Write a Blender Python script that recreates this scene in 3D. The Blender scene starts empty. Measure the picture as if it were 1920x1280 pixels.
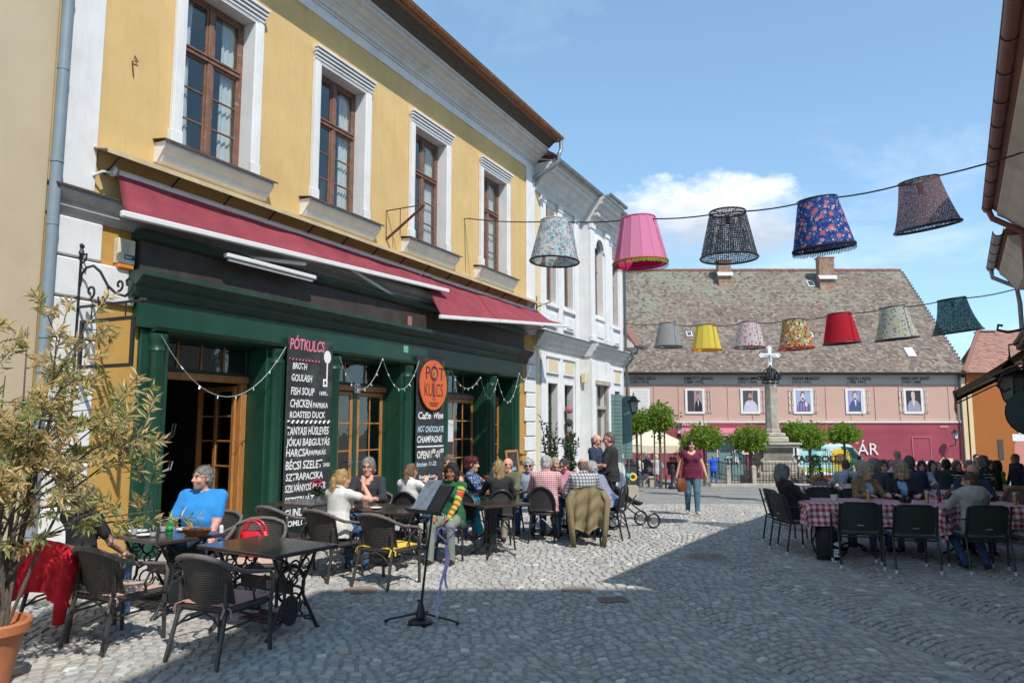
import bpy,math,random
import numpy as np
from mathutils import Vector,Matrix
R_=math.radians
scene=bpy.context.scene
random.seed(11)
# ------------------------------------------------------------------ camera
cam_data=bpy.data.cameras.new('camera');cam=bpy.data.objects.new('camera',cam_data)
scene.collection.objects.link(cam);scene.camera=cam
cam_data.sensor_width=36.0;cam_data.lens=1390/1920*36;cam_data.clip_start=0.1;cam_data.clip_end=2000
cam.location=(0,0,1.85);cam.rotation_euler=(R_(90)+math.atan(157/1390),0,0)
# ------------------------------------------------------------------ sky, sun, exposure
SUN_AZ,SUN_EL=150.0,50.0
world=bpy.data.worlds.new('World');scene.world=world;world.use_nodes=True
wt=world.node_tree;wt.nodes.clear()
def nd(nt,typ,ins=None,**at):
 x=nt.nodes.new('ShaderNode'+typ)
 for k,v in at.items():setattr(x,k,v)
 for k,v in (ins or {}).items():
  if hasattr(v,'is_linked')or isinstance(v,bpy.types.NodeSocket):nt.links.new(v,x.inputs[k])
  else:x.inputs[k].default_value=v
 return x
def math_(nt,op,a,b=0.0,c=0.0,clamp=False):
 return nd(nt,'Math',{0:a,1:b,2:c},operation=op,use_clamp=clamp).outputs[0]
def vmath(nt,op,a,b=(0,0,0)):return nd(nt,'VectorMath',{0:a,1:b},operation=op).outputs[0]
def ramp(nt,fac,stops,interp='LINEAR'):
 r=nd(nt,'ValToRGB',{0:fac});cr=r.color_ramp;cr.interpolation=interp
 while len(cr.elements)<len(stops):cr.elements.new(0.5)
 for e,(p,c)in zip(cr.elements,stops):
  e.position=p;e.color=(c,c,c,1)if not hasattr(c,'__len__')else (*c[:3],1)
 return r.outputs[0]
def mixc(nt,f,a,b,mode='MIX'):
 m=nt.nodes.new('ShaderNodeMix');m.data_type='RGBA';m.blend_type=mode
 for i,v in ((0,f),(6,a),(7,b)):
  if isinstance(v,bpy.types.NodeSocket):nt.links.new(v,m.inputs[i])
  elif i==0:m.inputs[0].default_value=v
  else:m.inputs[i].default_value=(*v[:3],1)
 return m.outputs[2]
def build_sky():
 sky=nd(wt,'TexSky',sky_type='NISHITA',sun_disc=False,sun_elevation=R_(SUN_EL),sun_rotation=R_(SUN_AZ),air_density=0.85,dust_density=0.0,ozone_density=1.4,altitude=900.0)
 tc=nd(wt,'TexCoord').outputs['Generated']
 sp=nd(wt,'SeparateXYZ',{0:tc});X,Y,Z=sp.outputs
 zc=math_(wt,'MAXIMUM',math_(wt,'ADD',Z,0.10),0.06)
 flat=nd(wt,'CombineXYZ',{0:math_(wt,'DIVIDE',X,zc),1:math_(wt,'DIVIDE',Y,zc),2:0.0}).outputs[0]
 nz=nd(wt,'TexNoise',{'Vector':flat,'Scale':1.1,'Detail':7.0,'Roughness':0.62,'Distortion':0.5}).outputs[0]
 thin=math_(wt,'MULTIPLY',ramp(wt,nz,[(0.52,0.0),(0.84,1.0)]),0.5)
 hv=vmath(wt,'MULTIPLY',tc,(1.0,1.0,2.1))
 cn=nd(wt,'TexNoise',{'Vector':hv,'Scale':7.5,'Detail':8.0,'Roughness':0.6,'Distortion':0.15}).outputs[0]
 def heap(px,py,rx,ry,flatb):
  v=Vector(((px-960)/1390,1.0,(797-py)/1390*1.0)).normalized()
  dx=math_(wt,'DIVIDE',math_(wt,'SUBTRACT',math_(wt,'DIVIDE',X,math_(wt,'MAXIMUM',Y,0.05)),v.x/v.y),rx)
  dz=math_(wt,'SUBTRACT',math_(wt,'DIVIDE',Z,math_(wt,'MAXIMUM',Y,0.05)),v.z/v.y)
  dzu=math_(wt,'DIVIDE',math_(wt,'MAXIMUM',dz,0.0),ry);dzl=math_(wt,'DIVIDE',math_(wt,'MINIMUM',dz,0.0),flatb)
  r2=math_(wt,'ADD',math_(wt,'MULTIPLY',dx,dx),math_(wt,'ADD',math_(wt,'MULTIPLY',dzu,dzu),math_(wt,'MULTIPLY',dzl,dzl)))
  return math_(wt,'SUBTRACT',1.0,math_(wt,'SQRT',r2)),dz
 h1,dz1=heap(1345,392,0.145,0.062,0.06)
 h2,dz2=heap(1430,418,0.085,0.036,0.05)
 hm=math_(wt,'MAXIMUM',h1,h2)
 body=math_(wt,'ADD',math_(wt,'MULTIPLY',math_(wt,'MAXIMUM',hm,-0.6),0.62),math_(wt,'MULTIPLY',math_(wt,'SUBTRACT',cn,0.5),1.5))
 front=ramp(wt,Y,[(0.1,0.0),(0.3,1.0)])
 cum=math_(wt,'MULTIPLY',ramp(wt,body,[(-0.0,0.0),(0.30,0.97)]),front)
 lowband=math_(wt,'MULTIPLY',ramp(wt,cn,[(0.5,0.0),(0.74,0.5)]),ramp(wt,Z,[(0.02,1.0),(0.26,0.0)]))
 lit=ramp(wt,math_(wt,'ADD',math_(wt,'MULTIPLY',dz1,6.0),math_(wt,'MULTIPLY',cn,0.8)),[(0.2,(2.0,2.3,2.75)),(0.9,(5.2,5.15,5.1))])
 col=mixc(wt,thin,vmath(wt,'MULTIPLY',nd(wt,'Gamma',{0:sky.outputs[0],1:.58}).outputs[0],(.92,1.21,1.36)),(3.9,4.2,4.6))
 col=mixc(wt,lowband,col,(2.5,2.75,3.1))
 col=mixc(wt,cum,col,lit)
 bg=nd(wt,'Background',{0:col,1:0.135})
 wt.links.new(bg.outputs[0],nd(wt,'OutputWorld').inputs[0])
build_sky()
sun_data=bpy.data.lights.new('sun','SUN');sun=bpy.data.objects.new('sun',sun_data);scene.collection.objects.link(sun)
sun_data.energy=2.05;sun_data.angle=R_(0.53);sun_data.color=(1.0,0.95,0.87)
_sv=Vector((math.sin(R_(SUN_AZ))*math.cos(R_(SUN_EL)),math.cos(R_(SUN_AZ))*math.cos(R_(SUN_EL)),math.sin(R_(SUN_EL))))
sun.rotation_euler=_sv.to_track_quat('Z','Y').to_euler();sun.location=(20,-30,40)
vs=scene.view_settings;vs.view_transform='Standard';vs.look='None';vs.exposure=1.22;vs.gamma=1.0;vs.use_curve_mapping=False
scene.cycles.max_bounces=8;scene.cycles.transparent_max_bounces=12;scene.cycles.use_denoising=True
scene.cycles.caustics_reflective=False ;scene.cycles.caustics_refractive=False ;scene.cycles.sample_clamp_indirect=8.0
# ------------------------------------------------------------------ helpers
C=scene.collection
_labels={}
def tag(o,label=None,cat=None,group=None,kind=None):
 if label:o['label']=label
 if cat:o['category']=cat
 if group:o['group']=group
 if kind:o['kind']=kind
 return o
def thing(name,label,cat,loc=(0,0,0),rz=0.0,group=None):
 o=bpy.data.objects.new(name,None);C.objects.link(o);o.empty_display_size=0.2
 o.location=loc;o.rotation_euler=(0,0,rz)
 return tag(o,label,cat,group)
def copy_tree(o,parent=None):
 c=o.copy();C.objects.link(c);c.parent=parent
 for ch in list(o.children):copy_tree(ch,c)
 return c
def V3(*a):return Vector(a)
class MB:
 def __init__(s):s.v=[];s.f=[];s.m=[]
 def add(s,vs,fs,mi=0,T=None):
  b=len(s.v)
  s.v.extend([tuple(T@Vector(p))for p in vs]if T is not None else [tuple(p)for p in vs])
  s.f.extend([tuple(i+b for i in f)for f in fs]);s.m.extend([mi]*len(fs));return s
 def box(s,x0,y0,z0,x1,y1,z1,mi=0,T=None):
  if x0>x1:x0,x1=x1,x0
  if y0>y1:y0,y1=y1,y0
  if z0>z1:z0,z1=z1,z0
  return s.add([(x0,y0,z0),(x1,y0,z0),(x1,y1,z0),(x0,y1,z0),(x0,y0,z1),(x1,y0,z1),(x1,y1,z1),(x0,y1,z1)],[(0,3,2,1),(4,5,6,7),(0,1,5,4),(1,2,6,5),(2,3,7,6),(3,0,4,7)],mi,T)
 def cbox(s,x0,y0,z0,x1,y1,z1,c=0.01,mi=0,T=None):
  if x0>x1:x0,x1=x1,x0
  if y0>y1:y0,y1=y1,y0
  if z0>z1:z0,z1=z1,z0
  c=min(c,(x1-x0)*.45,(y1-y0)*.45,(z1-z0)*.45)
  lo=(x0,y0,z0);hi=(x1,y1,z1);vs=[];ix={}
  for sx in (0,1):
   for sy in (0,1):
    for sz in (0,1):
     sg=(sx,sy,sz)
     for ax in range(3):
      p=[]
      for k in range(3):
       q=hi[k]if sg[k]else lo[k]
       if k!=ax:q+=-c if sg[k]else c
       p.append(q)
      ix[(sg,ax)]=len(vs);vs.append(tuple(p))
  fs=[]
  for ax in range(3):
   a,b=[k for k in range(3)if k!=ax]
   for sd in (0,1):
    q=[]
    for (u,w)in ((0,0),(1,0),(1,1),(0,1)):
     g=[0,0,0];g[ax]=sd;g[a]=u;g[b]=w;q.append(ix[(tuple(g),ax)])
    flip=(sd==0)^(ax==1)
    fs.append(tuple(reversed(q))if flip else tuple(q))
  for ax in range(3):
   a,b=[k for k in range(3)if k!=ax]
   for u in (0,1):
    for w in (0,1):
     g0=[0,0,0];g0[a]=u;g0[b]=w;g1=list(g0);g1[ax]=1
     q=[ix[(tuple(g0),a)],ix[(tuple(g1),a)],ix[(tuple(g1),b)],ix[(tuple(g0),b)]]
     flip=(u^w)^(ax==1)
     fs.append(tuple(q)if flip else tuple(reversed(q)))
  for sg in [(a,b,d)for a in (0,1)for b in (0,1)for d in (0,1)]:
   q=[ix[(sg,0)],ix[(sg,1)],ix[(sg,2)]]
   fs.append(tuple(q)if (sum(sg)%2)else tuple(reversed(q)))
  return s.add(vs,fs,mi,T)
 def tube(s,pts,r,n=6,mi=0,closed=False,cap=True,T=None,flat=1.0):
  pts=[Vector(p)for p in pts];m=len(pts)
  rr=list(r)if hasattr(r,'__len__')else [r]*m
  tg=[]
  for i in range(m):
   a=pts[(i-1)%m]if (closed or i>0)else pts[i];b=pts[(i+1)%m]if (closed or i<m-1)else pts[i]
   t=(b-a);tg.append(t.normalized()if t.length>1e-9 else Vector((0,0,1)))
  up=Vector((0,0,1))if abs(tg[0].z)<0.95 else Vector((1,0,0))
  u=tg[0].cross(up).normalized();vs=[];fs=[]
  for i in range(m):
   u=(u-tg[i]*u.dot(tg[i]));u=u.normalized()if u.length>1e-6 else tg[i].orthogonal().normalized()
   w=tg[i].cross(u)
   for k in range(n):
    a=2*math.pi*k/n
    vs.append(pts[i]+u*math.cos(a)*rr[i]+w*math.sin(a)*rr[i]*flat)
  for i in range(m if closed else m-1):
   j=(i+1)%m
   for k in range(n):
    l=(k+1)%n;fs.append((i*n+k,i*n+l,j*n+l,j*n+k))
  if cap and not closed:
   fs.append(tuple(range(n))[::-1]);fs.append(tuple((m-1)*n+k for k in range(n)))
  return s.add(vs,fs,mi,T)
 def lathe(s,prof,c=(0,0,0),n=16,mi=0,T=None,sx=1.0,sy=1.0,a0=0.0):
  vs=[];fs=[]
  for (r,z)in prof:
   for k in range(n):
    a=a0+2*math.pi*k/n;vs.append((c[0]+math.cos(a)*r*sx,c[1]+math.sin(a)*r*sy,c[2]+z))
  for i in range(len(prof)-1):
   for k in range(n):
    l=(k+1)%n;fs.append((i*n+k,i*n+l,(i+1)*n+l,(i+1)*n+k))
  if prof[0][0]>1e-4:fs.append(tuple(range(n))[::-1])
  if prof[-1][0]>1e-4:fs.append(tuple((len(prof)-1)*n+k for k in range(n)))
  return s.add(vs,fs,mi,T)
 def prism(s,poly,z0,z1,mi=0,T=None):
  n=len(poly);vs=[(x,y,z0)for x,y in poly]+[(x,y,z1)for x,y in poly]
  fs=[tuple(range(n))[::-1],tuple(range(n,2*n))]+[(i,(i+1)%n,n+(i+1)%n,n+i)for i in range(n)]
  return s.add(vs,fs,mi,T)
 def prof(s,poly,x0,x1,mi=0,T=None):
  n=len(poly);vs=[(x0,y,z)for y,z in poly]+[(x1,y,z)for y,z in poly]
  fs=[tuple(range(n)),tuple(range(n,2*n))[::-1]]+[(i,n+i,n+(i+1)%n,(i+1)%n)for i in range(n)]
  return s.add(vs,fs,mi,T)
 def sheet(s,fn,nu,nv,mi=0,th=0.0,T=None,closed_u=False):
  P=[[Vector(fn(i/nu,j/nv))for j in range(nv+1)]for i in range(nu+1)]
  vs=[P[i][j]for i in range(nu+1)for j in range(nv+1)]
  fs=[(i*(nv+1)+j,(i+1)*(nv+1)+j,(i+1)*(nv+1)+j+1,i*(nv+1)+j+1)for i in range(nu)for j in range(nv)]
  if th:
   N=[]
   for i in range(nu+1):
    for j in range(nv+1):
     a=P[min(i+1,nu)][j]-P[max(i-1,0)][j];b=P[i][min(j+1,nv)]-P[i][max(j-1,0)]
     c=a.cross(b);N.append(c.normalized()if c.length>1e-12 else Vector((0,0,1)))
   m=len(vs);base=list(vs);vs=base+[base[q]-N[q]*th for q in range(m)]
   fs2=[tuple(q+m for q in f)[::-1]for f in fs]
   rim=[]
   for i in range(nu):rim+=[((i+1)*(nv+1),i*(nv+1)),(i*(nv+1)+nv,(i+1)*(nv+1)+nv)]
   for j in range(nv):rim+=[(j,j+1),(nu*(nv+1)+j+1,nu*(nv+1)+j)]
   fs=fs+fs2+[(a,b,b+m,a+m)[::-1]for a,b in rim]
  return s.add(vs,fs,mi,T)
 def mesh(s,name,mats,smooth=False):
  me=bpy.data.meshes.new(name);me.from_pydata(s.v,[],s.f)
  mats=mats if isinstance(mats,(list,tuple))else [mats]
  for m in mats:me.materials.append(m)
  if len(mats)>1:me.polygons.foreach_set('material_index',s.m)
  if smooth:
   me.polygons.foreach_set('use_smooth',[True]*len(s.f))
   if smooth!='all':me.set_sharp_from_angle(angle=R_(38 if smooth is True else smooth))
  me.update();return me
 def build(s,name,mats,parent=None,smooth=False,loc=None,rot=None):
  o=bpy.data.objects.new(name,s.mesh(name,mats,smooth));C.objects.link(o)
  if parent is not None:o.parent=parent
  if loc is not None:o.location=loc
  if rot is not None:o.rotation_euler=rot
  return o
def obj(name,me,parent=None,loc=None,rot=None):
 o=bpy.data.objects.new(name,me);C.objects.link(o)
 if parent is not None:o.parent=parent
 if loc is not None:o.location=loc
 if rot is not None:o.rotation_euler=rot
 return o
# ------------------------------------------------------------------ materials
_M={}
def pbsdf(m):
 nt=m.node_tree;return nt,nt.nodes['Principled BSDF']
def mat(name,col,rough=0.7,var=0.12,scale=5.0,bump=0.0,bscale=45.0,metal=0.0,spec=0.35,rnd=0.0,col2=None,f2=(0.55,0.72),s2=2.0,vcol=None,stretch=(1,1,1),sheen=0.0,rvar=0.0,grime=0.0,sss=0.0,back=None):
 if name in _M:return _M[name]
 m=bpy.data.materials.new(name);m.use_nodes=True ;_M[name]=m
 nt,b=pbsdf(m);tc=nd(nt,'TexCoord').outputs['Object']
 if stretch!=(1,1,1):tc=vmath(nt,'MULTIPLY',tc,stretch)
 n1=nd(nt,'TexNoise',{'Vector':tc,'Scale':scale,'Detail':6.0,'Roughness':0.6}).outputs[0]
 c=mixc(nt,ramp(nt,n1,[(0.3,0.0),(0.7,1.0)]),[x*(1-var)for x in col],[min(1,x*(1+var))for x in col])
 if col2:
  n2=nd(nt,'TexNoise',{'Vector':tc,'Scale':s2,'Detail':8.0,'Roughness':0.65,'Distortion':0.4}).outputs[0]
  c=mixc(nt,ramp(nt,n2,[(f2[0],0.0),(f2[1],1.0)]),c,col2)
 if vcol:c=mixc(nt,1.0,c,nd(nt,'Attribute',attribute_name=vcol).outputs[0],'MULTIPLY')
 if rnd:
  oi=nd(nt,'ObjectInfo').outputs['Random']
  c=mixc(nt,1.0,c,ramp(nt,oi,[(0.0,1-rnd),(1.0,1.0+0.0)]),'MULTIPLY')
 if grime:
  n3=nd(nt,'TexNoise',{'Vector':vmath(nt,'MULTIPLY',tc,(2.2,2.2,0.35)),'Scale':2.3,'Detail':9.0,'Roughness':0.7}).outputs[0]
  c=mixc(nt,math_(nt,'MULTIPLY',ramp(nt,n3,[(0.48,0.0),(0.75,1.0)]),grime),c,[x*0.45 for x in col])
 nt.links.new(c,b.inputs['Base Color']);b.inputs['Metallic'].default_value=metal
 b.inputs['Specular IOR Level'].default_value=spec
 if rvar:nt.links.new(math_(nt,'MULTIPLY_ADD',n1,rvar,rough-rvar/2),b.inputs['Roughness'])
 else:b.inputs['Roughness'].default_value=rough
 if sheen:b.inputs['Sheen Weight'].default_value=sheen
 if sss:
  b.inputs['Subsurface Weight'].default_value=sss;b.inputs['Subsurface Radius'].default_value=(0.02,0.008,0.004)
 if bump:
  nb=nd(nt,'TexNoise',{'Vector':tc,'Scale':bscale,'Detail':5.0,'Roughness':0.65}).outputs[0]
  nt.links.new(nd(nt,'Bump',{'Height':nb,'Strength':bump,'Distance':0.02}).outputs[0],b.inputs['Normal'])
 return m
def glass_mat(name,tint=(0.8,0.85,0.85),refl=0.10,rough=0.02):
 if name in _M:return _M[name]
 m=bpy.data.materials.new(name);m.use_nodes=True ;_M[name]=m;nt=m.node_tree;nt.nodes.clear()
 tc=nd(nt,'TexCoord').outputs['Object']
 nz=nd(nt,'TexNoise',{'Vector':tc,'Scale':2.2,'Detail':2.0}).outputs[0]
 bp=nd(nt,'Bump',{'Height':nz,'Strength':0.10,'Distance':0.05}).outputs[0]
 fc=nd(nt,'LayerWeight',{'Blend':.5}).outputs['Facing'];f=math_(nt,'MULTIPLY_ADD',math_(nt,'POWER',fc,4.0),.85,.03+refl,clamp=True)
 g=nd(nt,'BsdfGlossy',{'Color':(1,1,1,1),'Roughness':rough,'Normal':bp}).outputs[0]
 t=nd(nt,'BsdfTransparent',{'Color':(*tint,1)}).outputs[0]
 nt.links.new(nd(nt,'MixShader',{0:f,1:t,2:g}).outputs[0],nd(nt,'OutputMaterial').inputs[0]);return m
def emit_free(m):return m
_glyph={}
def text_mesh(body,size=1.0,bold=0.0,xs=1.0,align='LEFT',jitter=0.0,shear=0.0,th=0.0,track=1.0):
 cu=bpy.data.curves.new('text','FONT');cu.body=body;cu.size=size;cu.offset=bold;cu.align_x=align;cu.shear=shear
 cu.resolution_u=3;cu.extrude=th;cu.space_character=track
 ob=bpy.data.objects.new('text',cu);C.objects.link(ob)
 bpy.context.view_layer.update()
 me=bpy.data.meshes.new_from_object(ob.evaluated_get(bpy.context.evaluated_depsgraph_get()))
 bpy.data.objects.remove(ob);bpy.data.curves.remove(cu)
 if xs!=1.0 or jitter:
  n=len(me.vertices);co=np.empty(n*3);me.vertices.foreach_get('co',co);co=co.reshape(-1,3)
  co[:,0]*=xs
  if jitter:
   ph=random.random()*9
   co[:,1]+=jitter*size*(np.sin(co[:,0]*7/size*.3+ph)+.6*np.sin(co[:,0]*17/size*.3+2*ph));co[:,0]+=jitter*.5*size*np.sin(co[:,1]*9/size+ph)
  me.vertices.foreach_set('co',co.ravel())
 return me
def text(name,body,m,parent,loc,rot,**k):
 me=text_mesh(body,**k);me.materials.clear();me.materials.append(m);me.name=name
 return obj(name,me,parent,loc,rot)
# ------------------------------------------------------------------ material library
M_={}
def lib():
 d=M_
 d['black_cloth']=mat('black cloth',(.028,.028,.031),.88,.25,14,.15,90)
 d['jeans']=mat('blue denim',(.045,.10,.21),.9,.28,9,.2,220);d['jeans_dark']=mat('dark denim',(.035,.075,.13),.9,.25,9,.2,220);d['jeans_teal']=mat('faded teal denim',(.065,.14,.20),.9,.28,7,.2,220)
 d['shoe_black']=mat('black shoe',(.02,.02,.02),.5);d['eye']=mat('eye',(.03,.022,.018),.2);d['sole']=mat('shoe sole',(.55,.55,.54),.7);d['glasses']=mat('glasses frame',(.008,.008,.01),.12,spec=.6)
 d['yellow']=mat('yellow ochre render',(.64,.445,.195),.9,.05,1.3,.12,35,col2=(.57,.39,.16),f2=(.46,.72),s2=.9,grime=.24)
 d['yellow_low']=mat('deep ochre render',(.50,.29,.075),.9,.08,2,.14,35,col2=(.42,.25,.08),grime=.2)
 d['beige']=mat('beige render',(.50,.41,.285),.92,.05,1.0,.12,30,col2=(.45,.36,.25),f2=(.5,.8),s2=.7,grime=.12)
 d['white']=mat('white stucco',(.72,.715,.71),.88,.05,2.0,.12,40,col2=(.60,.59,.57),f2=(.52,.8),s2=1.6,grime=.22)
 d['offwhite']=mat('weathered white stucco',(.60,.59,.57),.9,.07,2.0,.15,40,col2=(.45,.43,.39),f2=(.55,.8),s2=2.2,grime=.32)
 d['greystone']=mat('grey painted moulding',(.42,.41,.40),.88,.08,3,.12,40,col2=(.30,.29,.28),f2=(.5,.75),s2=2.5,grime=.3)
 d['cream']=mat('cream render',(.66,.55,.33),.9,.06,2,.1,40,grime=.15)
 d['brown_wood']=mat('peeling brown window paint',(.20,.10,.066),.62,.3,6,.25,60,col2=(.32,.235,.18),f2=(.60,.68),s2=14)
 d['oak']=mat('varnished oak',(.42,.185,.055),.42,.22,7,.12,60,stretch=(4,4,.6),col2=(.30,.12,.035),f2=(.5,.7),s2=5)
 d['green']=mat('dark green gloss paint',(.010,.052,.031),.38,.18,3,.08,30,spec=.5,col2=(.020,.066,.045),f2=(.56,.8),s2=4,grime=.25)
 d['green_dark']=mat('blackened green paint',(.022,.05,.036),.5,.2,3,.1,30,col2=(.045,.07,.056),f2=(.5,.75),s2=3)
 d['brown_board']=mat('dark brown fascia board',(.055,.040,.034),.6,.25,3,.1,30,col2=(.09,.066,.056),s2=2.5)
 d['slate']=mat('chalkboard',(.03,.032,.036),.75,.25,3,.05,60,col2=(.11,.112,.115),f2=(.48,.8),s2=2.2)
 d['chalk']=mat('white chalk paint',(.78,.78,.76),.9,.15,40);d['chalk_pink']=mat('pink chalk',(.72,.20,.28),.9,.15,40);d['chalk_blue']=mat('pale blue chalk',(.50,.68,.78),.9,.15,40)
 d['zinc']=mat('zinc sheet',(.30,.33,.35),.42,.14,4,.05,20,metal=.55,col2=(.22,.24,.25),s2=3);d['pipe']=mat('blue grey painted pipe',(.20,.25,.29),.42,.1,3,spec=.5)
 d['copper']=mat('brown copper gutter',(.30,.135,.06),.45,.25,5,.05,30,metal=.35,col2=(.19,.085,.045),s2=4);d['redgutter']=mat('red brown gutter',(.22,.085,.07),.5,.15,4,spec=.4)
 d['soffit']=mat('weathered dark eaves board',(.085,.074,.065),.9,.3,8,.2,40,stretch=(.5,3,3),col2=(.12,.11,.10),f2=(.55,.75),s2=6)
 d['iron']=mat('black wrought iron',(.014,.014,.016),.45,.2,20,spec=.5);d['castiron']=mat('cast iron',(.022,.023,.026),.42,.25,16,spec=.5)
 d['blackplastic']=mat('black plastic',(.018,.018,.02),.35,.1,10,spec=.5)
 d['awning']=mat('crimson awning cloth',(.27,.048,.064),.85,.10,3,.35,9,col2=(.20,.034,.05),f2=(.45,.7),s2=1.8)
 d['whitemetal']=mat('white painted metal',(.72,.72,.71),.4,.05,4,spec=.5);d['steel']=mat('bare steel',(.45,.46,.47),.35,.1,6,metal=.9)
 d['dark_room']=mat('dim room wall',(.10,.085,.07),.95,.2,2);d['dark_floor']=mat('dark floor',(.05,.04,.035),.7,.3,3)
 d['curtain']=mat('white net curtain',(.80,.80,.79),.95,.06,8)
 d['pane']=glass_mat('window glass',(.85,.88,.88),.035);d['pane_dark']=glass_mat('shop glass',(.50,.53,.53),.05)
 d['wicker']=wicker_mat('grey brown wicker',(.075,.062,.054),(.02,.017,.015));d['wicker_rim']=mat('wrapped wicker rim',(.15,.13,.12),.6,.25,30,.5,160,stretch=(1,1,1))
 d['chairleg']=mat('dark brown metal leg',(.045,.038,.034),.4,.2,12,spec=.5)
 d['cushion_pink']=mat('faded pink cushion',(.47,.27,.235),.95,.14,7,.25,60);d['cushion_beige']=mat('beige cushion',(.46,.33,.27),.95,.14,7,.25,60);d['cushion_yellow']=mat('yellow cushion',(.62,.45,.05),.95,.1,7,.25,60);d['cushion_grey']=mat('grey cushion',(.25,.235,.22),.95,.12,7,.2,60)
 d['tabletop']=mat('dark brown laminate top',(.055,.038,.032),.16,.18,6,.03,25,spec=.5,rvar=.10)
 d['terracotta']=mat('terracotta plastic',(.46,.165,.075),.55,.12,5,.06,30,col2=(.38,.15,.08),s2=3);d['soil']=mat('potting soil',(.05,.035,.025),.98,.4,20,.6,60)
 d['stone']=mat('pale limestone',(.42,.37,.31),.92,.14,3,.3,30,col2=(.23,.20,.17),f2=(.52,.72),s2=2.0,grime=.35);d['stone_dark']=mat('blackened limestone',(.20,.18,.16),.92,.25,3,.3,30,col2=(.36,.32,.27),f2=(.5,.7),s2=2.5,grime=.3)
 d['bark']=mat('grey brown bark',(.12,.10,.08),.95,.3,9,.6,40,stretch=(3,3,.6));d['stake']=mat('weathered stake',(.17,.13,.10),.95,.25,8,.3,40,stretch=(3,3,.4))
 d['leaf']=leaf_mat('catalpa leaf',(.21,.31,.03),(.06,.125,.01));d['leaf_oleander']=leaf_mat('oleander leaf',(.32,.34,.13),(.17,.20,.06));d['leaf_dry']=leaf_mat('dried oleander leaf',(.60,.48,.26),(.46,.34,.16));d['leaf_laurel']=leaf_mat('laurel leaf',(.035,.075,.02),(.015,.038,.01))
 d['canvas']=mat('cream canvas',(.66,.58,.43),.9,.05,4,.1,60,sheen=.1);d['brown_canvas']=leaf_mat('brown awning canvas',(.34,.25,.175),(.26,.19,.13))
 d['orangewall']=mat('orange render',(.35,.115,.03),.92,.06,1.5,.12,35,grime=.15)
 d['gingham']=gingham_mat('red white gingham',(.46,.012,.025),(.70,.68,.67),.085)
 d['glass']=glass_mat('drinking glass',(.93,.95,.95),.06);d['greenglass']=mat('green bottle glass',(.01,.22,.05),.08,.05,5,spec=.6)
 d['beer']=mat('lager',(.62,.27,.02),.1,.05,5,spec=.5);d['foam']=mat('foam',(.8,.78,.72),.8);d['porcelain']=mat('white porcelain',(.75,.75,.74),.25,.03,5,spec=.5);d['redplastic']=mat('red plastic',(.5,.012,.02),.35,.08,6,spec=.5)
 d['basket']=wicker_mat('orange wicker basket',(.42,.17,.035),(.14,.045,.01),160)
def leaf_mat(name,c1,c2):
 m=bpy.data.materials.new(name);m.use_nodes=True ;nt,b=pbsdf(m)
 g=nd(nt,'NewGeometry').outputs['Random Per Island'];tc=nd(nt,'TexCoord').outputs['Object']
 n=nd(nt,'TexNoise',{'Vector':tc,'Scale':3.0,'Detail':3.0}).outputs[0]
 f=math_(nt,'ADD',math_(nt,'MULTIPLY',g,.65),math_(nt,'MULTIPLY',n,.35))
 c=mixc(nt,f,c2,c1);nt.links.new(c,b.inputs['Base Color']);b.inputs['Roughness'].default_value=.5;b.inputs['Specular IOR Level'].default_value=.35
 tl=nd(nt,'BsdfTranslucent',{'Color':(c1[0]*1.5,c1[1]*1.5,c1[2]*1.2,1)}).outputs[0]
 out=[x for x in nt.nodes if x.type=='OUTPUT_MATERIAL'][0]
 nt.links.new(nd(nt,'MixShader',{0:.32,1:b.outputs[0],2:tl}).outputs[0],out.inputs[0]);return m
def wicker_mat(name,c1,c2,sc=110):
 m=bpy.data.materials.new(name);m.use_nodes=True ;nt,b=pbsdf(m);tc=nd(nt,'TexCoord').outputs['Object']
 w1=nd(nt,'TexWave',{'Vector':tc,'Scale':sc/6.3,'Distortion':1.2,'Detail':2.0},wave_type='BANDS',bands_direction='Z').outputs[1]
 w2=nd(nt,'TexWave',{'Vector':tc,'Scale':sc/9.0,'Distortion':1.2,'Detail':1.0},wave_type='BANDS',bands_direction='X').outputs[1]
 h=math_(nt,'MULTIPLY',w1,math_(nt,'MULTIPLY_ADD',w2,.6,.4));n=nd(nt,'TexNoise',{'Vector':tc,'Scale':25.0,'Detail':3.0}).outputs[0]
 c=mixc(nt,ramp(nt,h,[(.12,0.),(.6,1.)]),c2,mixc(nt,n,[x*.6 for x in c1],[x*1.35 for x in c1]));nt.links.new(c,b.inputs['Base Color']);b.inputs['Roughness'].default_value=.55
 nt.links.new(nd(nt,'Bump',{'Height':h,'Strength':.7,'Distance':.006}).outputs[0],b.inputs['Normal']);return m
def gingham_mat(name,c1,c2,period,axes=('UV',)):
 m=bpy.data.materials.new(name);m.use_nodes=True ;nt,b=pbsdf(m);uv=nd(nt,'UVMap').outputs[0]
 sp=nd(nt,'SeparateXYZ',{0:uv});st=[]
 for k in (0,1):st.append(math_(nt,'GREATER_THAN',math_(nt,'FRACT',math_(nt,'DIVIDE',sp.outputs[k],period)),.5))
 f=math_(nt,'MULTIPLY',math_(nt,'ADD',st[0],st[1]),.5)
 c=ramp(nt,f,[(0.0,c2),(.5,[(a*.62+d*.38)for a,d in zip(c1,c2)]),(1.0,c1)]);nt.links.new(c,b.inputs['Base Color']);b.inputs['Roughness'].default_value=.92
 nz=nd(nt,'TexNoise',{'Scale':300.0}).outputs[0];nt.links.new(nd(nt,'Bump',{'Height':nz,'Strength':.15,'Distance':.004}).outputs[0],b.inputs['Normal']);return m
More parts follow.
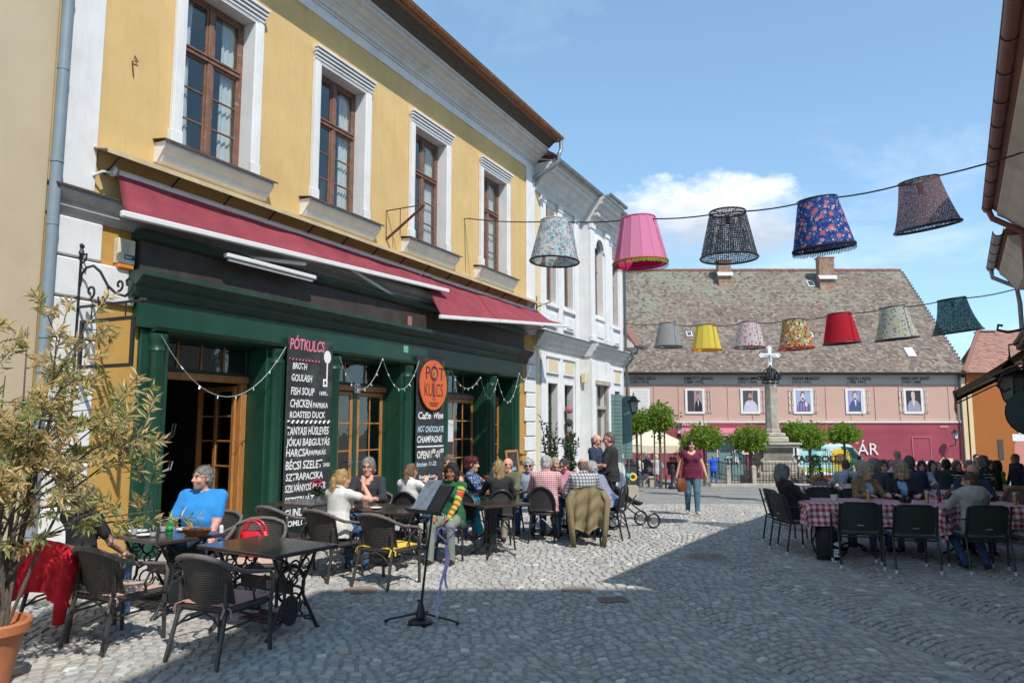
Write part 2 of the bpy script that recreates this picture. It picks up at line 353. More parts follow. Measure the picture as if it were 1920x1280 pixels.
def plaid_mat(name,base,c1,c2,p1=.05,p2=.05,w=.5):
 if name in _M:return _M[name]
 m=bpy.data.materials.new(name);m.use_nodes=True ;_M[name]=m;nt,b=pbsdf(m);tc=nd(nt,'TexCoord').outputs['Object'];sp=nd(nt,'SeparateXYZ',{0:tc})
 a=math_(nt,'GREATER_THAN',math_(nt,'FRACT',math_(nt,'DIVIDE',math_(nt,'ADD',sp.outputs[0],math_(nt,'MULTIPLY',sp.outputs[1],.35)),p1)),w);z=math_(nt,'GREATER_THAN',math_(nt,'FRACT',math_(nt,'DIVIDE',sp.outputs[2],p2)),w)
 c=mixc(nt,math_(nt,'MULTIPLY',a,.6),base,c1);c=mixc(nt,math_(nt,'MULTIPLY',z,.6),c,c2);nt.links.new(c,b.inputs['Base Color']);b.inputs['Roughness'].default_value=.9;return m
def print_mat(name,base,cols,scale=40,thr=.30):
 if name in _M:return _M[name]
 m=bpy.data.materials.new(name);m.use_nodes=True ;_M[name]=m;nt,b=pbsdf(m);tc=nd(nt,'TexCoord').outputs['Object'];c=base
 for i,cc in enumerate(cols):
  v=nd(nt,'TexVoronoi',{'Vector':vmath(nt,'ADD',tc,(i*3.1,i*1.7,i*5.3)),'Scale':scale*(1+.25*i),'Randomness':1.0}).outputs['Distance']
  c=mixc(nt,ramp(nt,v,[(thr-.03,1.),(thr+.03,0.)]),c,cc)
 nt.links.new(c,b.inputs['Base Color']);b.inputs['Roughness'].default_value=.9;return m
lib()
# ------------------------------------------------------------------ ground
def gz(y):
 if y<11.5:return 0.0
 if y<14.5:return -0.04*(y-11.5)**2/6
 return -0.04*(min(y,46)-13)
TH=R_(26.4);PHI=R_(90)-TH;DV=Vector((math.sin(TH),math.cos(TH),0));NV=Vector((math.cos(TH),-math.sin(TH),0));FORG=NV*-9.2
def FW(s,o=0.0,z=0.0):
 p=FORG+DV*s+NV*o;p.z=z;return p
RD=Vector((.514,.857,0)).normalized();RN=Vector((RD.y,-RD.x,0))
stone_col=mat('grey basalt sett',(.405,.39,.365),.78,.22,9,.35,70,spec=.35,vcol='Col',col2=(.40,.385,.36),f2=(.55,.8),s2=14)
def ground():
 b=MB();ys=[-90,-20,0,11.5,12.5,13.5,14.5,20,46,120,400];xs=[-300,-40,-10,0,10,25,60,300]
 vs=[(x,y,gz(y)-.014)for y in ys for x in xs];n=len(xs)
 fs=[(i*n+j,i*n+j+1,(i+1)*n+j+1,(i+1)*n+j)for i in range(len(ys)-1)for j in range(n-1)];b.add(vs,fs)
 m=bpy.data.materials.new('sanded joints and far setts');m.use_nodes=True ;nt,p=pbsdf(m);tc=nd(nt,'TexCoord').outputs['Object']
 nz=nd(nt,'TexNoise',{'Vector':tc,'Scale':30.0,'Detail':6.0}).outputs[0];n2=nd(nt,'TexNoise',{'Vector':tc,'Scale':.6,'Detail':4.0}).outputs[0]
 joint=mixc(nt,nz,(.24,.225,.195),(.38,.355,.31));vo=nd(nt,'TexVoronoi',{'Vector':tc,'Scale':9.5,'Randomness':.55},feature='DISTANCE_TO_EDGE').outputs['Distance']
 vc=nd(nt,'TexVoronoi',{'Vector':tc,'Scale':9.5,'Randomness':.55}).outputs['Color']
 far=mixc(nt,ramp(nt,vo,[(.03,0.),(.09,1.)]),(.10,.095,.09),mixc(nt,nd(nt,'SeparateColor',{0:vc}).outputs[0],(.20,.195,.19),(.34,.325,.30)))
 far=mixc(nt,math_(nt,'MULTIPLY',n2,.5),far,(.30,.285,.26));sp=nd(nt,'SeparateXYZ',{0:tc})
 f=ramp(nt,math_(nt,'MULTIPLY',sp.outputs[1],.01),[(.205,0.),(.215,1.)]);nt.links.new(mixc(nt,f,joint,far),p.inputs['Base Color']);p.inputs['Roughness'].default_value=.9
 nt.links.new(nd(nt,'Bump',{'Height':math_(nt,'ADD',nz,math_(nt,'MULTIPLY',ramp(nt,vo,[(0.,0.),(.12,1.)]),f)),'Strength':.4,'Distance':.02}).outputs[0],p.inputs['Normal'])
 g=tag(b.build('ground',m),'cobbled street sloping gently down to the square',kind='structure')
 rng=np.random.RandomState(3);W=1.45;sag=.30;pitch=.102;ax=np.array((math.cos(R_(9)),math.sin(R_(9))));ay=np.array((-ax[1],ax[0]));stones=[]
 holes=[((2.75,10.75),.40),((1.08,8.2),.18),((-1.72,8.68),.22),((.75,8.70),.2)]
 bj=rng.uniform(-.13,.13,(40,300))
 for c in range(-9,16):
  for k in range(-10,260):
   N=rng.randint(12,15);w=rng.uniform(.82,1.2,N);e=np.concatenate([[0],np.cumsum(w)])/w.sum()*(2+bj[c+11,k+10]-bj[c+10,k+10])-1+bj[c+10,k+10]
   for j in range(N):
    t0,t1=e[j],e[j+1];tm=(t0+t1)/2
    f=lambda t,kk:((c+.5)*W+t*W/2)*ax+(kk*pitch-6.0+sag*max(0,1-t*t)+.05*math.sin(c*2.3))*ay
    ce=f(tm,k+.5)
    if not (4.0<ce[1]<21.0)or abs(ce[0])>.76*ce[1]+.4:continue
    o=NV.x*ce[0]+NV.y*ce[1]+9.2
    if (o<1.22 and ce[0]*DV.x+ce[1]*DV.y<9.05)or o<.03 or RN.x*ce[0]+RN.y*ce[1]>1.0 and ce[1]<16:continue
    if any((ce[0]-h[0][0])**2+(ce[1]-h[0][1])**2<h[1]**2 for h in holes):continue
    dt=(t1-t0)*.09+.004;cs=[f(t0+dt,k+.08),f(t1-dt,k+.08),f(t1-dt,k+.92),f(t0+dt,k+.92)]
    cs=[q+rng.uniform(-.0065,.0065,2)for q in cs];stones.append((ce,cs))
 order=sorted(range(len(stones)),key=lambda i:stones[i][0][1]+.15*abs(stones[i][0][0])if abs(stones[i][0][0])<.68*stones[i][0][1]and stones[i][0][1]>5.65 else 99)
 near=set(order[:300]);vs=[];fs=[];cl=[]
 def stone(ce,cs,y):
  z=gz(y)+rng.uniform(-.006,.005);tl=rng.uniform(-.035,.035,2);m=sum(cs)/4;V=[]
  zz=lambda q:z+(q-m)@tl
  for q in cs:V.append((q[0],q[1],z-.022))
  for q in cs:a=m+(q-m)*.96;V.append((a[0],a[1],zz(a)-.007))
  for q in cs:a=m+(q-m)*.84;V.append((a[0],a[1],zz(a)))
  Fc=[(0,1,5,4),(1,2,6,5),(2,3,7,6),(3,0,4,7),(4,5,9,8),(5,6,10,9),(6,7,11,10),(7,4,8,11),(8,9,10,11)]
  g_=rng.uniform(.80,1.14);tn=rng.uniform(-.05,.05);r=rng.rand()
  if r<.015:g_=1.55
  col=(g_*(1+tn),g_,g_*(1-tn*.8),1.0);return V,Fc,col
 def mkmesh(nm,V,Fc,cl):
  me=bpy.data.meshes.new(nm);me.from_pydata(V,[],Fc);me.materials.append(stone_col)
  me.attributes.new('Col','FLOAT_COLOR','POINT').data.foreach_set('color',np.array(cl,np.float32).ravel())
  me.polygons.foreach_set('use_smooth',[True]*len(Fc));me.set_sharp_from_angle(angle=R_(20));return me
 for i,(ce,cs)in enumerate(stones):
  V,Fc,col=stone(ce,cs,ce[1])
  if i in near:obj('cobblestone',mkmesh('cobblestone',V,Fc,[col]*12),g)
  else:
   bb=len(vs);vs+=V;fs+=[tuple(q+bb for q in ff)for ff in Fc];cl+=[col]*12
 o=obj('cobblestones',mkmesh('cobblestones',vs,fs,cl),g);tag(o,kind='stuff')
 rust=mat('rusty cast cover',(.27,.21,.175),.7,.2,9,.4,60);conc=mat('concrete ring',(.30,.29,.27),.9,.12,6,.3,40)
 t=thing('manhole_cover','round brown manhole cover in a concrete ring, in the shaded street','manhole',(2.75,10.75,-.006))
 MB().lathe([(.29,-.02),(.29,.008),(.36,.008),(.38,-.02)],n=28).build('ring',conc,t);b=MB().lathe([(.285,-.02),(.285,.006),(.0,.008)],n=28)
 for a in range(12):b.box(.06,-.012,.006,.27,.012,.012,T=Matrix.Rotation(a*math.pi/6,4,'Z'))
 b.build('plate',rust,t)
 t=thing('drain_grate','small slotted iron drain grate just inside the street shadow','grate',(1.08,8.2,-.006),R_(8));t.scale=(.55,.62,1);MB().prism([(-.26,-.17),(.26,-.17),(.26,.17),(-.26,.17)],-.02,-.004).build('pit',M_['blackplastic'],t)
 for i in range(12):MB().cbox(-.235+i*.04,-.15,-.004,-.212+i*.04,.15,.012,.003).build('bar',rust,t)
 b=MB();b.box(-.26,-.17,-.004,.26,-.15,.012);b.box(-.26,.15,-.004,.26,.17,.012);b.box(-.26,-.15,-.004,-.243,.15,.012);b.box(.243,-.15,-.004,.26,.15,.012);b.build('frame',rust,t)
 for (x,y,lab)in ((-1.72,8.68,'half hidden reddish cover in the paving under the yellow-cushioned chair'),(.75,8.70,'narrow reddish cover at the edge of the street shadow')):
  tag(MB().lathe([(.19,-.02),(.19,.004),(.17,.007),(.0,.007)],n=24).build('utility_cover',rust,loc=(x,y,-.006)),lab,'cover')
 b=MB();b.prof([(-1.18,-.012),(-1.18,.012),(0,.02),(0,-.012)],-3,9.0);pv=b.build('pavement',mat('pavement bedding',(.28,.26,.23),.95,.2,12));pv.location=FORG;pv.rotation_euler=(0,0,PHI)
 tag(pv,'pale stone slab pavement along the house fronts',kind='structure');sm=mat('pale pavement slab',(.50,.47,.43),.9,.08,4,.2,50,rnd=.22,col2=(.38,.36,.33),s2=3)
 s=3.2
 while s<8.1:
  w=random.uniform(.75,1.15)
  for (o0,o1)in ((0.02,.58),(.6,1.16)):
   x=MB().cbox(s,-o1,0,s+w-.015,-o0,.034+random.uniform(-.004,.004),.006).build('slab',sm,pv)
  s+=w
 return g
ground_obj=ground()
# ------------------------------------------------------------------ people: one continuous skin each, grown from a distance field
LAB=['skin','top','bottom','shoe','lip','eye','brow','inner','sole','collar','stripe','beard']
LI={k:i for i,k in enumerate(LAB)}
def surfnets(D,org,h):
 S=D<0;a,b,c=D.shape;off=[(i,j,k)for i in (0,1)for j in (0,1)for k in (0,1)]
 cnt=sum(S[i:a-1+i,j:b-1+j,k:c-1+k].astype(np.int8)for i,j,k in off)
 mk=(cnt>0)&(cnt<8);cells=np.argwhere(mk);idx=-np.ones(mk.shape,np.int64);idx[mk]=np.arange(len(cells))
 acc=np.zeros((len(cells),3));num=np.zeros(len(cells))
 dv=[D[cells[:,0]+i,cells[:,1]+j,cells[:,2]+k]for i,j,k in off]
 for p in range(8):
  for q in range(p+1,8):
   o0=np.array(off[p]);o1=np.array(off[q])
   if abs(o0-o1).sum()!=1:continue
   cr=(dv[p]<0)!=(dv[q]<0);t=dv[p][cr]/(dv[p][cr]-dv[q][cr])
   acc[cr]+=o0+t[:,None]*(o1-o0);num[cr]+=1
 loc=cells+acc/num[:,None];F=[]
 for ax in range(3):
  u,w=[(1,2),(2,0),(0,1)][ax]
  s0=[slice(None)]*3;s1=[slice(None)]*3;s0[ax]=slice(0,-1);s1[ax]=slice(1,None)
  A=S[tuple(s0)];B=S[tuple(s1)];e=np.argwhere(A!=B)
  e=e[(e[:,u]>0)&(e[:,w]>0)&(e[:,u]<D.shape[u]-1)&(e[:,w]<D.shape[w]-1)]
  if not len(e):continue
  du=np.zeros(3,int);du[u]=1;dw=np.zeros(3,int);dw[w]=1
  g=lambda x:idx[x[:,0],x[:,1],x[:,2]]
  q=np.stack([g(e-du-dw),g(e-dw),g(e),g(e-du)],1)
  fl=~A[e[:,0],e[:,1],e[:,2]];q[fl]=q[fl][:,::-1];F.append(q)
 return loc,org+loc*h,np.concatenate(F)
class Field:
 def __init__(s,lo,hi,h):
  s.h=h;s.lo=np.array(lo,float);n=np.ceil((np.array(hi)-s.lo)/h).astype(int)+1
  s.ax=[s.lo[k]+h*np.arange(n[k])for k in range(3)];s.D=np.full(tuple(n),0.5);s.L=np.zeros(tuple(n),np.int8);s.raw=np.full(tuple(n),0.5)
 def _sub(s,lo,hi,pad):
  sl=[]
  for k in range(3):
   a=max(0,int((lo[k]-pad-s.lo[k])/s.h));b=min(len(s.ax[k]),int((hi[k]+pad-s.lo[k])/s.h)+2)
   if a>=b:return None,None
   sl.append(slice(a,b))
  P=np.stack(np.meshgrid(*[s.ax[k][sl[k]]for k in range(3)],indexing='ij'),-1);return tuple(sl),P
 def put(s,sl,d,lab,k):
  D=s.D[sl];
  if k>0:
   hh=np.clip(0.5+0.5*(D-d)/k,0,1);nD=D*(1-hh)+d*hh-k*hh*(1-hh)
  else:nD=np.minimum(D,d)
  w=d<s.raw[sl];L=s.L[sl];L[w]=LI[lab]if isinstance(lab,str)else lab;s.L[sl]=L
  s.raw[sl]=np.minimum(s.raw[sl],d);s.D[sl]=nD
 def cone(s,a,b,ra,rb,lab,k=0.02,sq=None):
  a=np.array(a,float);b=np.array(b,float);m=max(ra,rb)
  sl,P=s._sub(np.minimum(a,b)-m,np.maximum(a,b)+m,0.07)
  if sl is None:return
  ab=b-a;L2=max(ab@ab,1e-9);t=np.clip(((P-a)@ab)/L2,0,1);v=P-(a+t[...,None]*ab)
  d=np.sqrt((v*v).sum(-1))-(ra+t*(rb-ra));s.put(sl,d,lab,k)
 def ell(s,c,r,M,lab,k=0.02,sub=False,e=2.0):
  c=np.array(c,float);r=np.array(r,float);m=r.max()
  sl,P=s._sub(c-m,c+m,0.07)
  if sl is None:return
  q=(P-c)@np.array(M).T/r if M is not None else (P-c)/r
  n=(np.abs(q)**e).sum(-1)**(1/e);d=(n-1)*r.min()
  if sub:s.D[sl]=np.maximum(s.D[sl],-d)if k<=0 else -_smin(-s.D[sl],d,k)
  else:s.put(sl,d,lab,k)
 def loft(s,O,M,L,st,lab,k=0.03,e=2.35):
  O=np.array(O,float);M=np.array(M);T=O+M[2]*L
  sl,P=s._sub(np.minimum(O,T)-0.3,np.maximum(O,T)+0.3,0.02)
  if sl is None:return
  q=(P-O)@M.T;t=np.clip(q[...,2]/L,0,1);ts=[x[0]for x in st]
  A=np.interp(t,ts,[x[1]for x in st]);B=np.interp(t,ts,[x[2]for x in st]);off=np.interp(t,ts,[x[3]for x in st])
  n=((np.abs(q[...,0])/A)**e+(np.abs(q[...,1]-off)/B)**e)**(1/e);d=(n-1)*np.minimum(A,B)
  dz=np.maximum(np.maximum(-q[...,2],q[...,2]-L),0);d=np.where(dz>0,np.sqrt(np.maximum(d,0)**2+dz**2),d)
  s.put(sl,d,lab,k);return sl,q
 def grid(s):return np.stack(np.meshgrid(*s.ax,indexing='ij'),-1)
 def out(s):
  loc,v,f=surfnets(s.D,s.lo,s.h);r=np.rint(loc).astype(int)
  lab=s.L[r[:,0],r[:,1],r[:,2]];return v,f,lab
def _smin(a,b,k):
 hh=np.clip(0.5+0.5*(b-a)/k,0,1);return b*(1-hh)+a*hh-k*hh*(1-hh)
def nv(v):v=np.array(v,float);return v/np.linalg.norm(v)
def ik(a,t,l1,l2,pole):
 a=np.array(a,float);t=np.array(t,float);v=t-a;d=min(np.linalg.norm(v),(l1+l2)*0.995);v=nv(v);t=a+v*d
 x=(l1*l1-l2*l2+d*d)/(2*d);y=math.sqrt(max(l1*l1-x*x,0));p=np.array(pole,float);p=p-v*(p@v);p=nv(p)
 return a+v*x+p*y,t
def rot_zx(yaw,pitch,roll=0.0):
 return np.array(Matrix.Rotation(-yaw,3,'Z')@Matrix.Rotation(roll,3,'Y')@Matrix.Rotation(-pitch,3,'X')).T
SKIN={'fair':(0.62,0.36,0.26),'tan':(0.50,0.27,0.17),'brown':(0.30,0.145,0.085),'pink':(0.66,0.33,0.25)}
def fold(P,seed):
 r=np.random.RandomState(seed);o=0
 for _ in range(5):
  d=r.normal(size=3);d[2]*=0.6;d=d/np.linalg.norm(d)*r.uniform(28,75);ph=r.uniform(0,6)
  w=np.sin(P@(r.normal(size=3)*9)+ph)
  o=o+np.sin(P@d+ph+2.0*w)*np.clip(0.4+0.6*np.sin(P@(r.normal(size=3)*7)+ph),0,1)
 return o/5
def fast_obj(name,v,f,mats,mi=None,parent=None,attrs=None):
 me=bpy.data.meshes.new(name);me.from_pydata(v.tolist(),[],f.tolist())
 for m in mats:me.materials.append(m)
 if mi is not None:me.polygons.foreach_set('material_index',mi.astype(np.int32))
 me.polygons.foreach_set('use_smooth',np.ones(len(f),bool))
 for k,a in (attrs or {}).items():me.attributes.new(k,'FLOAT','POINT').data.foreach_set('value',a.astype(np.float32))
 me.update();return obj(name,me,parent)
def person(label,pos,face,z=0.0,group=None,pose='sit',k=1.0,g=1.0,sex='m',lean=0.0,side=0.0,head=(0,0),hands=None,feet=None,skin='fair',hair='short',haircol=(0.25,0.24,0.23),top=None,bottom=None,shoe=None,sleeve=2.0,leg=2.0,inner=None,openw=0.0,belly=0.0,seat=0.46,fine=1.0,glasses=None,seed=0,neckline=0.0,hood=False,skirt=False,kind_hand='flat',twist=0.0,beard=None,shoulders=1.0,stripe=None,tuck=False,nohands=False):
 rng=np.random.RandomState(seed+1)
 hb=0.015*fine;L=dict(torso=.50*k,ua=.285*k,fa=.25*k,th=.43*k,sh=.415*k)
 hz=(seat+0.095*g)if pose=='sit' else (.935*k)
 up=nv((math.sin(side),math.sin(lean),math.cos(lean)));fw=nv(np.array((math.sin(twist)*.0,1,0))-up*up[1]);ri=np.cross(fw,up)
 Mt=np.stack([ri,fw,up]);tw=np.array(Matrix.Rotation(-twist,3,Vector(up)));Ms=np.stack([tw@ri,tw@fw,up])
 hip=np.array((0,0,hz));neck=hip+up*L['torso'];f=sex=='f'
 sw=(.158 if f else .182)*k*shoulders;hw=(.088)*k
 shl=[neck-up*.055*k+Ms[0]*s*sw for s in (-1,1)]
 hips=[hip+np.array((s*hw,0.0,0))for s in (-1,1)]
 if feet is None:feet=[(-.13,.42),(.13,.42)]if pose=='sit' else [(-.11,.0),(.11,.0)]
 ank=[np.array((x[0],x[1],(x[2]if len(x)>2 else 0)+.085))for x in feet]
 kn=[ik(hips[i],ank[i],L['th'],L['sh'],(0.12*(-1,1)[i],1,.9 if pose=='sit' else 0.05))for i in (0,1)]
 knee=[q[0]for q in kn];ank=[q[1]for q in kn]
 if hands is None:hands=[(-.16,.40,hz+.26),(.16,.40,hz+.26)]if pose=='sit' else [(-.27,.06,.80*k),(.27,.06,.80*k)]
 el=[];wr=[]
 for i in (0,1):
  h=hands[i];pl=h[3]if len(h)>3 else ((-1,1)[i]*.55,-.5,-.8)
  e,w=ik(shl[i],h[:3],L['ua'],L['fa'],pl);el.append(e);wr.append(w)
 allp=np.array([hip,neck+up*.12]+shl+hips+ank+knee+el+wr);lo=allp.min(0)-.22;hi=allp.max(0)+.22;lo[2]=-.02
 F=Field(lo,hi,hb)
 a=g*k;bt=belly
 if f:st=[(0,.172*a,.118*a,-.012),(.18,.168*a,.118*a,0),(.45,.138*a,.10*a+bt*.6,.012+bt*.5),(.72,.150*a,.118*a,.02),(.88,.150*k*(.6+.4*g),.092*a,-.004),(1,.10*k,.065*k,-.012)]
 else:st=[(0,.165*a,.122*a,-.006),(.2,.163*a,.122*a+bt*.6,.006+bt*.5),(.45,.158*a,.118*a+bt,.012+bt*.7),(.72,.176*a,.124*a+bt*.3,.012),(.88,.178*k*(.6+.4*g),.100*a,-.008),(1,.11*k,.07*k,-.014)]
 wl=.14 if pose=='sit' else .10
 F.loft(hip-up*.09*k,Mt,.20*k,[(0,.120*a,.105*a,0),(.5,.172*a,.13*a,-.01),(1,.165*a,.122*a,0)],'bottom',.03)
 ts_=.11*k if not tuck else .02;st=[(0,st[0][1]*1.10,st[0][2]*1.12,st[0][3])]+[(ts_/(L['torso']+ts_)+(1-ts_/(L['torso']+ts_))*x[0],*x[1:])for x in st]
 sl,q=F.loft(hip-up*ts_,Ms*.5+Mt*.5,L['torso']+ts_,st,'top',.03)
 for i in (0,1):
  s=(-1,1)[i]
  F.cone(neck-up*.045*k+Ms[0]*s*.03,shl[i],.055*k,.062*k*(.7+.3*g),'top',.045)
  lb='skin' if leg<.05 else 'bottom'
  tr=(.088 if f else .086)*a
  F.cone(hips[i],knee[i],tr,.060*a,'bottom',.03)
  if leg<2:
   m=knee[i]+(ank[i]-knee[i])*min(max(leg-1,0),1)
   if leg>1:F.cone(knee[i],m,.058*a,.055*a,'bottom',.015)
   F.cone(m,ank[i],.046*a,.036*k,'skin',.012)
  else:F.cone(knee[i],ank[i]-(0,0,.02),.060*a,.050*k,'bottom',.02)
  fd=nv((ank[i]-np.array((hips[i][0],hips[i][1],0)))*(.0,1,0)+(s*.18,1 if pose=='sit' else 1,0));fd[2]=0
  F.cone(ank[i]-(0,0,.045)-fd*.035,ank[i]-(0,0,.05)+fd*.13*k,.040*k,.034*k,'shoe',.012)
  F.cone(ank[i]-(0,0,.07)-fd*.04,ank[i]-(0,0,.072)+fd*.14*k,.021*k,.020*k,'sole',.006)
  ur=(.044 if f else .050)*(.55+.45*g)*k;sv=min(max(sleeve,0),2)
  if sv<=1:
   m=shl[i]+(el[i]-shl[i])*max(sv,.05)
   F.cone(m,el[i],ur*.86,ur*.80,'skin',.012);F.cone(shl[i],m,ur*1.22,ur*1.15,'top',.03)
   F.cone(el[i],wr[i],ur*.82,.028*k,'skin',.015)
  else:
   m=el[i]+(wr[i]-el[i])*(sv-1)*.94;F.cone(shl[i],el[i],ur*1.25,ur*1.1,'stripe' if stripe else 'top',.03)
   F.cone(el[i],m,ur*1.1,ur*(1.1-.28*(sv-1)),'stripe' if stripe else 'top',.015);F.cone(m,wr[i],ur*.78,.028*k,'skin',.01)
  if f:F.ell(hip+up*L['torso']*.66+Ms[0]*s*.070*k+Ms[1]*(.085*a+.012),np.array((.068,.060,.066))*a,Ms,'top',.035)
 if belly>.05:F.ell(hip+up*.17*k+Mt[1]*(.06+belly*.5),np.array((.15*g,.09+belly*.6,.15)),Mt,'top',.06)
 if skirt:
  for i in (0,1):F.cone(hips[i],knee[i],.13,.10,'bottom',.05)
 if hood:
  for j in range(7):
   t=-1.3+2.6*j/6;F.cone(neck+up*(.0)+Ms[0]*math.sin(t)*.115-Ms[1]*math.cos(t)*.075,neck+up*.0+Ms[0]*math.sin(t+.3)*.115-Ms[1]*math.cos(t+.3)*.075,.05,.05,'top',.03)
  F.ell(neck-Ms[1]*.10-up*.05,(.12,.055,.10),Ms,'top',.04)
 hd=neck+up*.125*k+np.array((0,.02*k,0))+fw*.012;Mh=rot_zx(R_(head[0]),R_(head[1]))
 F.cone(neck-up*.03,hd-Mh[2]*.05-Mh[1]*.02,.060*k*(.8+.2*g)if not f else .052*k,.052*k if not f else .044*k,'skin',.025)
 if not hood and neckline==0:
  for j in range(10):
   t0=2*math.pi*j/10;t1=2*math.pi*(j+1)/10;cc=neck+up*.012
   pt=lambda t:cc+Ms[0]*math.sin(t)*.066*k+Ms[1]*math.cos(t)*.058*k-up*(.03*math.cos(t)*k)
   F.cone(pt(t0),pt(t1),.016,.016,'collar',.008)
 P=F.grid();L0=F.L
 q=(P-neck)@Ms.T
 if neckline>0:
  w=(L0==LI['top'])&(q[...,1]>-.02)&((q[...,0]/(.085*k))**2+((q[...,2]+.0)/(neckline))**2<1);L0[w]=0
 if openw>0:
  w=(L0==LI['top'])&(q[...,1]>.02)&(np.abs(q[...,0])<openw*(1.0+.35*q[...,2]/.3));L0[w]=LI['inner']
 if not tuck:
  qh=(P-hip)@Mt.T;w=(L0==2)&(qh[...,2]>(-.075*k if pose!='sit' else -.02))&(np.abs(qh[...,1])<(.2 if pose!='sit' else .12)*g);L0[w]=1
 cl=(L0==1)|(L0==2)|(L0==7)|(L0==LI['stripe']);F.D[cl]+=fold(P[cl],seed)*(.0085 if pose=='sit' else .006)
 parts=[F.out()]
 H=Field(hd-.20*k,hd+.20*k,.0075*fine);hk=k*(.96 if f else 1.0);e3=lambda x,y,zz:hd+(Mh[0]*x+Mh[1]*y+Mh[2]*zz)*hk
 sc=lambda *r:np.array(r)*hk
 H.ell(e3(0,-.008,.035),sc(.076,.095,.088),Mh,'skin',0);H.ell(e3(0,.026,-.03),sc(.062,.066,.085),Mh,'skin',.03)
 H.ell(e3(0,.055,-.092),sc(.032,.030,.024),Mh,'skin',.03);
 for s in (-1,1):
  H.ell(e3(s*.032,.100,.022),sc(.017,.016,.011),Mh,'skin',.008,sub=True)
  H.ell(e3(s*.031,.078,.020),sc(.0155,.0145,.0125),Mh,'skin',.003)
  H.ell(e3(s*.031,.0885,.020),sc(.012,.005,.0065),Mh,'eye',.002)
  H.ell(e3(s*.033,.086,.041),sc(.024,.012,.006),Mh,'brow',.006)
  H.ell(e3(s*.042,.066,-.018),sc(.026,.020,.022),Mh,'skin',.02)
  H.ell(e3(s*.080,-.012,.008),sc(.009,.020,.034),Mh,'skin',.006)
 H.cone(e3(0,.090,.028),e3(0,.112,-.018),.007*hk,.0135*hk,'skin',.010)
 H.ell(e3(0,.094,-.022),sc(.019,.012,.009),Mh,'skin',.006)
 H.ell(e3(0,.087,-.050),sc(.025,.010,.0055),Mh,'lip',.004);H.ell(e3(0,.085,-.060),sc(.021,.010,.0065),Mh,'lip',.004)
 H.cone(e3(0,-.02,-.05),neck,.050*hk,.052*hk,'skin',.02)
 if beard:
  Pq=(H.grid()-hd)@Mh.T/hk;w=(H.L==0)&(Pq[...,1]>.02)&(Pq[...,2]<-.036)&(Pq[...,2]>-.13)&~((np.abs(Pq[...,0])<.028)&(Pq[...,2]>-.070));H.L[w]=LI['beard']
 parts.append(H.out())
 if not nohands:
  for i in (0,1):
   s=(-1,1)[i];dr=nv(wr[i]-el[i]);hh=hands[i][4]if len(hands[i])>4 else None
   if hh is not None:dr=nv(hh)
   elif pose=='sit' and kind_hand=='flat':dr=nv((dr[0]*.6-s*.25,dr[1],min(dr[2],0)*.3-.05))
   nz=nv(np.cross(np.cross(dr,(0,0,1.)),dr))if abs(dr[2])<.9 else nv(np.cross((s*1.,0,0),dr))
   if abs(dr[2])>=.9:nz=np.array((s*1.,0,0));nz=nv(nz-dr*(nz@dr))
   sd=np.cross(dr,nz)*1.0;w0=wr[i];hk2=k*(.92 if f else 1.0)
   Hn=Field(w0-.21,w0+.21,.0062*fine)
   Hn.cone(w0-dr*.05,w0+dr*.01,.029*hk2,.026*hk2,'skin',.01)
   Hn.ell(w0+dr*.052*hk2,np.array((.041,.052,.0155))*hk2,np.stack([sd,dr,nz]),'skin',.012,e=2.6)
   th=-1 if (s>0)==(np.cross(dr,nz)@np.array((1.,0,0))>0)else 1
   for j,(ox,ln,bd)in enumerate(((-.030,.066,.45),(-.010,.076,.40),(.010,.072,.45),(.029,.056,.55))):
    b0=w0+dr*.092*hk2+sd*ox*th*-1*hk2;d1=nv(dr*math.cos(bd*.5)-nz*math.sin(bd*.5)+sd*ox*2*th*-1);p1=b0+d1*ln*.52*hk2
    d2=nv(dr*math.cos(bd*1.7)-nz*math.sin(bd*1.7));p2=p1+d2*ln*.5*hk2
    Hn.cone(b0-dr*.015,p1,.0092*hk2,.0085*hk2,'skin',.004);Hn.cone(p1,p2,.0085*hk2,.0072*hk2,'skin',.002)
   t0=w0+dr*.022*hk2+sd*.030*th*hk2;t1=t0+nv(dr*.6+sd*th*.8-nz*.2)*.042*hk2;t2=t1+nv(dr*.95+sd*th*.25-nz*.3)*.034*hk2
   Hn.cone(t0,t1,.0135*hk2,.0105*hk2,'skin',.008);Hn.cone(t1,t2,.0105*hk2,.0085*hk2,'skin',.002)
   parts.append(Hn.out())
 vs=[];fs=[];ls=[];b=0
 for v,ff,l in parts:vs.append(v);fs.append(ff+b);ls.append(l);b+=len(v)
 v=np.concatenate(vs);ff=np.concatenate(fs);l=np.concatenate(ls)
 fl=l[ff];mi=np.where((fl[:,0]==fl[:,1])|(fl[:,0]==fl[:,2]),fl[:,0],fl[:,1])
 sk=mat('skin '+skin,SKIN[skin],.55,.10,14,.08,160,spec=.35,sss=.12,col2=[c*m for c,m in zip(SKIN[skin],(1.02,.78,.75))],f2=(.5,.75),s2=9)
 hcm=mat('brow %.2f %.2f %.2f'%tuple(haircol),[c*.8 for c in haircol],.8,.3,60)
 tp=top or M_['black_cloth'];bo=bottom or M_['jeans'];so=shoe or M_['shoe_black']
 mats=[sk,tp,bo,so,mat('lips '+skin,(SKIN[skin][0]*.85,SKIN[skin][1]*.55,SKIN[skin][2]*.55),.4),M_['eye'],hcm,inner or tp,M_['sole'],tp,stripe or tp,mat('stubble',(.30,.22,.18),.8,.25,60)]
 attrs=None
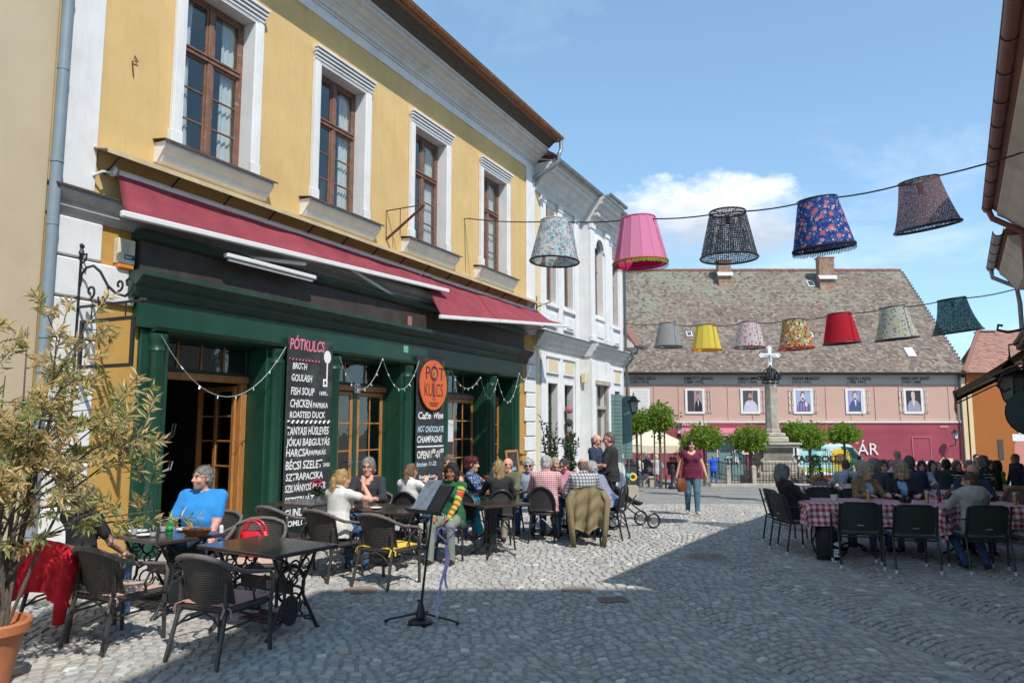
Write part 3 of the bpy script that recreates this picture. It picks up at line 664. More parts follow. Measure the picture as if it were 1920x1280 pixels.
 if stripe:
  dd=np.zeros(len(v))
  for i in (0,1):
   for (p0,p1,o)in ((shl[i],el[i],0),(el[i],wr[i],.285)):
    ab=p1-p0;t=np.clip(((v-p0)@ab)/(ab@ab),-.4,1);dist=np.linalg.norm(v-(p0+t[:,None]*ab),axis=1);w=dist<.10;dd[w]=(o+t*np.linalg.norm(ab))[w]
  attrs={'arm_t':dd}
 root=fast_obj('person',v,ff,mats,mi,attrs=attrs)
 root.location=(pos[0],pos[1],z);root.rotation_euler=(0,0,-R_(face))
 tag(root,label,'person',group)
 if hair:hair_obj(root,hair,hd,Mh,hk,haircol,neck,fine,seed,Ms)
 if glasses:glasses_obj(root,hd,Mh,hk,glasses)
 return root
def hair_obj(root,style,hd,Mh,hk,col,neck,fine,seed,Ms):
 long=style in ('long','pony','bob','shoulder','bun')
 h=.0085*fine;lo=hd-np.array((.20,.24,.36 if long else .16));hi=hd+np.array((.20,.22,.20));H=Field(lo,hi,h)
 e3=lambda x,y,zz:hd+(Mh[0]*x+Mh[1]*y+Mh[2]*zz)*hk;sc=lambda *r:np.array(r)*hk
 th={'short':.012,'crop':.005,'bald':.007,'curly':.030,'bob':.022,'long':.018,'shoulder':.022,'pony':.012,'bun':.013,'full':.022}[style]
 H.ell(e3(0,-.020,.046),sc(.076+th*.75,.093+th,.086+th),Mh,'top',0)
 H.ell(e3(0,-.035,-.01),sc(.072+th*.8,.068+th,.085),Mh,'top',.02)
 if style in ('bob','shoulder','long'):
  dn={'bob':-.085,'shoulder':-.15,'long':-.21}[style]
  for s in (-1,1):
   H.cone(e3(s*.072,.005,.03),e3(s*.082,.018 if style!='long' else 0,dn*.8),.030*hk,.026*hk,'top',.03);H.cone(e3(s*.045,-.055,.0),e3(s*.05,-.07,dn),.052*hk,.036*hk,'top',.03)
  H.cone(e3(0,-.07,.0),e3(0,-.085,dn*1.05),.055*hk,.040*hk,'top',.03)
 if style=='pony':
  pts=[e3(0,-.098,.03),e3(0,-.135,.0),e3(.01,-.13,-.08),e3(.015,-.115,-.17),e3(.01,-.105,-.23)]
  for j,(a,b)in enumerate(zip(pts[:-1],pts[1:])):H.cone(a,b,(.022,.030,.030,.024)[j]*hk,(.030,.030,.024,.010)[j]*hk,'top',.012)
 if style=='bun':H.ell(e3(0,-.105,.06),sc(.04,.035,.04),Mh,'top',.012)
 P=H.grid();q=(P-hd)@Mh.T/hk
 fl=.058 if style in ('short','crop','curly','full')else .058
 face=((q[...,0]/.068)**2+((q[...,1]-.105)/.075)**2+((q[...,2]+.035)/(.035+fl+.042))**2)**.5-1
 H.D=np.maximum(H.D,-face*.05)
 if style in ('short','crop','bald','curly','full'):
  line=-.035-.045*np.clip(-q[...,1]/.08,0,1)+.06*np.clip((q[...,1]-.0)/.05,0,1)
  H.D=np.maximum(H.D,(line-q[...,2])*.8)
  H.D=np.maximum(H.D,q[...,1]-.075)
  H.D=np.maximum(H.D,-(((q[...,1]+.01)/.022)**2+((q[...,2]+.005)/.033)**2-1)*.02-np.where(np.abs(q[...,0])>.06,0,1.0))
 if style=='bald':H.D=np.maximum(H.D,q[...,2]-(.055-.35*np.clip(q[...,1]+.06,0,1)))
 amp={'curly':.011,'full':.007}.get(style,.0042)
 r=np.random.RandomState(seed+77);n=0
 for _ in range(6):
  d=r.normal(size=3)*(90 if style=='curly' else 70);
  if long:d[2]*=.25
  n=n+np.sin(P@d+r.uniform(0,6)+1.5*np.sin(P@(r.normal(size=3)*25)))
 H.D+=amp*n/2.4
 v,f,l=H.out()
 nm='hair %.2f %.2f %.2f %d'%(*col,long)
 m=mat(nm,col,.55,.30,26,.3,55,spec=.35,stretch=(3,3,.5)if long else (2,2,1.2),col2=[min(1,c*1.35+.01)for c in col],f2=(.52,.72),s2=30)
 if fine<=1.3:
  r=np.random.RandomState(seed+5);n=1500 if fine<=1 else 700;c=v[f].mean(1);a_=v[f[:,1]]-v[f[:,0]];b_=v[f[:,3]]-v[f[:,0]];N=np.cross(a_,b_);N/=np.linalg.norm(N,axis=1)[:,None]+1e-9
  qn=(N@Mh.T);ok=np.where(((c-hd)@Mh.T)[:,2]>-.3)[0];i=ok[r.randint(len(ok),size=n)];p=c[i];nn=N[i];cr=p-(hd+(Mh[2]*.13-Mh[1]*.02)*hk);fl_=cr-nn*(cr*nn).sum(1)[:,None];fl_/=np.linalg.norm(fl_,axis=1)[:,None]+1e-9
  d=fl_*(1.0 if style!='curly' else .4)+nn*(.42 if style in ('short','full','curly','crop','bald')else .14)+r.normal(0,.35 if style in ('curly','full')else .2,(n,3));d/=np.linalg.norm(d,axis=1)[:,None];L=({'crop':.010,'bald':.014,'short':.024,'full':.032,'curly':.032}.get(style,.055)*r.uniform(.5,1.2,n))[:,None];w=np.cross(d,nn);w/=np.linalg.norm(w,axis=1)[:,None]+1e-9;w*=.0028*r.uniform(.6,1.3,n)[:,None];k0=len(v)
  p=p-nn*.002;v=np.concatenate([v,p-w,p+w,p+d*L+w*.3,p+d*L-w*.3]);j=np.arange(n);f=np.concatenate([f,np.stack([k0+j,k0+n+j,k0+2*n+j,k0+3*n+j],1)])
 fast_obj('hair',v,f,[m],parent=root)
def glasses_obj(root,hd,Mh,hk,kind):
 b=MB();e3=lambda x,y,zz:hd+(Mh[0]*x+Mh[1]*y+Mh[2]*zz)*hk
 for s in (-1,1):
  ring=[e3(s*.033+.024*math.cos(t),.101-.06*abs(s*.033+.024*math.cos(t))**1.2,.016+.018*math.sin(t))for t in np.linspace(0,2*math.pi,11)[:-1]]
  b.tube(ring,.0022,4,0,closed=True);b.tube([e3(s*.058,.096,.02),e3(s*.079,.04,.024),e3(s*.083,-.02,.018)],.0022,4)
  if kind=='sun':b.add([tuple(p)for p in ring],[tuple(range(10))],0)
 b.tube([e3(-.011,.103,.02),e3(.011,.103,.02)],.0022,4)
 b.build('sunglasses' if kind=='sun' else 'spectacles',M_['glasses'],root)
# ------------------------------------------------------------------ houses: generic pieces.  Local frame: x along the front, -y outward, z up
def wall(mb,x0,x1,z0,z1,y0,y1,holes,mi=0):
 xs=sorted({x0,x1,*[h[0]for h in holes],*[h[1]for h in holes]});zs=sorted({z0,z1,*[h[2]for h in holes],*[h[3]for h in holes]})
 xs=[x for x in xs if x0<=x<=x1];zs=[z for z in zs if z0<=z<=z1]
 solid=lambda i,j:0<=i<len(xs)-1 and 0<=j<len(zs)-1 and not any(h[0]-1e-6<=xs[i]and xs[i+1]<=h[1]+1e-6 and h[2]-1e-6<=zs[j]and zs[j+1]<=h[3]+1e-6 for h in holes)
 for i in range(len(xs)-1):
  for j in range(len(zs)-1):
   if not solid(i,j):continue
   a,b,c,d=xs[i],xs[i+1],zs[j],zs[j+1]
   mb.add([(a,y0,c),(b,y0,c),(b,y0,d),(a,y0,d)],[(0,1,2,3)],mi);mb.add([(a,y1,c),(b,y1,c),(b,y1,d),(a,y1,d)],[(3,2,1,0)],mi)
   if not solid(i-1,j):mb.add([(a,y0,c),(a,y1,c),(a,y1,d),(a,y0,d)],[(3,2,1,0)],mi)
   if not solid(i+1,j):mb.add([(b,y0,c),(b,y1,c),(b,y1,d),(b,y0,d)],[(0,1,2,3)],mi)
   if not solid(i,j-1):mb.add([(a,y0,c),(b,y0,c),(b,y1,c),(a,y1,c)],[(3,2,1,0)],mi)
   if not solid(i,j+1):mb.add([(a,y0,d),(b,y0,d),(b,y1,d),(a,y1,d)],[(0,1,2,3)],mi)
 return mb
def house(name,label,cat='building',org=FORG,phi=PHI):
 t=thing(name,label,cat,org,phi);return t
def casement(par,x0,x1,z0,z1,y,transom=None,cols=2,rows=3,m=None,fr=.075,glass=None,curtain=True,toprow=1,name='window',mun=.028,room=True):
 m=m or M_['brown_wood'];glass=glass or M_['pane'];b=MB()
 b.cbox(x0,y,z0,x0+fr,y+.07,z1,.006);b.cbox(x1-fr,y,z0,x1,y+.07,z1,.006);b.cbox(x0+fr,y,z0,x1-fr,y+.07,z0+fr,.006);b.cbox(x0+fr,y,z1-fr,x1-fr,y+.07,z1,.006)
 w=b.build(name,m,par);xm=(x0+x1)/2;panes=[]
 if transom:
  MB().cbox(x0+fr,y-.03,transom-.05,x1-fr,y+.05,transom+.05,.012).cbox(x0+fr,y-.05,transom+.02,x1-fr,y-.03,transom+.05,.006).build('transom',m,w)
  bands=[(z0+fr,transom-.05,rows),(transom+.05,z1-fr,toprow)]
 else:bands=[(z0+fr,z1-fr,rows)]
 for (a,c,nr)in bands:
  MB().cbox(xm-.05,y-.02,a,xm+.05,y+.055,c,.012).build('mullion',m,w)
  for (u0,u1)in ((x0+fr,xm-.05),(xm+.05,x1-fr)):
   sf=.042;sb=MB()
   sb.cbox(u0,y+.006,a,u0+sf,y+.05,c,.005);sb.cbox(u1-sf,y+.006,a,u1,y+.05,c,.005);sb.cbox(u0+sf,y+.006,a,u1-sf,y+.05,a+sf,.005);sb.cbox(u0+sf,y+.006,c-sf,u1-sf,y+.05,c,.005);sb.build('sash',m,w)
   nc=max(1,cols//2);dx=(u1-u0-2*sf)/nc;dz=(c-a-2*sf)/nr
   for i in range(nr):
    if i:MB().cbox(u0+sf,y+.012,a+sf+dz*i-mun/2,u1-sf,y+.04,a+sf+dz*i+mun/2,.004).build('glazing_bar',m,w)
    for j in range(nc):
     q=MB().box(-dx/2+.002,0,-dz/2+.002,dx/2-.002,.004,dz/2-.002).build('pane',glass,w);q.location=(u0+sf+dx*(j+.5),y+.026,a+sf+dz*(i+.5))
     q.rotation_euler=(R_(random.uniform(-.7,.7)),0,R_(random.uniform(-.7,.7)))
   for j in range(1,nc):MB().cbox(u0+sf+dx*j-mun/2,y+.014,a+sf,u0+sf+dx*j+mun/2,y+.038,c-sf,.004).build('glazing_bar',m,w)
 if curtain:
  fq=random.uniform(13,24);wl=random.uniform(.6,1.05)
  for (u0,u1,ph)in ((x0+.05,x0+.05+(x1-x0)*.36*wl,x0),(x1-.06-(x1-x0)*.30*wl,x1-.06,x1)):
   MB().sheet(lambda a,c:(u0+(u1-u0)*a*(1-.12*math.sin(c*3.1)),y+.115+.017*math.sin(a*fq+ph+c*.7)+.008*math.sin(a*41+ph),z0+.05+(z1-z0-.1)*c),26,5).build('curtain',M_['curtain'],w,smooth='all')
 if room:
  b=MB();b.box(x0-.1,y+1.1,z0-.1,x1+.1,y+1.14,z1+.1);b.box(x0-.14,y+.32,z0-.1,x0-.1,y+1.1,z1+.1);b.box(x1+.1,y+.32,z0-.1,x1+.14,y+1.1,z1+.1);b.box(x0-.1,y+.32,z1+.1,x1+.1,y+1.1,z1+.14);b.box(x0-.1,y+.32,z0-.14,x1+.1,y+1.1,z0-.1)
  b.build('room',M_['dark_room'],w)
 return w
def cornice(steps,z0,back=.0):
 """outline from (projection, height) steps, closed at the wall"""
 return [(back,z0)]+[(-p,z)for p,z in steps]+[(back,steps[-1][1])]
def gutter(par,x0,x1,y,z,r,m,name='gutter',hooks=True,hm=None):
 b=MB();n=10
 sec=[(y+r*math.cos(math.pi+math.pi*k/n),z+r*math.sin(math.pi+math.pi*k/n))for k in range(n+1)];sec2=[(y+(r-.008)*math.cos(math.pi+math.pi*k/n),z+(r-.008)*math.sin(math.pi+math.pi*k/n))for k in range(n+1)][::-1]
 b.prof(sec+sec2,x0,x1);b.tube([(x0,y-r,z),(x1,y-r,z)],.011,6)
 g=b.build(name,m,par,smooth=True)
 if hooks:
  x=x0+.3
  while x<x1:
   c=MB();c.tube([(x,y+(r+.004)*math.cos(math.pi+math.pi*k/8),z+(r+.004)*math.sin(math.pi+math.pi*k/8))for k in range(9)]+[(x,y+r,z+.05)],.009,5);c.build('gutter_hook',hm or m,g);x+=.9
 return g
def tile_roof(par,name,x0,x1,eave,ridge,tw,th,mt,hip0=0.0,hip1=0.0,seed=1,ragged=.012,th_=.018,maxskip=0.0):
 """beaver-tail tiles as one mesh.  eave/ridge = (y,z)"""
 rng=np.random.RandomState(seed);ey,ez=eave;ry,rz=ridge;L=math.hypot(ry-ey,rz-ez);ux,uz=(ry-ey)/L,(rz-ez)/L;nx,nz=-uz,ux
 V=[];F=[];Cc=[];n=int(L/th)
 for i in range(n):
  t=i/n;a=x0+hip0*t;b=x1-hip1*t;m=max(1,int((b-a)/tw));sh=(i%2)*.5*tw
  for j in range(m+1):
   u=a-tw*.5+j*tw+sh;
   if u+tw<a or u>b:continue
   u0=max(u+.004,a);u1=min(u+tw-.004,b)
   if u1-u0<.02:continue
   s0=i*th-.02+rng.normal(0,ragged);s1=s0+th*1.45;lift=.020+abs(rng.normal(0,.007));tl=rng.normal(0,.006)
   P=[]
   for (uu,ss,hh)in ((u0,s0+.02,lift+tl),((u0+u1)/2,s0-.005,lift),(u1,s0+.02,lift-tl),(u1,s1,.004),(u0,s1,.004)):
    P.append((uu,ey+ux*ss+nx*hh,ez+uz*ss+nz*hh))
   P+=[(q[0],q[1]-nx*th_,q[2]-nz*th_)for q in P[:3]]
   k=len(V);V+=P;F+=[(k,k+1,k+2,k+3,k+4)[::1],(k,k+5,k+6,k+1),(k+1,k+6,k+7,k+2)]
   c=rng.rand();Cc+=[c]*8
 me=bpy.data.meshes.new(name);me.from_pydata(V,[],F);me.materials.append(mt);me.attributes.new('tile','FLOAT','POINT').data.foreach_set('value',np.array(Cc,np.float32));me.update()
 o=obj(name,me,par);o['kind']='stuff';return o
def tile_mat(name,cols,moss=None,mossy=.5,bands=None):
 m=bpy.data.materials.new(name);m.use_nodes=True ;nt,b=pbsdf(m);a=nd(nt,'Attribute',attribute_name='tile').outputs['Fac'];tc=nd(nt,'TexCoord').outputs['Object']
 n=len(cols);c=ramp(nt,a,[(i/(n-1),cols[i])for i in range(n)]);nz=nd(nt,'TexNoise',{'Vector':tc,'Scale':30.0,'Detail':5.0}).outputs[0]
 c=mixc(nt,1.0,c,ramp(nt,nz,[(.3,.7),(.7,1.15)]),'MULTIPLY')
 if moss:
  n2=nd(nt,'TexNoise',{'Vector':tc,'Scale':.42,'Detail':5.0,'Roughness':.65}).outputs[0];n2=math_(nt,'ADD',n2,math_(nt,'MULTIPLY',math_(nt,'SUBTRACT',a,.5),.30))
  if bands:
   sp=nd(nt,'SeparateXYZ',{0:tc});n2=math_(nt,'ADD',n2,math_(nt,'MULTIPLY',math_(nt,'SUBTRACT',sp.outputs[2],bands[0]),bands[1]))
  c=mixc(nt,math_(nt,'MULTIPLY',ramp(nt,n2,[(mossy-.06,0.),(mossy+.10,1.)]),.85),c,moss)
 nt.links.new(c,b.inputs['Base Color']);b.inputs['Roughness'].default_value=.92;return m
M_['tile_old']=tile_mat('old mossy roof tiles',[(.125,.095,.08),(.195,.15,.12),(.27,.205,.16),(.155,.13,.11),(.34,.275,.215),(.23,.17,.14),(.10,.09,.083)],(.25,.255,.195),.58,(9.5,.04))
M_['tile_red']=tile_mat('red brown roof tiles',[(.27,.13,.10),(.36,.18,.135),(.42,.22,.16),(.30,.17,.135)],(.30,.2,.16),.62)
# ------------------------------------------------------------------ beige house on the far left
def beige_house():
 h=house('beige_house','plain beige rendered house wall at the left edge of the street')
 b=MB();wall(b,-8,5.42,-.6,11.2,-.07,6,[]);b.build('wall',M_['beige'],h)
 MB().prof([(-.075,-.6),(-.085,-.6),(-.085,.42),(-.075,.44)],-8,5.40).build('plinth',M_['offwhite'],h)
 b=MB();pts=[(5.47,-.16,.25),(5.47,-.16,11.1)];b.tube(pts,.068,12);b.tube([(5.47,-.16,.3),(5.47,-.2,.12),(5.47,-.3,.06)],.068,12)
 dp=b.build('downpipe',M_['pipe'],h,smooth=True)
 for z in (1.0,2.9,5.1,7.4,9.6):MB().tube([(5.47,-.16,z),(5.47,-.16,z+.05)],.077,12).box(5.46,-.1,z+.01,5.48,-.05,z+.035).build('pipe_clamp',M_['pipe'],dp)
 for z in (4.3,6.3):MB().tube([(5.47,-.16,z),(5.47,-.16,z+.09)],.0735,12).build('pipe_joint',M_['pipe'],dp,smooth=True)
 b=MB();b.box(-8.3,-.75,11.2,5.42,6.4,11.35);b.prof([(-.75,11.35),(6.4,11.35),(2.8,15.2)],-8.3,5.42);b.build('roof',M_['tile_red'],h)
beige_house()
# ------------------------------------------------------------------ yellow corner house with the green shopfront
def yellow_house():
 h=house('yellow_house','two-storey yellow house with white trim and a dark green shopfront');Y=M_['yellow'];W=M_['white']
 cs=[8.0,11.0,14.17,17.40];holes=[(c-.69,c+.69,5.93,8.62)for c in cs]
 b=MB();wall(b,5.43,20.0,4.55,10.35,0,.45,holes);b.build('wall',Y,h)
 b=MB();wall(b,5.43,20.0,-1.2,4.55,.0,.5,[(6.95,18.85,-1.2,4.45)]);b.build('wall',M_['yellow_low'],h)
 b=MB();b.box(5.43,6.2,-1.2,20,6.4,10.35);b.box(5.43,.5,-1.2,5.6,6.2,10.35);b.box(19.8,.5,-1.2,20,6.2,10.35);b.box(5.6,.5,4.6,19.8,6.2,4.75);b.build('wall',M_['cream'],h)
 b=MB();b.prof([(-.85,10.42),(6.9,10.42),(2.9,14.2)],5.0,20.15);b.build('roof',M_['tile_red'],h)
 r=MB()
 for i in range(150):
  x=5.1+i*.1;r.lathe([(.05,0),(.05,.01)],(0,0,0),8,T=Matrix.Translation((x,-.93,10.47))@Matrix.Rotation(R_(-48),4,'X')@Matrix.Rotation(R_(90),4,'X'))
 r.build('eaves_tiles',M_['tile_red'],h)
 MB().box(12.5,1.6,12,13.3,2.3,14.9).box(12.4,1.5,14.9,13.4,2.4,15.05).build('chimney',M_['tile_red'],h)
 for c in cs:
  sb=MB()
  for (a0,a1,z0,z1)in ((c-.85,c-.69,5.95,8.62),(c+.69,c+.85,5.95,8.62)):
   sb.cbox(a0,-.075,z0,a1,.0,z1,.012);sb.cbox(a0+(.0 if a0<c else .05),-.10,z0,a1-(.05 if a0<c else 0),-.07,z1,.008)
  sb.cbox(c-.85,-.075,8.62,c+.85,.0,8.90,.01)
  for i in range(4):sb.cbox(c-.86-.012*i,-.095-.028*i,8.66+.062*i,c+.86+.012*i,-.07,8.705+.062*i,.006)
  for s in (-1,1):sb.cbox(c+s*.77-.10,-.105,5.95,c+s*.77+.10,0,6.17,.01)
  sb.box(c-.69,-.07,5.95,c-.672,.25,8.62);sb.box(c+.672,-.07,5.95,c+.69,.25,8.62);sb.box(c-.672,-.07,8.602,c+.672,.25,8.62)
  sb.build('window_surround',W,h)
  sl=MB();sl.prof(cornice([(.06,5.60),(.10,5.62),(.13,5.68),(.14,5.73),(.21,5.80),(.24,5.84),(.24,5.90)],5.60),c-1.02,c+1.02);sl.prof(cornice([(.05,5.60),(.23,5.83),(.23,5.895)],5.62),c-1.06,c-1.02);sl.prof(cornice([(.05,5.60),(.23,5.83),(.23,5.895)],5.62),c+1.02,c+1.06)
  so=sl.build('window_sill',W,h);MB().prof([(.2,5.945),(-.02,5.935),(-.27,5.905),(-.275,5.88),(-.28,5.88),(-.28,5.912),(-.02,5.945)],c-1.1,c+1.1).build('sill_flashing',mat('dark sheet flashing',(.10,.075,.06),.6,.2,8),so)
  casement(h,c-.672,c+.672,5.945,8.602,.19,transom=7.66,cols=2,rows=3)
 MB().cbox(5.50,-.05,4.9,6.06,0,10.0,.01).build('pilaster',W,h);MB().cbox(19.43,-.05,4.9,20.0,0,9.56,.01).build('pilaster',W,h)
 z=4.50;k=0
 while z>-.6:
  hh=.52;b=MB().cbox(5.52,-.07,z-hh+.012,6.2 if k!=1 else 6.72,0,z-.012,.018);b.build('quoin',W,h);z-=hh;k+=1
 z=4.05;k=0
 while z>-.9:
  MB().cbox(19.38 if k%2 else 19.28,-.07,z-.42+.012,20.0,0,z-.012,.018).build('quoin',W,h);z-=.42;k+=1
 MB().box(5.0,-.035,9.55,20.0,0,9.74).build('frieze',W,h)
 MB().prof(cornice([(.07,9.74),(.07,9.80),(.10,9.80),(.12,9.86),(.20,9.93),(.22,9.93),(.22,9.98),(.30,10.02),(.36,10.08),(.44,10.10),(.44,10.19),(.48,10.20),(.50,10.24)],9.74),4.9,20.05).build('cornice',M_['offwhite'],h)
 MB().prof([(-.50,10.24),(-.52,10.24),(-.84,10.50),(-.80,10.54),(0,10.54),(0,10.40),(-.45,10.26)],4.9,20.05).build('eaves_board',M_['soffit'],h)
 gutter(h,4.6,20.1,-.90,10.50,.085,M_['copper'])
 b=MB();b.tube([(20.05,-.90,10.42),(20.07,-.90,10.15),(20.0,-.86,9.98)],.062,10);b.tube([(20.0,-.86,10.02),(20.0,-.84,9.78),(19.96,-.62,9.58),(19.9,-.08,9.34),(19.9,-.02,9.1)],.062,10);b.build('downpipe',M_['zinc'],h,smooth=True)
 bc=MB();bc.prof(cornice([(.05,4.50),(.08,4.56),(.12,4.60),(.12,4.66),(.17,4.70),(.22,4.76),(.22,4.83)],4.50),5.46,20.0);bc.build('belt_course',M_['greystone'],h)
 MB().prof([(0,4.88),(-.25,4.83),(-.255,4.81),(-.26,4.835),(0,4.90)],5.44,20.0).build('course_flashing',mat('dark sheet flashing',(.1,.08,.06)),h)
 MB().prof([(0,5.50),(-.34,5.43),(-.35,5.38),(-.36,5.38),(-.36,5.445),(0,5.52)],6.0,20.0).build('awning_cover',mat('cover sheet',(.55,.44,.26),.5,.15,4),h)
 for i in range(15):MB().tube([(6.2+i*.95,-.33,5.42),(6.2+i*.95,-.16,5.28),(6.2+i*.95,0,5.20)],.016,5).build('cover_bracket',M_['iron'],h)
 MB().tube([(6.53,-.02,7.02),(6.58,-.03,6.95),(6.50,-.02,6.93),(6.54,-.01,6.72)],.010,5).build('rusty_hook',mat('rust',(.16,.07,.03),.9),h)
# ---------------- shopfront
 G=M_['green'];GD=M_['green_dark']
 b=MB();b.box(6.72,-.13,3.96,19.05,.45,4.42);b.build('fascia_board',M_['brown_board'],h)
 MB().prof(cornice([(.16,4.40),(.20,4.43),(.24,4.50),(.24,4.54)],4.40),6.66,19.1).build('fascia_trim',GD,h)
 MB().prof(cornice([(.14,3.60),(.17,3.63),(.20,3.70),(.20,3.74),(.27,3.79),(.33,3.85),(.36,3.88),(.36,3.95)],3.60,.1),6.60,18.35).build('shop_cornice',GD,h)
 MB().prof(cornice([(.14,3.60),(.17,3.63),(.20,3.70),(.20,3.74),(.27,3.79),(.33,3.85),(.36,3.88),(.36,3.95)],3.60,.1),18.35,19.22,T=None).build('shop_cornice',mat('weathered brown timber',(.075,.055,.048),.8,.3,5,.15,40),h)
 MB().box(6.74,-.12,3.20,19.02,.45,3.60).build('architrave',G,h)
 bays=[(7.32,9.22),(11.08,13.12),(14.98,17.0),(17.34,18.46)]
 prev=6.85
 for (a,c)in bays:
  MB().cbox(prev,-.06,-.9,a,.42,3.20,.012).build('shop_pier',G,h);prev=c
  MB().prof(cornice([(.12,3.14),(.20,3.17),(.23,3.22)],3.14,.3),a-.34,c+.34).build('bay_ledge',G,h)
 MB().cbox(prev,-.06,-.9,18.82,.42,3.20,.012).build('shop_pier',G,h)
 for s_ in (7.10,9.42,10.90,13.30,14.80,17.17,18.62):
  b=MB();b.lathe([(.14,-.9),(.14,.28),(.118,.34),(.112,.36),(.112,2.86),(.13,2.90),(.115,2.94),(.115,3.0),(.145,3.06),(.145,3.13)],(s_,-.07,0),16);b.build('shop_column',G,h,smooth=True)
 O=M_['oak'];PD=M_['pane_dark'];yb=.36
 def lights(x0,x1,z0,z1,n,mm,nm='transom_light'):
  b=MB();b.cbox(x0,yb,z0,x1,yb+.07,z0+.05,.006);b.cbox(x0,yb,z1-.05,x1,yb+.07,z1,.006);b.cbox(x0,yb,z0+.05,x0+.05,yb+.07,z1-.05,.006);b.cbox(x1-.05,yb,z0+.05,x1,yb+.07,z1-.05,.006);w=b.build(nm,M_['green_dark'],h)
  dx=(x1-x0-.1)/n
  for i in range(n):
   if i:MB().cbox(x0+.05+dx*i-.018,yb+.01,z0+.05,x0+.05+dx*i+.018,yb+.05,z1-.05,.005).build('glazing_bar',mm,w)
   q=MB().box(-dx/2+.004,0,z0+.05,dx/2-.004,.004,z1-.05).build('pane',PD,w);q.location=(x0+.05+dx*(i+.5),yb+.03,0)
  return w
 def leaf(par,w,z0,z1,cols,rows,low=.55,nm='shop_door',mm=None,handle=True,side=1):
  mm=mm or O;b=MB();st=.085
  b.cbox(0,0,z0,st,.045,z1,.006);b.cbox(w-st,0,z0,w,.045,z1,.006);b.cbox(st,0,z1-st,w-st,.045,z1,.006);b.cbox(st,0,z0,w-st,.045,z0+.14,.006)
  if low:b.cbox(st,0,z0+low,w-st,.045,z0+low+.1,.006);b.box(st,.014,z0+.14,w-st,.03,z0+low)
  d=b.build(nm,mm,par);a=z0+low+(.1 if low else .14);c=z1-st;dx=(w-2*st)/cols;dz=(c-a)/rows
  for i in range(1,cols):MB().cbox(st+dx*i-.015,.004,a,st+dx*i+.015,.04,c,.004).build('glazing_bar',mm,d)
  for j in range(1,rows):MB().cbox(st,.006,a+dz*j-.015,w-st,.038,a+dz*j+.015,.004).build('glazing_bar',mm,d)
  for i in range(cols):
   for j in range(rows):MB().box(st+dx*i+.003,.02,a+dz*j+.003,st+dx*(i+1)-.003,.024,a+dz*(j+1)-.003).build('pane',PD,d)
  if handle:
   hx=w-.04 if side>0 else .04;MB().box(hx-.02,-.008,1.0,hx+.02,0,1.2).tube([(hx,0,1.12),(hx,-.05,1.12),(hx-side*.11,-.05,1.12)],.009,6).build('handle',M_['steel'],d)
  return d
 lights(7.32,9.22,2.66,3.16,4,O);MB().cbox(7.32,yb-.03,2.54,9.22,yb+.10,2.655,.008).build('lintel',O,h)
 d=leaf(h,.86,.06,2.5,2,4,.6);d.location=(9.0,1.25,0);d.rotation_euler=(0,0,R_(-16))
 MB().cbox(9.10,yb,-.2,9.22,yb+.12,2.54,.008).build('door_jamb',O,h);d2=leaf(h,.62,.06,2.5,1,4,.6,handle=False);d2.location=(9.06,yb+.06,0);d2.rotation_euler=(0,0,R_(78))
 lights(11.08,13.12,2.66,3.16,3,O);MB().cbox(11.08,yb-.03,2.54,13.12,yb+.10,2.655,.008).build('lintel',O,h)
 MB().box(11.08,yb,-.9,11.16,yb+.08,2.54).box(13.04,yb,-.9,13.12,yb+.08,2.54).box(12.04,yb-.01,-.9,12.16,yb+.08,2.54).build('door_jamb',G,h)
 d=leaf(h,.87,-.35,2.52,2,4,.5);d.location=(11.165,yb,0);d=leaf(h,.87,-.35,2.52,2,4,.5,side=-1);d.location=(12.165,yb,0)
 p=MB().cbox(12.02,yb-.045,2.50,12.20,yb-.032,2.70,.003).build('number_plate',M_['porcelain'],h);text('numeral','11',M_['iron'],p,(12.11,yb-.048,2.545),(R_(90),0,0),size=.16,align='CENTER',bold=.006)
 paper=mat('taped paper',(.62,.66,.68),.9,.1,20)
 MB().box(11.33,yb-.004,1.45,11.53,yb-.001,1.95).build('paper_notice',paper,h)
 lights(14.98,17.0,2.62,3.16,4,M_['brown_wood']);MB().cbox(14.98,yb-.03,2.5,17.0,yb+.1,2.62,.008).build('lintel',M_['brown_wood'],h)
 d=leaf(h,1.98,.45,2.5,4,4,0,'shop_window',handle=False);d.location=(15.0,yb,0);MB().cbox(14.98,yb-.04,-.9,17.0,yb+.1,.45,.01).build('stall_riser',G,h);MB().box(15.72,yb-.006,1.45,15.96,yb-.002,1.98).build('paper_notice',paper,h)
 lights(17.34,18.46,2.62,3.16,2,M_['brown_wood']);MB().cbox(17.34,yb-.03,2.5,18.46,yb+.1,2.62,.008).build('lintel',M_['brown_wood'],h)
 d=leaf(h,1.08,-.35,2.5,3,4,.5);d.location=(17.36,yb,0)
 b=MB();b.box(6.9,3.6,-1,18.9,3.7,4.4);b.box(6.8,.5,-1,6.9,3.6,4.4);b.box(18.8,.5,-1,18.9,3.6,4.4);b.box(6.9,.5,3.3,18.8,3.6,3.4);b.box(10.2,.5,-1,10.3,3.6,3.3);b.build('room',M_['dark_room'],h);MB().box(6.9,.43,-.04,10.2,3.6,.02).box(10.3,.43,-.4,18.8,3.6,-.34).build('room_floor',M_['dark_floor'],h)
 MB().box(6.95,-.9,-.02,9.3,.45,.05).build('door_step',M_['stone'],h)
 for (x,z)in ((8.15,1.75),(8.75,1.8)):MB().box(x,3.56,z,x+.30,3.6,z+.42).box(x+.04,3.55,z+.04,x+.26,3.56,z+.38).build('picture_frame',M_['blackplastic'],h)
 MB().box(13.2,-.137,3.98,13.36,-.132,4.2).build('pink_note',mat('faded pink card',(.36,.17,.13),.9),h)
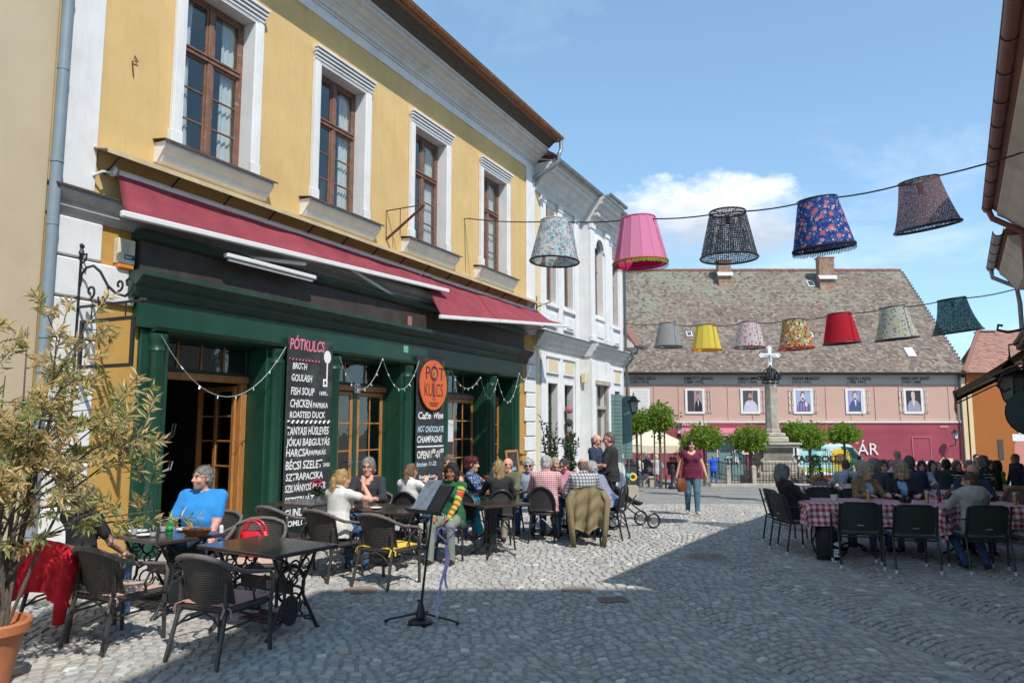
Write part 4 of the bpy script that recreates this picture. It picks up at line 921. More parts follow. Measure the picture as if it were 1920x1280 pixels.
 MB().box(13.08,-.125,3.40,13.25,-.121,3.56).build('green_sticker',mat('pale green sticker',(.16,.42,.26),.6),h)
 MB().cbox(18.98,-.10,.85,19.26,0,1.05,.01).box(18.95,-.13,1.05,19.29,0,1.09).build('wall_niche',M_['yellow_low'],h)
 return h
yellow_house()
# ------------------------------------------------------------------ white baroque house beyond it
def white_house():
 h=house('white_house','ornate white house with projecting centre bay, next to the yellow house');W=M_['offwhite'];C_=M_['cream']
 up=[(20.88,21.66),(22.34,23.12),(26.12,26.78),(27.30,27.96)];lo=[(20.95,21.72),(22.28,23.05),(26.05,26.70),(27.35,28.0)]
 holes=[(a,b,5.75,8.05)for a,b in up]+[(a,b,.75,3.15)for a,b in lo]+[(24.62,25.46,5.75,8.0)]+[(24.5,25.6,-1.5,2.9)]
 b=MB();wall(b,20.0,28.62,-1.5,9.3,.0,.5,holes);b.build('wall',W,h)
 b=MB();b.box(20.02,5.8,-1.5,28.6,6,9.3);b.box(28.4,.5,-1.5,28.62,5.8,9.3);b.build('wall',C_,h)
 MB().box(20.0,-.012,-1.3,20.32,0,4.2).box(20.0,-.012,4.75,20.5,0,9.2).build('cream_strip',C_,h)
 MB().prof([(-.7,10.05),(6.4,10.05),(2.8,12.2)],20.05,28.9).build('roof',M_['tile_red'],h)
 b=MB();wall(b,24.05,26.0,-1.5,9.3,-.28,0,[(24.62,25.46,5.75,8.55),(24.5,25.6,-1.5,3.25)]);b.build('centre_bay',M_['white'],h)
 for s_ in (24.05,25.62):
  MB().cbox(s_,-.36,4.75,s_+.38,-.28,8.95,.012).cbox(s_-.03,-.40,8.75,s_+.41,-.28,8.95,.012).cbox(s_-.03,-.40,4.75,s_+.41,-.28,4.95,.012).build('pilaster',M_['white'],h)
  MB().cbox(s_,-.36,-1.4,s_+.34,-.28,4.1,.012).build('pilaster',M_['white'],h)
 for s_ in (20.45,21.82,23.28,25.98,26.88,28.12):
  MB().cbox(s_,-.06,4.75,s_+.36,0,9.0,.012).cbox(s_-.03,-.09,8.8,s_+.39,0,9.0,.01).build('pilaster',M_['white'],h)
  MB().cbox(s_+.02,-.05,-1.4,s_+.36,0,4.1,.012).build('pilaster',M_['white'],h)
 prof_top=[(.05,8.98),(.08,9.02),(.10,9.10),(.22,9.22),(.22,9.30),(.34,9.42),(.40,9.52),(.52,9.58),(.52,9.70),(.60,9.74),(.62,9.82)];prof_mid=[(.05,4.22),(.10,4.28),(.12,4.36),(.22,4.44),(.22,4.50),(.32,4.58),(.34,4.66)]
 for (a,c,o)in ((20.02,24.0,0),(24.0,26.05,.28),(26.05,28.7,0)):
  sh=lambda pr:cornice([(p+o,z)for p,z in pr],pr[0][1])
  MB().prof(sh(prof_top),a,c).build('cornice',W,h);MB().prof(sh(prof_mid),a,c).build('belt_course',W,h);MB().prof([(-o,4.70),(-.38-o,4.665),(-.38-o,4.68),(-o,4.74)],a,c).build('course_flashing',M_['zinc'],h)
  MB().prof([(-o+.5,10.1),(-.66-o,9.83),(-.70-o,9.83),(-o+.5,10.16)],a,c).build('eaves_board',M_['offwhite'],h)
  gutter(h,a+.05,c,-.74-o,9.92,.08,M_['zinc'])
 for i in range(10):MB().cbox(24.1+i*.19,-.62,9.18,24.2+i*.19,-.36,9.30,.01).build('dentil',W,h)
 g=M_['green']
 for k,(a,c)in enumerate(up):
  casement(h,a,c,5.75,8.05,.16,transom=7.25,cols=2,rows=2,curtain=False,mun=.02,fr=.05)
  MB().cbox(a-.11,-.04,5.6,a,0,8.2,.008).cbox(c,-.04,5.6,c+.11,0,8.2,.008).cbox(a,-.04,8.05,c,0,8.2,.008).cbox(a-.14,-.10,5.55,c+.14,0,5.64,.01).build('window_surround',M_['white'],h)
  MB().cbox(a-.05,-.07,4.92,c+.05,0,5.42,.015).cbox(a+.1,-.10,5.0,c-.1,-.06,5.34,.01).build('apron_panel',M_['white'],h)
  gb=MB()
  for i in range(5):
   for j in range(4):gb.tube([(a+.12+(c-a-.24)*(i+.5)/5+.05*math.cos(t),-.012,8.35+.4*(j+.5)/4+.05*math.sin(t))for t in np.linspace(0,6.283,7)[:-1]],.012,4,closed=True)
  gr=MB().box(a+.08,-.006,8.33,c-.08,0,8.77).build('attic_grille',M_['blackplastic'],h);gb.build('grille_bars',M_['stone'],gr)
 b=MB();n=12;arc=[(25.04+.42*math.cos(math.pi*i/n),8.12+.42*math.sin(math.pi*i/n))for i in range(n+1)]
 casement(h,24.62,25.46,5.75,8.10,-.05,transom=7.4,cols=2,rows=2,curtain=False,mun=.02,fr=.05)
 V=[(x,-.06,z)for x,z in arc];fl=MB().add(V,[tuple(range(len(V)))[::-1]]).build('fanlight',M_['pane'],h);fb=MB()
 for i in (2,4,6,8,10):fb.tube([(25.04,-.065,8.12),(arc[i][0],-.065,arc[i][1])],.013,4)
 fb.tube([(x,-.065,z)for x,z in arc],.03,5);fb.build('glazing_bar',M_['brown_wood'],fl)
 sp=MB();outer=[(25.04+.56*math.cos(math.pi*i/n),8.12+.56*math.sin(math.pi*i/n))for i in range(n+1)]
 for i in range(n):
  q=[(arc[i][0],arc[i][1]),(outer[i][0],outer[i][1]),(outer[i+1][0],outer[i+1][1]),(arc[i+1][0],arc[i+1][1])]
  sp.add([(x,-.34,z)for x,z in q]+[(x,-.20,z)for x,z in q],[(0,1,2,3),(7,6,5,4),(0,3,7,4),(1,5,6,2)])
 sp.build('arch_moulding',M_['white'],h)
 fm=MB()
 for i in range(n):
  x0_,z0_=arc[i];x1_,z1_=arc[i+1];fm.add([(x0_,-.275,z0_),(x1_,-.275,z1_),(x1_,-.275,8.555),(x0_,-.275,8.555)],[(0,1,2,3)])
 fm.build('arch_spandrel',M_['white'],h)
 MB().cbox(24.5,-.33,5.58,25.58,-.2,5.68,.01).cbox(24.62,-.31,4.95,25.46,-.27,5.4,.01).build('apron_panel',M_['white'],h)
 for k,(a,c)in enumerate(lo):
  casement(h,a,c,.75,3.15,.18,transom=2.35,cols=2,rows=2,m=g,curtain=False,mun=.02,fr=.05)
  MB().cbox(a-.12,-.045,.6,a,0,3.28,.008).cbox(c,-.045,.6,c+.12,0,3.28,.008).cbox(a,-.045,3.15,c,0,3.28,.008).cbox(a-.16,-.12,.58,c+.16,0,.74,.01).cbox(a-.1,-.06,3.45,c+.1,0,3.95,.012).cbox(a-.16,-.11,3.95,c+.16,0,4.03,.01).build('window_surround',M_['white'],h)
  MB().box(a+.02,-.064,3.52,c-.02,-.06,3.88).build('cream_panel',C_,h)
 MB().cbox(24.38,-.36,-1.4,24.5,-.2,3.25,.012).cbox(25.6,-.36,-1.4,25.72,-.2,3.25,.012).cbox(24.3,-.42,3.25,25.8,-.2,3.42,.015).box(24.5,-.30,2.42,25.6,-.05,2.52).build('portal',M_['stone'],h)
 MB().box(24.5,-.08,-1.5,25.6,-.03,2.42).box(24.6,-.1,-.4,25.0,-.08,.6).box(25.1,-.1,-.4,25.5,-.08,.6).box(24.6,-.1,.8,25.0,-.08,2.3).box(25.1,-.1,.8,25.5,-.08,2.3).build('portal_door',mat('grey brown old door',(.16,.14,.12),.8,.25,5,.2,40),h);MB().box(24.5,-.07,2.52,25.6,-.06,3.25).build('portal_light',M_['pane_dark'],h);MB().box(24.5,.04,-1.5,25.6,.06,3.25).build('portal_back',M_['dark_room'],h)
 gs=mat('grey green shutter paint',(.12,.19,.185),.6,.15,5,.1,30)
 for (x,a)in ((25.98,38),(26.78,60),(28.05,52)):
  b=MB().cbox(0,-.04,.55,.42,0,3.0,.008)
  for i in range(16):b.cbox(.05,-.055,.65+i*.14,.37,-.038,.75+i*.14,.004)
  q=b.build('shutter',gs,h);q.location=(x,-.06,0);q.rotation_euler=(0,0,R_(-a))
 MB().cbox(23.75,-.20,3.3,23.95,-.05,3.62,.01).build('meter_box',C_,h)
 b=MB();b.tube([(28.5,-.16,-1),(28.5,-.16,4.2),(28.5,-.42,4.5),(28.5,-.42,4.75),(28.5,-.14,4.95),(28.5,-.14,8.9),(28.6,-.72,9.4),(28.6,-.74,9.86)],.055,8);b.build('downpipe',mat('dark grey green pipe',(.07,.09,.09),.5,.1,5),h,smooth=True)
 MB().tube([(20.15,-.02,5.1),(20.15,-.04,5.75)],[.03,.008],6).tube([(20.15,-.05,5.4),(20.15,-.5,5.52)],.018,5).lathe([(.0,5.1),(.06,5.2),(.02,5.3)],(20.15,-.05,0),8).build('flag_holder',M_['iron'],h)
 return h
white_house()
def low_house():
 h=house('low_white_house','low white house with a deep eave just past the ornate white house')
 b=MB();wall(b,28.8,29.9,-2,4.9,1.3,6,[]);b.build('wall',M_['white'],h)
 MB().prof([(-.50,5.05),(-.48,4.98),(1.3,5.5),(4.2,7.6),(4.2,7.9),(.5,6.45)],28.75,30.0).build('roof',M_['tile_red'],h);MB().prof([(-.42,4.97),(1.3,4.9),(1.3,5.7),(.6,6.0),(-.36,5.1)],28.72,29.95).build('soffit',M_['white'],h)
 gutter(h,28.7,30.0,-.56,5.08,.08,M_['zinc'],hooks=False);MB().tube([(28.8,-.56,5.0),(28.8,-.52,4.75),(28.8,.5,4.5),(28.8,1.2,4.3)],.05,8).build('downpipe',mat('dark grey green pipe',(.07,.09,.09)),h,smooth=True)
low_house()
# ------------------------------------------------------------------ the square
def at(x,y,Y):
 P=math.atan(157/1390);cx=(x-960)/1390;cy=(640-y)/1390
 r=(cx,math.cos(P)-cy*math.sin(P),math.sin(P)+cy*math.cos(P));t=Y/r[1];return Vector((r[0]*t,Y,1.85+r[2]*t))
def flatmat(name,col,rough=.8):return mat(name,col,rough,.06,3)
def pink_house():
 h=house('pink_house','long mossy-roofed house wrapped in a printed pink and crimson banner',org=(0,43,0),phi=0)
 b=MB();wall(b,-4,25.95,-2,4.9,.12,.6,[(11.2,13.4,-2,1.35)]);b.build('wall',M_['cream'],h)
 MB().box(-4,11,-2,25.9,11.2,4.9).box(25.7,.6,-2,25.94,11,4.9).build('wall',M_['cream'],h);MB().prof([(.6,4.9),(11.2,4.9),(6.2,11.9)],25.6,25.9).build('gable',M_['cream'],h)
 MB().box(-4,.5,4.9,25.9,11.5,5.0).prof([(-.30,4.90),(6.2,12.2),(12.4,5.0),(12.0,4.8),(6.2,11.7),(-.1,4.75)],-4.2,26.2).build('roof_deck',M_['soffit'],h)
 tile_roof(h,'roof_tiles',-4.3,26.25,(-.38,4.88),(6.2,12.22),.18,.148,M_['tile_old'],seed=5)
 rt=MB()
 for i in range(76):rt.tube([(-4.2+i*.4,6.2,12.22+random.uniform(-.015,.015)),(-3.78+i*.4,6.2,12.24+random.uniform(-.015,.015))],[.13,.115],8)
 o=rt.build('ridge_tiles',M_['tile_red'],h);o['kind']='stuff'
 vt=MB()
 for i in range(34):t=i/34;vt.box(26.17,-.38+6.58*t,4.86+7.34*t,26.34,-.10+6.58*t,5.0+7.34*t)
 o=vt.build('verge_tiles',M_['tile_old'],h);o['kind']='stuff'
 gutter(h,-4,26.3,-.46,4.88,.085,mat('dark grey gutter',(.055,.06,.06),.5,.2,4),hooks=True)
 br=mat('patched chimney brick',(.34,.20,.14),.92,.3,6,.5,26,col2=(.42,.35,.28),f2=(.5,.66),s2=5)
 def chim(px,y0,y1,w,Yd):
  p0=at(px,y0,43+Yd);p1=at(px,y1,43+Yd);c=MB();n=int((p0.z-p1.z)/.085)
  x0=p0.x-w/2;t=h;q=MB().box(x0+.01,Yd-.28,p1.z-1.2,x0+w-.01,Yd+.28,p0.z-.05).build('chimney',br,h)
  for i in range(n+6):
   z=p0.z-.085*(i+1);off=(i%2)*.12
   for j in range(int(w/.24)+1):
    a=max(x0,x0+j*.24-off);e=min(x0+w,x0+j*.24-off+.228)
    if e-a>.03:MB().cbox(a,Yd-.295,z,e,Yd-.27,z+.073,.006).build('brick',br,q)
  MB().cbox(x0-.06,Yd-.34,p0.z-.05,x0+w+.06,Yd+.34,p0.z+.05,.02).build('cap',br,q)
  MB().prof([(Yd-.45,p1.z-.12),(Yd-.46,p1.z-.04),(Yd-.28,p1.z+.16),(Yd-.25,p1.z+.1)],x0-.08,x0+w+.08).build('flashing',M_['whitemetal'],q)
 chim(1356,490,516,.85,5.3);chim(1546,484,522,1.0,5.0)
 def hatch(px,py,w,hh,m,nm):
  z=at(px,py,46).z;t=(z-4.88)/7.34;yy=-.38+6.58*t;x=at(px,py,43+yy).x
  T=Matrix.Translation((x,yy,4.88+7.34*t))@Matrix.Rotation(math.atan2(7.34,6.58),4,'X')
  q=MB().cbox(-w/2,-hh/2,.0,w/2,hh/2,.10,.01,T=T).build(nm,M_['whitemetal'],h);MB().cbox(-w/2+.06,-hh/2+.06,.10,w/2-.06,hh/2-.06,.115,.004,T=T).build('pane',m,q)
 gl=mat('skylight glass',(.05,.07,.09),.08,.1,3,spec=.6);wm=M_['whitemetal']
 for (px,py,w,hh,m,nm)in ((1519,521,.45,.6,gl,'skylight'),(1706,668,.5,.75,wm,'roof_hatch'),(1292,632,.35,.4,gl,'roof_vent'),(1518,634,.35,.4,gl,'roof_vent'),(1694,638,.55,.18,wm,'roof_vent'),(1258,640,.3,.25,wm,'roof_vent')):hatch(px,py,w,hh,m,nm)
 X=lambda px,z=3.0:at(px,760,43).x*1.0
 def zz(py):return at(1400,py,43).z
 gm=mat('grey printed mesh',(.42,.38,.345),.8,.06,1.2,.08,9);pm=mat('salmon printed mesh',(.53,.335,.27),.8,.05,1.2,.08,9,col2=(.49,.315,.26),f2=(.4,.7),s2=.5);cm=mat('crimson printed mesh',(.30,.055,.078),.75,.07,1.2,.12,7,col2=(.24,.045,.065),f2=(.45,.7),s2=.6)
 def banner(nm,x0,x1,z0,z1,m,amp=.02,y=.0):
  def f(a,c):
   x=x0+(x1-x0)*a;z=z0+(z1-z0)*c;return (x,y-amp*math.sin(x*1.9+z)-amp*.8*math.sin(x*.6-z*2.3)-amp*math.exp(-((z-1.55+.06*math.sin(x*.8))/.07)**2)*2.2,z)
  return MB().sheet(f,90,24,th=.008).build(nm,m,h,smooth='all')
 banner('banner_band',-4,25.9,zz(722)+.01,zz(702),gm,.006,.03);pb=banner('banner_band',-4,25.9,zz(788)+.02,zz(722)-.002,pm,.008,.03)
 cb_=banner('banner_band',13.45,25.9,-1.45,zz(792)-.02,cm,.016,-.02);banner('banner_band',-4,11.15,-1.45,zz(792)-.02,cm,.016,-.02);banner('banner_band',11.15,13.45,1.4,zz(792)-.02,cm,.01,-.02)
 MB().box(-4,-.045,zz(792)-.01,25.9,.02,zz(788)).build('banner_stripe',flatmat('banner white',(.62,.55,.52)),h)
 for i in range(14):MB().box(6.8+i*1.42,-.02,zz(788)+.04,6.82+i*1.42,.012,zz(722)-.02).build('banner_seam',flatmat('seam',(.66,.43,.345)),h)
 wf=flatmat('printed white frame',(.68,.66,.63));wf2=flatmat('printed pale frame',(.60,.47,.41));ink=flatmat('printed dark ink',(.06,.045,.045));rx=(R_(90),0,0)
 names=[(1182,'CZÓBEL BÉLA','(1883–1976)'),(1284,'KMETTY JÁNOS','(1889–1975)'),(1385,'ÁMOS IMRE','(1907–1944)'),(1487,'ANNA MARGIT','(1913–1991)'),(1590,'VAJDA LAJOS','(1908–1941)'),(1693,'BARCSAY JENŐ','(1900–1988)')]
 for px,a,b2 in names:
  text('banner_name',a,ink,h,(X(px),-.0,zz(712)),rx,size=.24,bold=.004);text('banner_dates',b2,ink,h,(X(px),-.0,zz(718.5)),rx,size=.22,bold=.002)
 wins=[(1200,'bars'),(1303,'suit'),(1407,'pale'),(1506,'plaid'),(1604,'navy'),(1713,'grey')]
 cols={'suit':((.30,.24,.24),(.02,.02,.025),(.45,.28,.22),(.03,.025,.025)),'pale':((.07,.075,.09),(.50,.48,.55),(.40,.25,.2),(.05,.04,.04)),'plaid':((.30,.36,.52),(.12,.09,.20),(.62,.50,.47),(.06,.045,.05)),'navy':((.26,.27,.46),(.06,.09,.19),(.60,.48,.45),(.10,.08,.08)),'grey':((.035,.035,.045),(.27,.28,.34),(.62,.47,.42),(.5,.45,.44))}
 for px,kind in wins:
  c=X(px);z0,z1=zz(775.5),zz(728);w=1.14
  f=MB();f.box(c-w/2,-.034,z0,c+w/2,-.01,z0+.13);f.box(c-w/2,-.034,z1-.12,c+w/2,-.01,z1);f.box(c-w/2,-.034,z0+.13,c-w/2+.14,-.01,z1-.12);f.box(c+w/2-.14,-.034,z0+.13,c+w/2,-.01,z1-.12)
  fo=f.build('printed_window',wf,h)
  if kind=='bars':
   MB().box(c-w/2+.14,-.024,z0+.13,c+w/2-.14,-.012,z1-.12).build('printed_shutter',flatmat('printed pale shutter',(.60,.58,.57)),fo)
   for i in range(5):MB().box(c-w/2+.16,-.03,z0+.25+i*.22,c+w/2-.16,-.025,z0+.265+i*.22).build('printed_slat',flatmat('printed slat',(.45,.44,.44)),fo)
   continue
  bg,coat,face,hr=[flatmat('print %s %d'%(kind,i),q)for i,q in enumerate(cols[kind])];e=lambda cx,cz,rx_,rz_,n=14,a0=0,a1=6.283:[(cx+rx_*math.cos(a0+(a1-a0)*i/n),cz+rz_*math.sin(a0+(a1-a0)*i/n))for i in range(n)]
  zb,zt=z0+.13,z1-.12;H_=zt-zb
  def poly(nm,pts,m,lay):MB().add([(x,-.018-.003*lay,max(zb+.002,min(zt,z)))for x,z in pts],[tuple(range(len(pts)))]).build(nm,m,fo)
  L0,L1=(c-w/2+.14,c+w/2-.14)
  if kind=='suit':L0=c-.05;MB().box(c-w/2+.14,-.022,zb,L0-.02,-.012,zt).build('printed_pane',flatmat('print dark pane',(.05,.05,.06)),fo)
  poly('print_background',[(L0,zb),(L1,zb),(L1,zt),(L0,zt)],bg,0);m_=(L0+L1)/2;ww=(L1-L0)
  poly('print_coat',[(L0+.04*ww,zb),(L1-.03*ww,zb),(L1-.05*ww,zb+.30*H_),(m_+.28*ww,zb+.47*H_),(m_+.08*ww,zb+.56*H_),(m_-.12*ww,zb+.55*H_),(m_-.32*ww,zb+.44*H_),(L0+.08*ww,zb+.26*H_)],coat,1)
  if kind in ('suit','grey','navy'):poly('print_shirt',[(m_-.07*ww,zb+.55*H_),(m_+.07*ww,zb+.55*H_),(m_+.02*ww,zb+.2*H_)],wf,2)
  if kind=='plaid':
   for i in range(4):poly('print_check',[(m_-.38*ww+i*.2*ww,zb+.05*H_),(m_-.34*ww+i*.2*ww,zb+.05*H_),(m_-.30*ww+i*.17*ww,zb+.4*H_),(m_-.34*ww+i*.17*ww,zb+.4*H_)],flatmat('check',(.42,.37,.5)),2)
   poly('print_hand',e(m_+.2*ww,zb+.36*H_,.10*ww,.13*H_),face,3)
  fx=m_-.02*ww;poly('print_hair',e(fx,zb+.80*H_,.155*ww if kind!='grey' else .13*ww,.165*H_),hr,2);poly('print_face',e(fx+.01*ww,zb+.73*H_,.125*ww,.165*H_),face,3)
  poly('print_neck',[(fx-.07*ww,zb+.5*H_),(fx+.07*ww,zb+.5*H_),(fx+.06*ww,zb+.64*H_),(fx-.06*ww,zb+.64*H_)],face,3)
  for s in (-1,1):poly('print_eye',e(fx+.01*ww+s*.05*ww,zb+.765*H_,.028*ww,.014*H_,8),ink,4)
  poly('print_mouth',e(fx+.01*ww,zb+.665*H_,.04*ww,.009*H_,8),ink,4)
  if kind=='grey':poly('print_beard',e(fx+.01*ww,zb+.62*H_,.10*ww,.07*H_),hr,3.5)
  if kind=='navy':MB().sheet(lambda a,q:(c+.30+.16*a+.05*math.sin(q*3)*a,-.05-.02*math.sin(a*12),zb-.22*a+(zt-zb+.2*a)*q),8,8).build('printed_curtain',wf,fo)
  for s in ((1,)if kind in ('suit','pale','navy')else (-1,1)):
   x0=c+s*(w/2+.02);x1=c+s*(w/2+.38 if kind in ('suit','pale')else w/2+.26);q=MB()
   for xa in (x0,x1-s*.05,(x0+x1)/2-.02):q.box(xa,-.03,z0+.05,xa+.05*s,-.02,z1-.05)
   for k in range(4):q.box(x0,-.03,z0+.08+k*.41,x1,-.021,z0+.12+k*.41)
   q.build('printed_casement',wf2,fo)
 WT=flatmat('printed white lettering',(.70,.62,.60))
 text('banner_heading','ÁLLÍTÁS ■ E',WT,h,(X(1277),-.09,zz(797)),rx,size=.26,bold=.003)
 text('banner_title','ET',WT,h,(X(1386),-.10,zz(851)),rx,size=.90,bold=.004);text('banner_title','ÁR',WT,h,(X(1602),-.10,zz(852)),rx,size=.95,bold=.002);text('banner_title','Á',WT,h,(X(1558),-.10,zz(852)),rx,size=.95,bold=.002)
 text('banner_direction','BEJÁRAT / ENTRANCE ■ 10m',WT,h,(X(1650),-.10,zz(870)),rx,size=.235,bold=.006)
 a0=X(1753);MB().prism([(0,.0),(.26,.28),(.26,.19),(.78,.19),(.78,-.19),(.26,-.19),(.26,-.28)],0,.006,T=Matrix.Translation((a0,-.09,zz(865)))@Matrix.Rotation(R_(90),4,'X')).build('printed_arrow',flatmat('printed cream',(.66,.50,.34)),h)
 text('banner_small_print','PETRÁS',WT,h,(X(1759),-.09,zz(801)),rx,size=.14)
 MB().box(X(1705),-.075,-.6,X(1705)+.04,-.07,1.2).box(X(1739),-.075,-.6,X(1739)+.04,-.07,1.2).box(X(1705)+.04,-.075,1.16,X(1739),-.07,1.2).build('printed_door_outline',flatmat('printed rose line',(.50,.15,.18)),h)
 q=MB().box(11.2,.14,-1.4,13.4,.18,1.35).build('shop_glass',mat('teal tinted glass',(.16,.26,.27),.12,.15,2,spec=.6),h)
 for x in (11.2,11.9,12.64,13.34):MB().box(x,.06,-1.4,x+.06,.14,1.35).build('shop_mullion',M_['zinc'],q)
 MB().box(11.2,.05,.45,13.4,.13,.51).build('shop_rail',M_['zinc'],q)
 text('shop_lettering','A',WT,h,(12.75,.03,.3),rx,size=.62,bold=.01);text('shop_lettering','TA',WT,h,(12.3,.03,-.35),rx,size=.62,bold=.01)
 MB().prof([(.08,1.75),(-.55,1.45),(-.56,1.25),(-.55,1.25),(-.53,1.43),(.08,1.72)],9.6,13.5).build('valance',flatmat('rose valance',(.50,.16,.22)),h)
 MB().tube([(25.9,-.18,4.75),(25.85,-.2,4.3),(25.85,-.2,-1.4)],.06,8).build('downpipe',mat('dark grey green pipe',(.07,.09,.09)),h,smooth=True)
 MB().box(25.93,-.05,-1.4,26.25,.2,4.6).build('corner_strip',flatmat('pale corner',(.66,.50,.30)),h)
pink_house()
def lantern(par,x,y,z,s=1.0,glassm=None):
 b=MB();b.lathe([(.12*s,0),(.20*s,.36*s),(.20*s,.38*s)],(x,y,z),4,a0=math.pi/4);gm=glassm or mat('frosted lamp glass',(.55,.56,.54),.4);g=b.build('lamp_glass',gm,par)
 c=MB();
 for k in range(4):
  a=math.pi/4+k*math.pi/2;c.tube([(x+.123*s*math.cos(a),y+.123*s*math.sin(a),z),(x+.206*s*math.cos(a),y+.206*s*math.sin(a),z+.38*s)],.014*s,4)
 c.build('lamp_cage',M_['iron'],par)
 MB().lathe([(.28*s,.37*s),(.27*s,.40*s),(.13*s,.50*s),(.12*s,.55*s),(.05*s,.60*s),(.02*s,.66*s),(.035*s,.69*s),(0,.74*s)],(x,y,z),8,a0=math.pi/8).build('lamp_hood',M_['iron'],par);MB().lathe([(.02*s,-.10*s),(.10*s,-.05*s),(.13*s,0)],(x,y,z),8).build('lamp_base',M_['iron'],par)
def wall_lamps():
 p=at(1188,772,29.3);t=thing('wall_lantern','black street lantern on a curled bracket at the end of the white house','lantern',p);lantern(t,0,0,.0,1.05,mat('smoky lamp glass',(.30,.31,.31),.3))
 MB().tube([(0,0,-.1),(-.1,.0,-.14),(-.62,0,-.14)],.022,6).tube([(-.60,0,.10),(-.50,0,-.02),(-.42,0,-.30),(-.56,0,-.55),(-.68,0,-.62)],.024,6).tube([(-.62+.05*math.cos(a),0,.12+.05*math.sin(a))for a in np.linspace(-1,4.5,9)],.016,5).build('bracket',M_['iron'],t,smooth=True)
 for (px,py,lab)in ((1273,812,'small pale lantern on the crimson banner by the round trees'),(1792,822,'small pale lantern on the crimson banner beside the cream arrow')):
  p=at(px,py,42.3);t=thing('banner_lantern',lab,'lantern',p);lantern(t,0,0,0,.85,mat('pale lamp glass',(.6,.6,.56),.4));MB().tube([(0,0,-.08),(0,.1,-.35),(0,.6,-.45)],.025,6).build('bracket',M_['iron'],t)
wall_lamps()
# ------------------------------------------------------------------ trees
def leaf_cloud(n,shape,size,rng,droop=.5,cup=.25,aspect=.6):
 """leaf blades: 6 verts, 4 faces each"""
 V=[];F=[]
 for i in range(n):
  p,out=shape(rng);d=Vector(out)+Vector(rng.normal(0,.5,3));d.z-=droop;d=d.normalized();sd=d.cross(Vector(rng.normal(0,1,3))).normalized();up=sd.cross(d)
  L=size*rng.uniform(.6,1.25);w=L*aspect*.5;p=Vector(p);b=len(V)
  V+=[tuple(p),tuple(p+d*L*.45+sd*w+up*cup*w),tuple(p+d*L*.45-sd*w+up*cup*w),tuple(p+d*L*.5),tuple(p+d*L-up*L*.18)]
  F+=[(b,b+1,b+3),(b,b+3,b+2),(b+3,b+1,b+4),(b+3,b+4,b+2)]
 me=bpy.data.meshes.new('leaves');me.from_pydata(V,[],F);return me
def ball_tree(lab,px,pyc,rpx,Y,pybase,ratio=.9,stakes=False,seed=0,trunk_r=.055):
 c=at(px,pyc,Y);r=.93*rpx/1390*Y;g0=gz(Y);t=thing('round_tree',lab,'tree',(c.x,Y,g0),0,'round-headed street trees');rng=np.random.RandomState(seed);zc=c.z-g0
 lumps=[(rng.normal(0,.55,3)*np.array((r,r,r*.6)),rng.uniform(.35,.55)*r)for _ in range(16)]
 def shp(g):
  if g.rand()<.8:
   v=g.normal(0,1,3);v/=np.linalg.norm(v);q=g.rand()**.28;k=1+.16*math.sin(3*v[0]*5+seed)+.12*math.sin(4*v[1]*4+2*v[2]*5+seed*2)
   p=v*q*k*np.array((r,r,r*ratio));p[2]=max(p[2],-r*ratio*.8+.25*r*abs(math.sin(v[0]*7+seed)))
   return (p[0],p[1],p[2]+zc),v
  l,rr=lumps[g.randint(len(lumps))];v=g.normal(0,1,3);v/=np.linalg.norm(v);p=l*.8+v*rr*g.rand()**.4;return (p[0],p[1],p[2]*ratio+zc),v
 me=leaf_cloud(int(3600*min(1.2,max(.6,r))),shp,.135,rng,.45);me.materials.append(M_['leaf']);obj('crown',me,t)
 b=MB();b.tube([(0,0,-.1),(.02,0,zc*.5),(0,.02,zc-.3*r)],[trunk_r*1.25,trunk_r,trunk_r*.8],8)
 for k in range(6):
  a=k*1.05+seed;b.tube([(0,.01,zc-.55*r),(math.cos(a)*r*.35,math.sin(a)*r*.35,zc-.1*r),(math.cos(a)*r*.65,math.sin(a)*r*.65,zc+.25*r)],[trunk_r*.5,trunk_r*.35,.01],5)
 b.build('trunk',M_['bark'],t,smooth=True)
 if stakes:
  for (dx,dy)in ((-.22,.1),(.2,-.12),(.24,.15)):MB().tube([(dx,dy,-.1),(dx*.9,dy*.9,zc-r*.62)],.032,6).build('stake',M_['stake'],t)
  for z in (zc-r-.45,):MB().tube([(-.22,.1,z),(0,0,z+.02),(.2,-.12,z),(.24,.15,z+.01),(-.2,.1,z)],.012,5).build('tie',M_['stake'],t)
ball_tree('round-headed tree with stakes nearest the end of the white house',1193,792,25,33.0,905,1.05,True,1)
ball_tree('taller round-headed staked tree in front of the cream parasol',1236,784,27,31.0,915,1.1,True,2)
ball_tree('round tree above the walking woman in the maroon top',1319,822,34,34.0,905,.8,False,3)
ball_tree('round tree standing just left of the stone cross column',1406,824,34,34.5,905,.78,False,4,.09)
ball_tree('round tree directly right of the cross column, the further of an overlapping pair',1490,812,26,36.5,905,.85,False,5)
ball_tree('round tree in front of the painted van, the nearer of an overlapping pair',1517,820,29,35.0,905,.95,False,6,.08)
ball_tree('round tree at the nose of the painted van, furthest right of the round trees',1582,814,28,35.5,905,.72,False,7,.07)
ball_tree('small leafy round tree half hidden behind the walking woman',1291,838,15,35.5,905,1.4,False,8)
def conifer():
 p=at(1530,905,33);t=thing('small_conifer','small dark green conical shrub by the iron railing','shrub',(p.x,33,gz(33)));rng=np.random.RandomState(9)
 def shp(g):z=g.rand()**1.3;a=g.uniform(0,6.28);r=.42*(1-z)*g.rand()**.4+.04;return (r*math.cos(a),r*math.sin(a),.1+1.25*z),(math.cos(a),math.sin(a),.3)
 me=leaf_cloud(900,shp,.10,rng,-.2);me.materials.append(M_['leaf_laurel']);obj('crown',me,t);MB().tube([(0,0,-.05),(0,0,1.2)],[.03,.008],6).build('trunk',M_['bark'],t)
conifer()
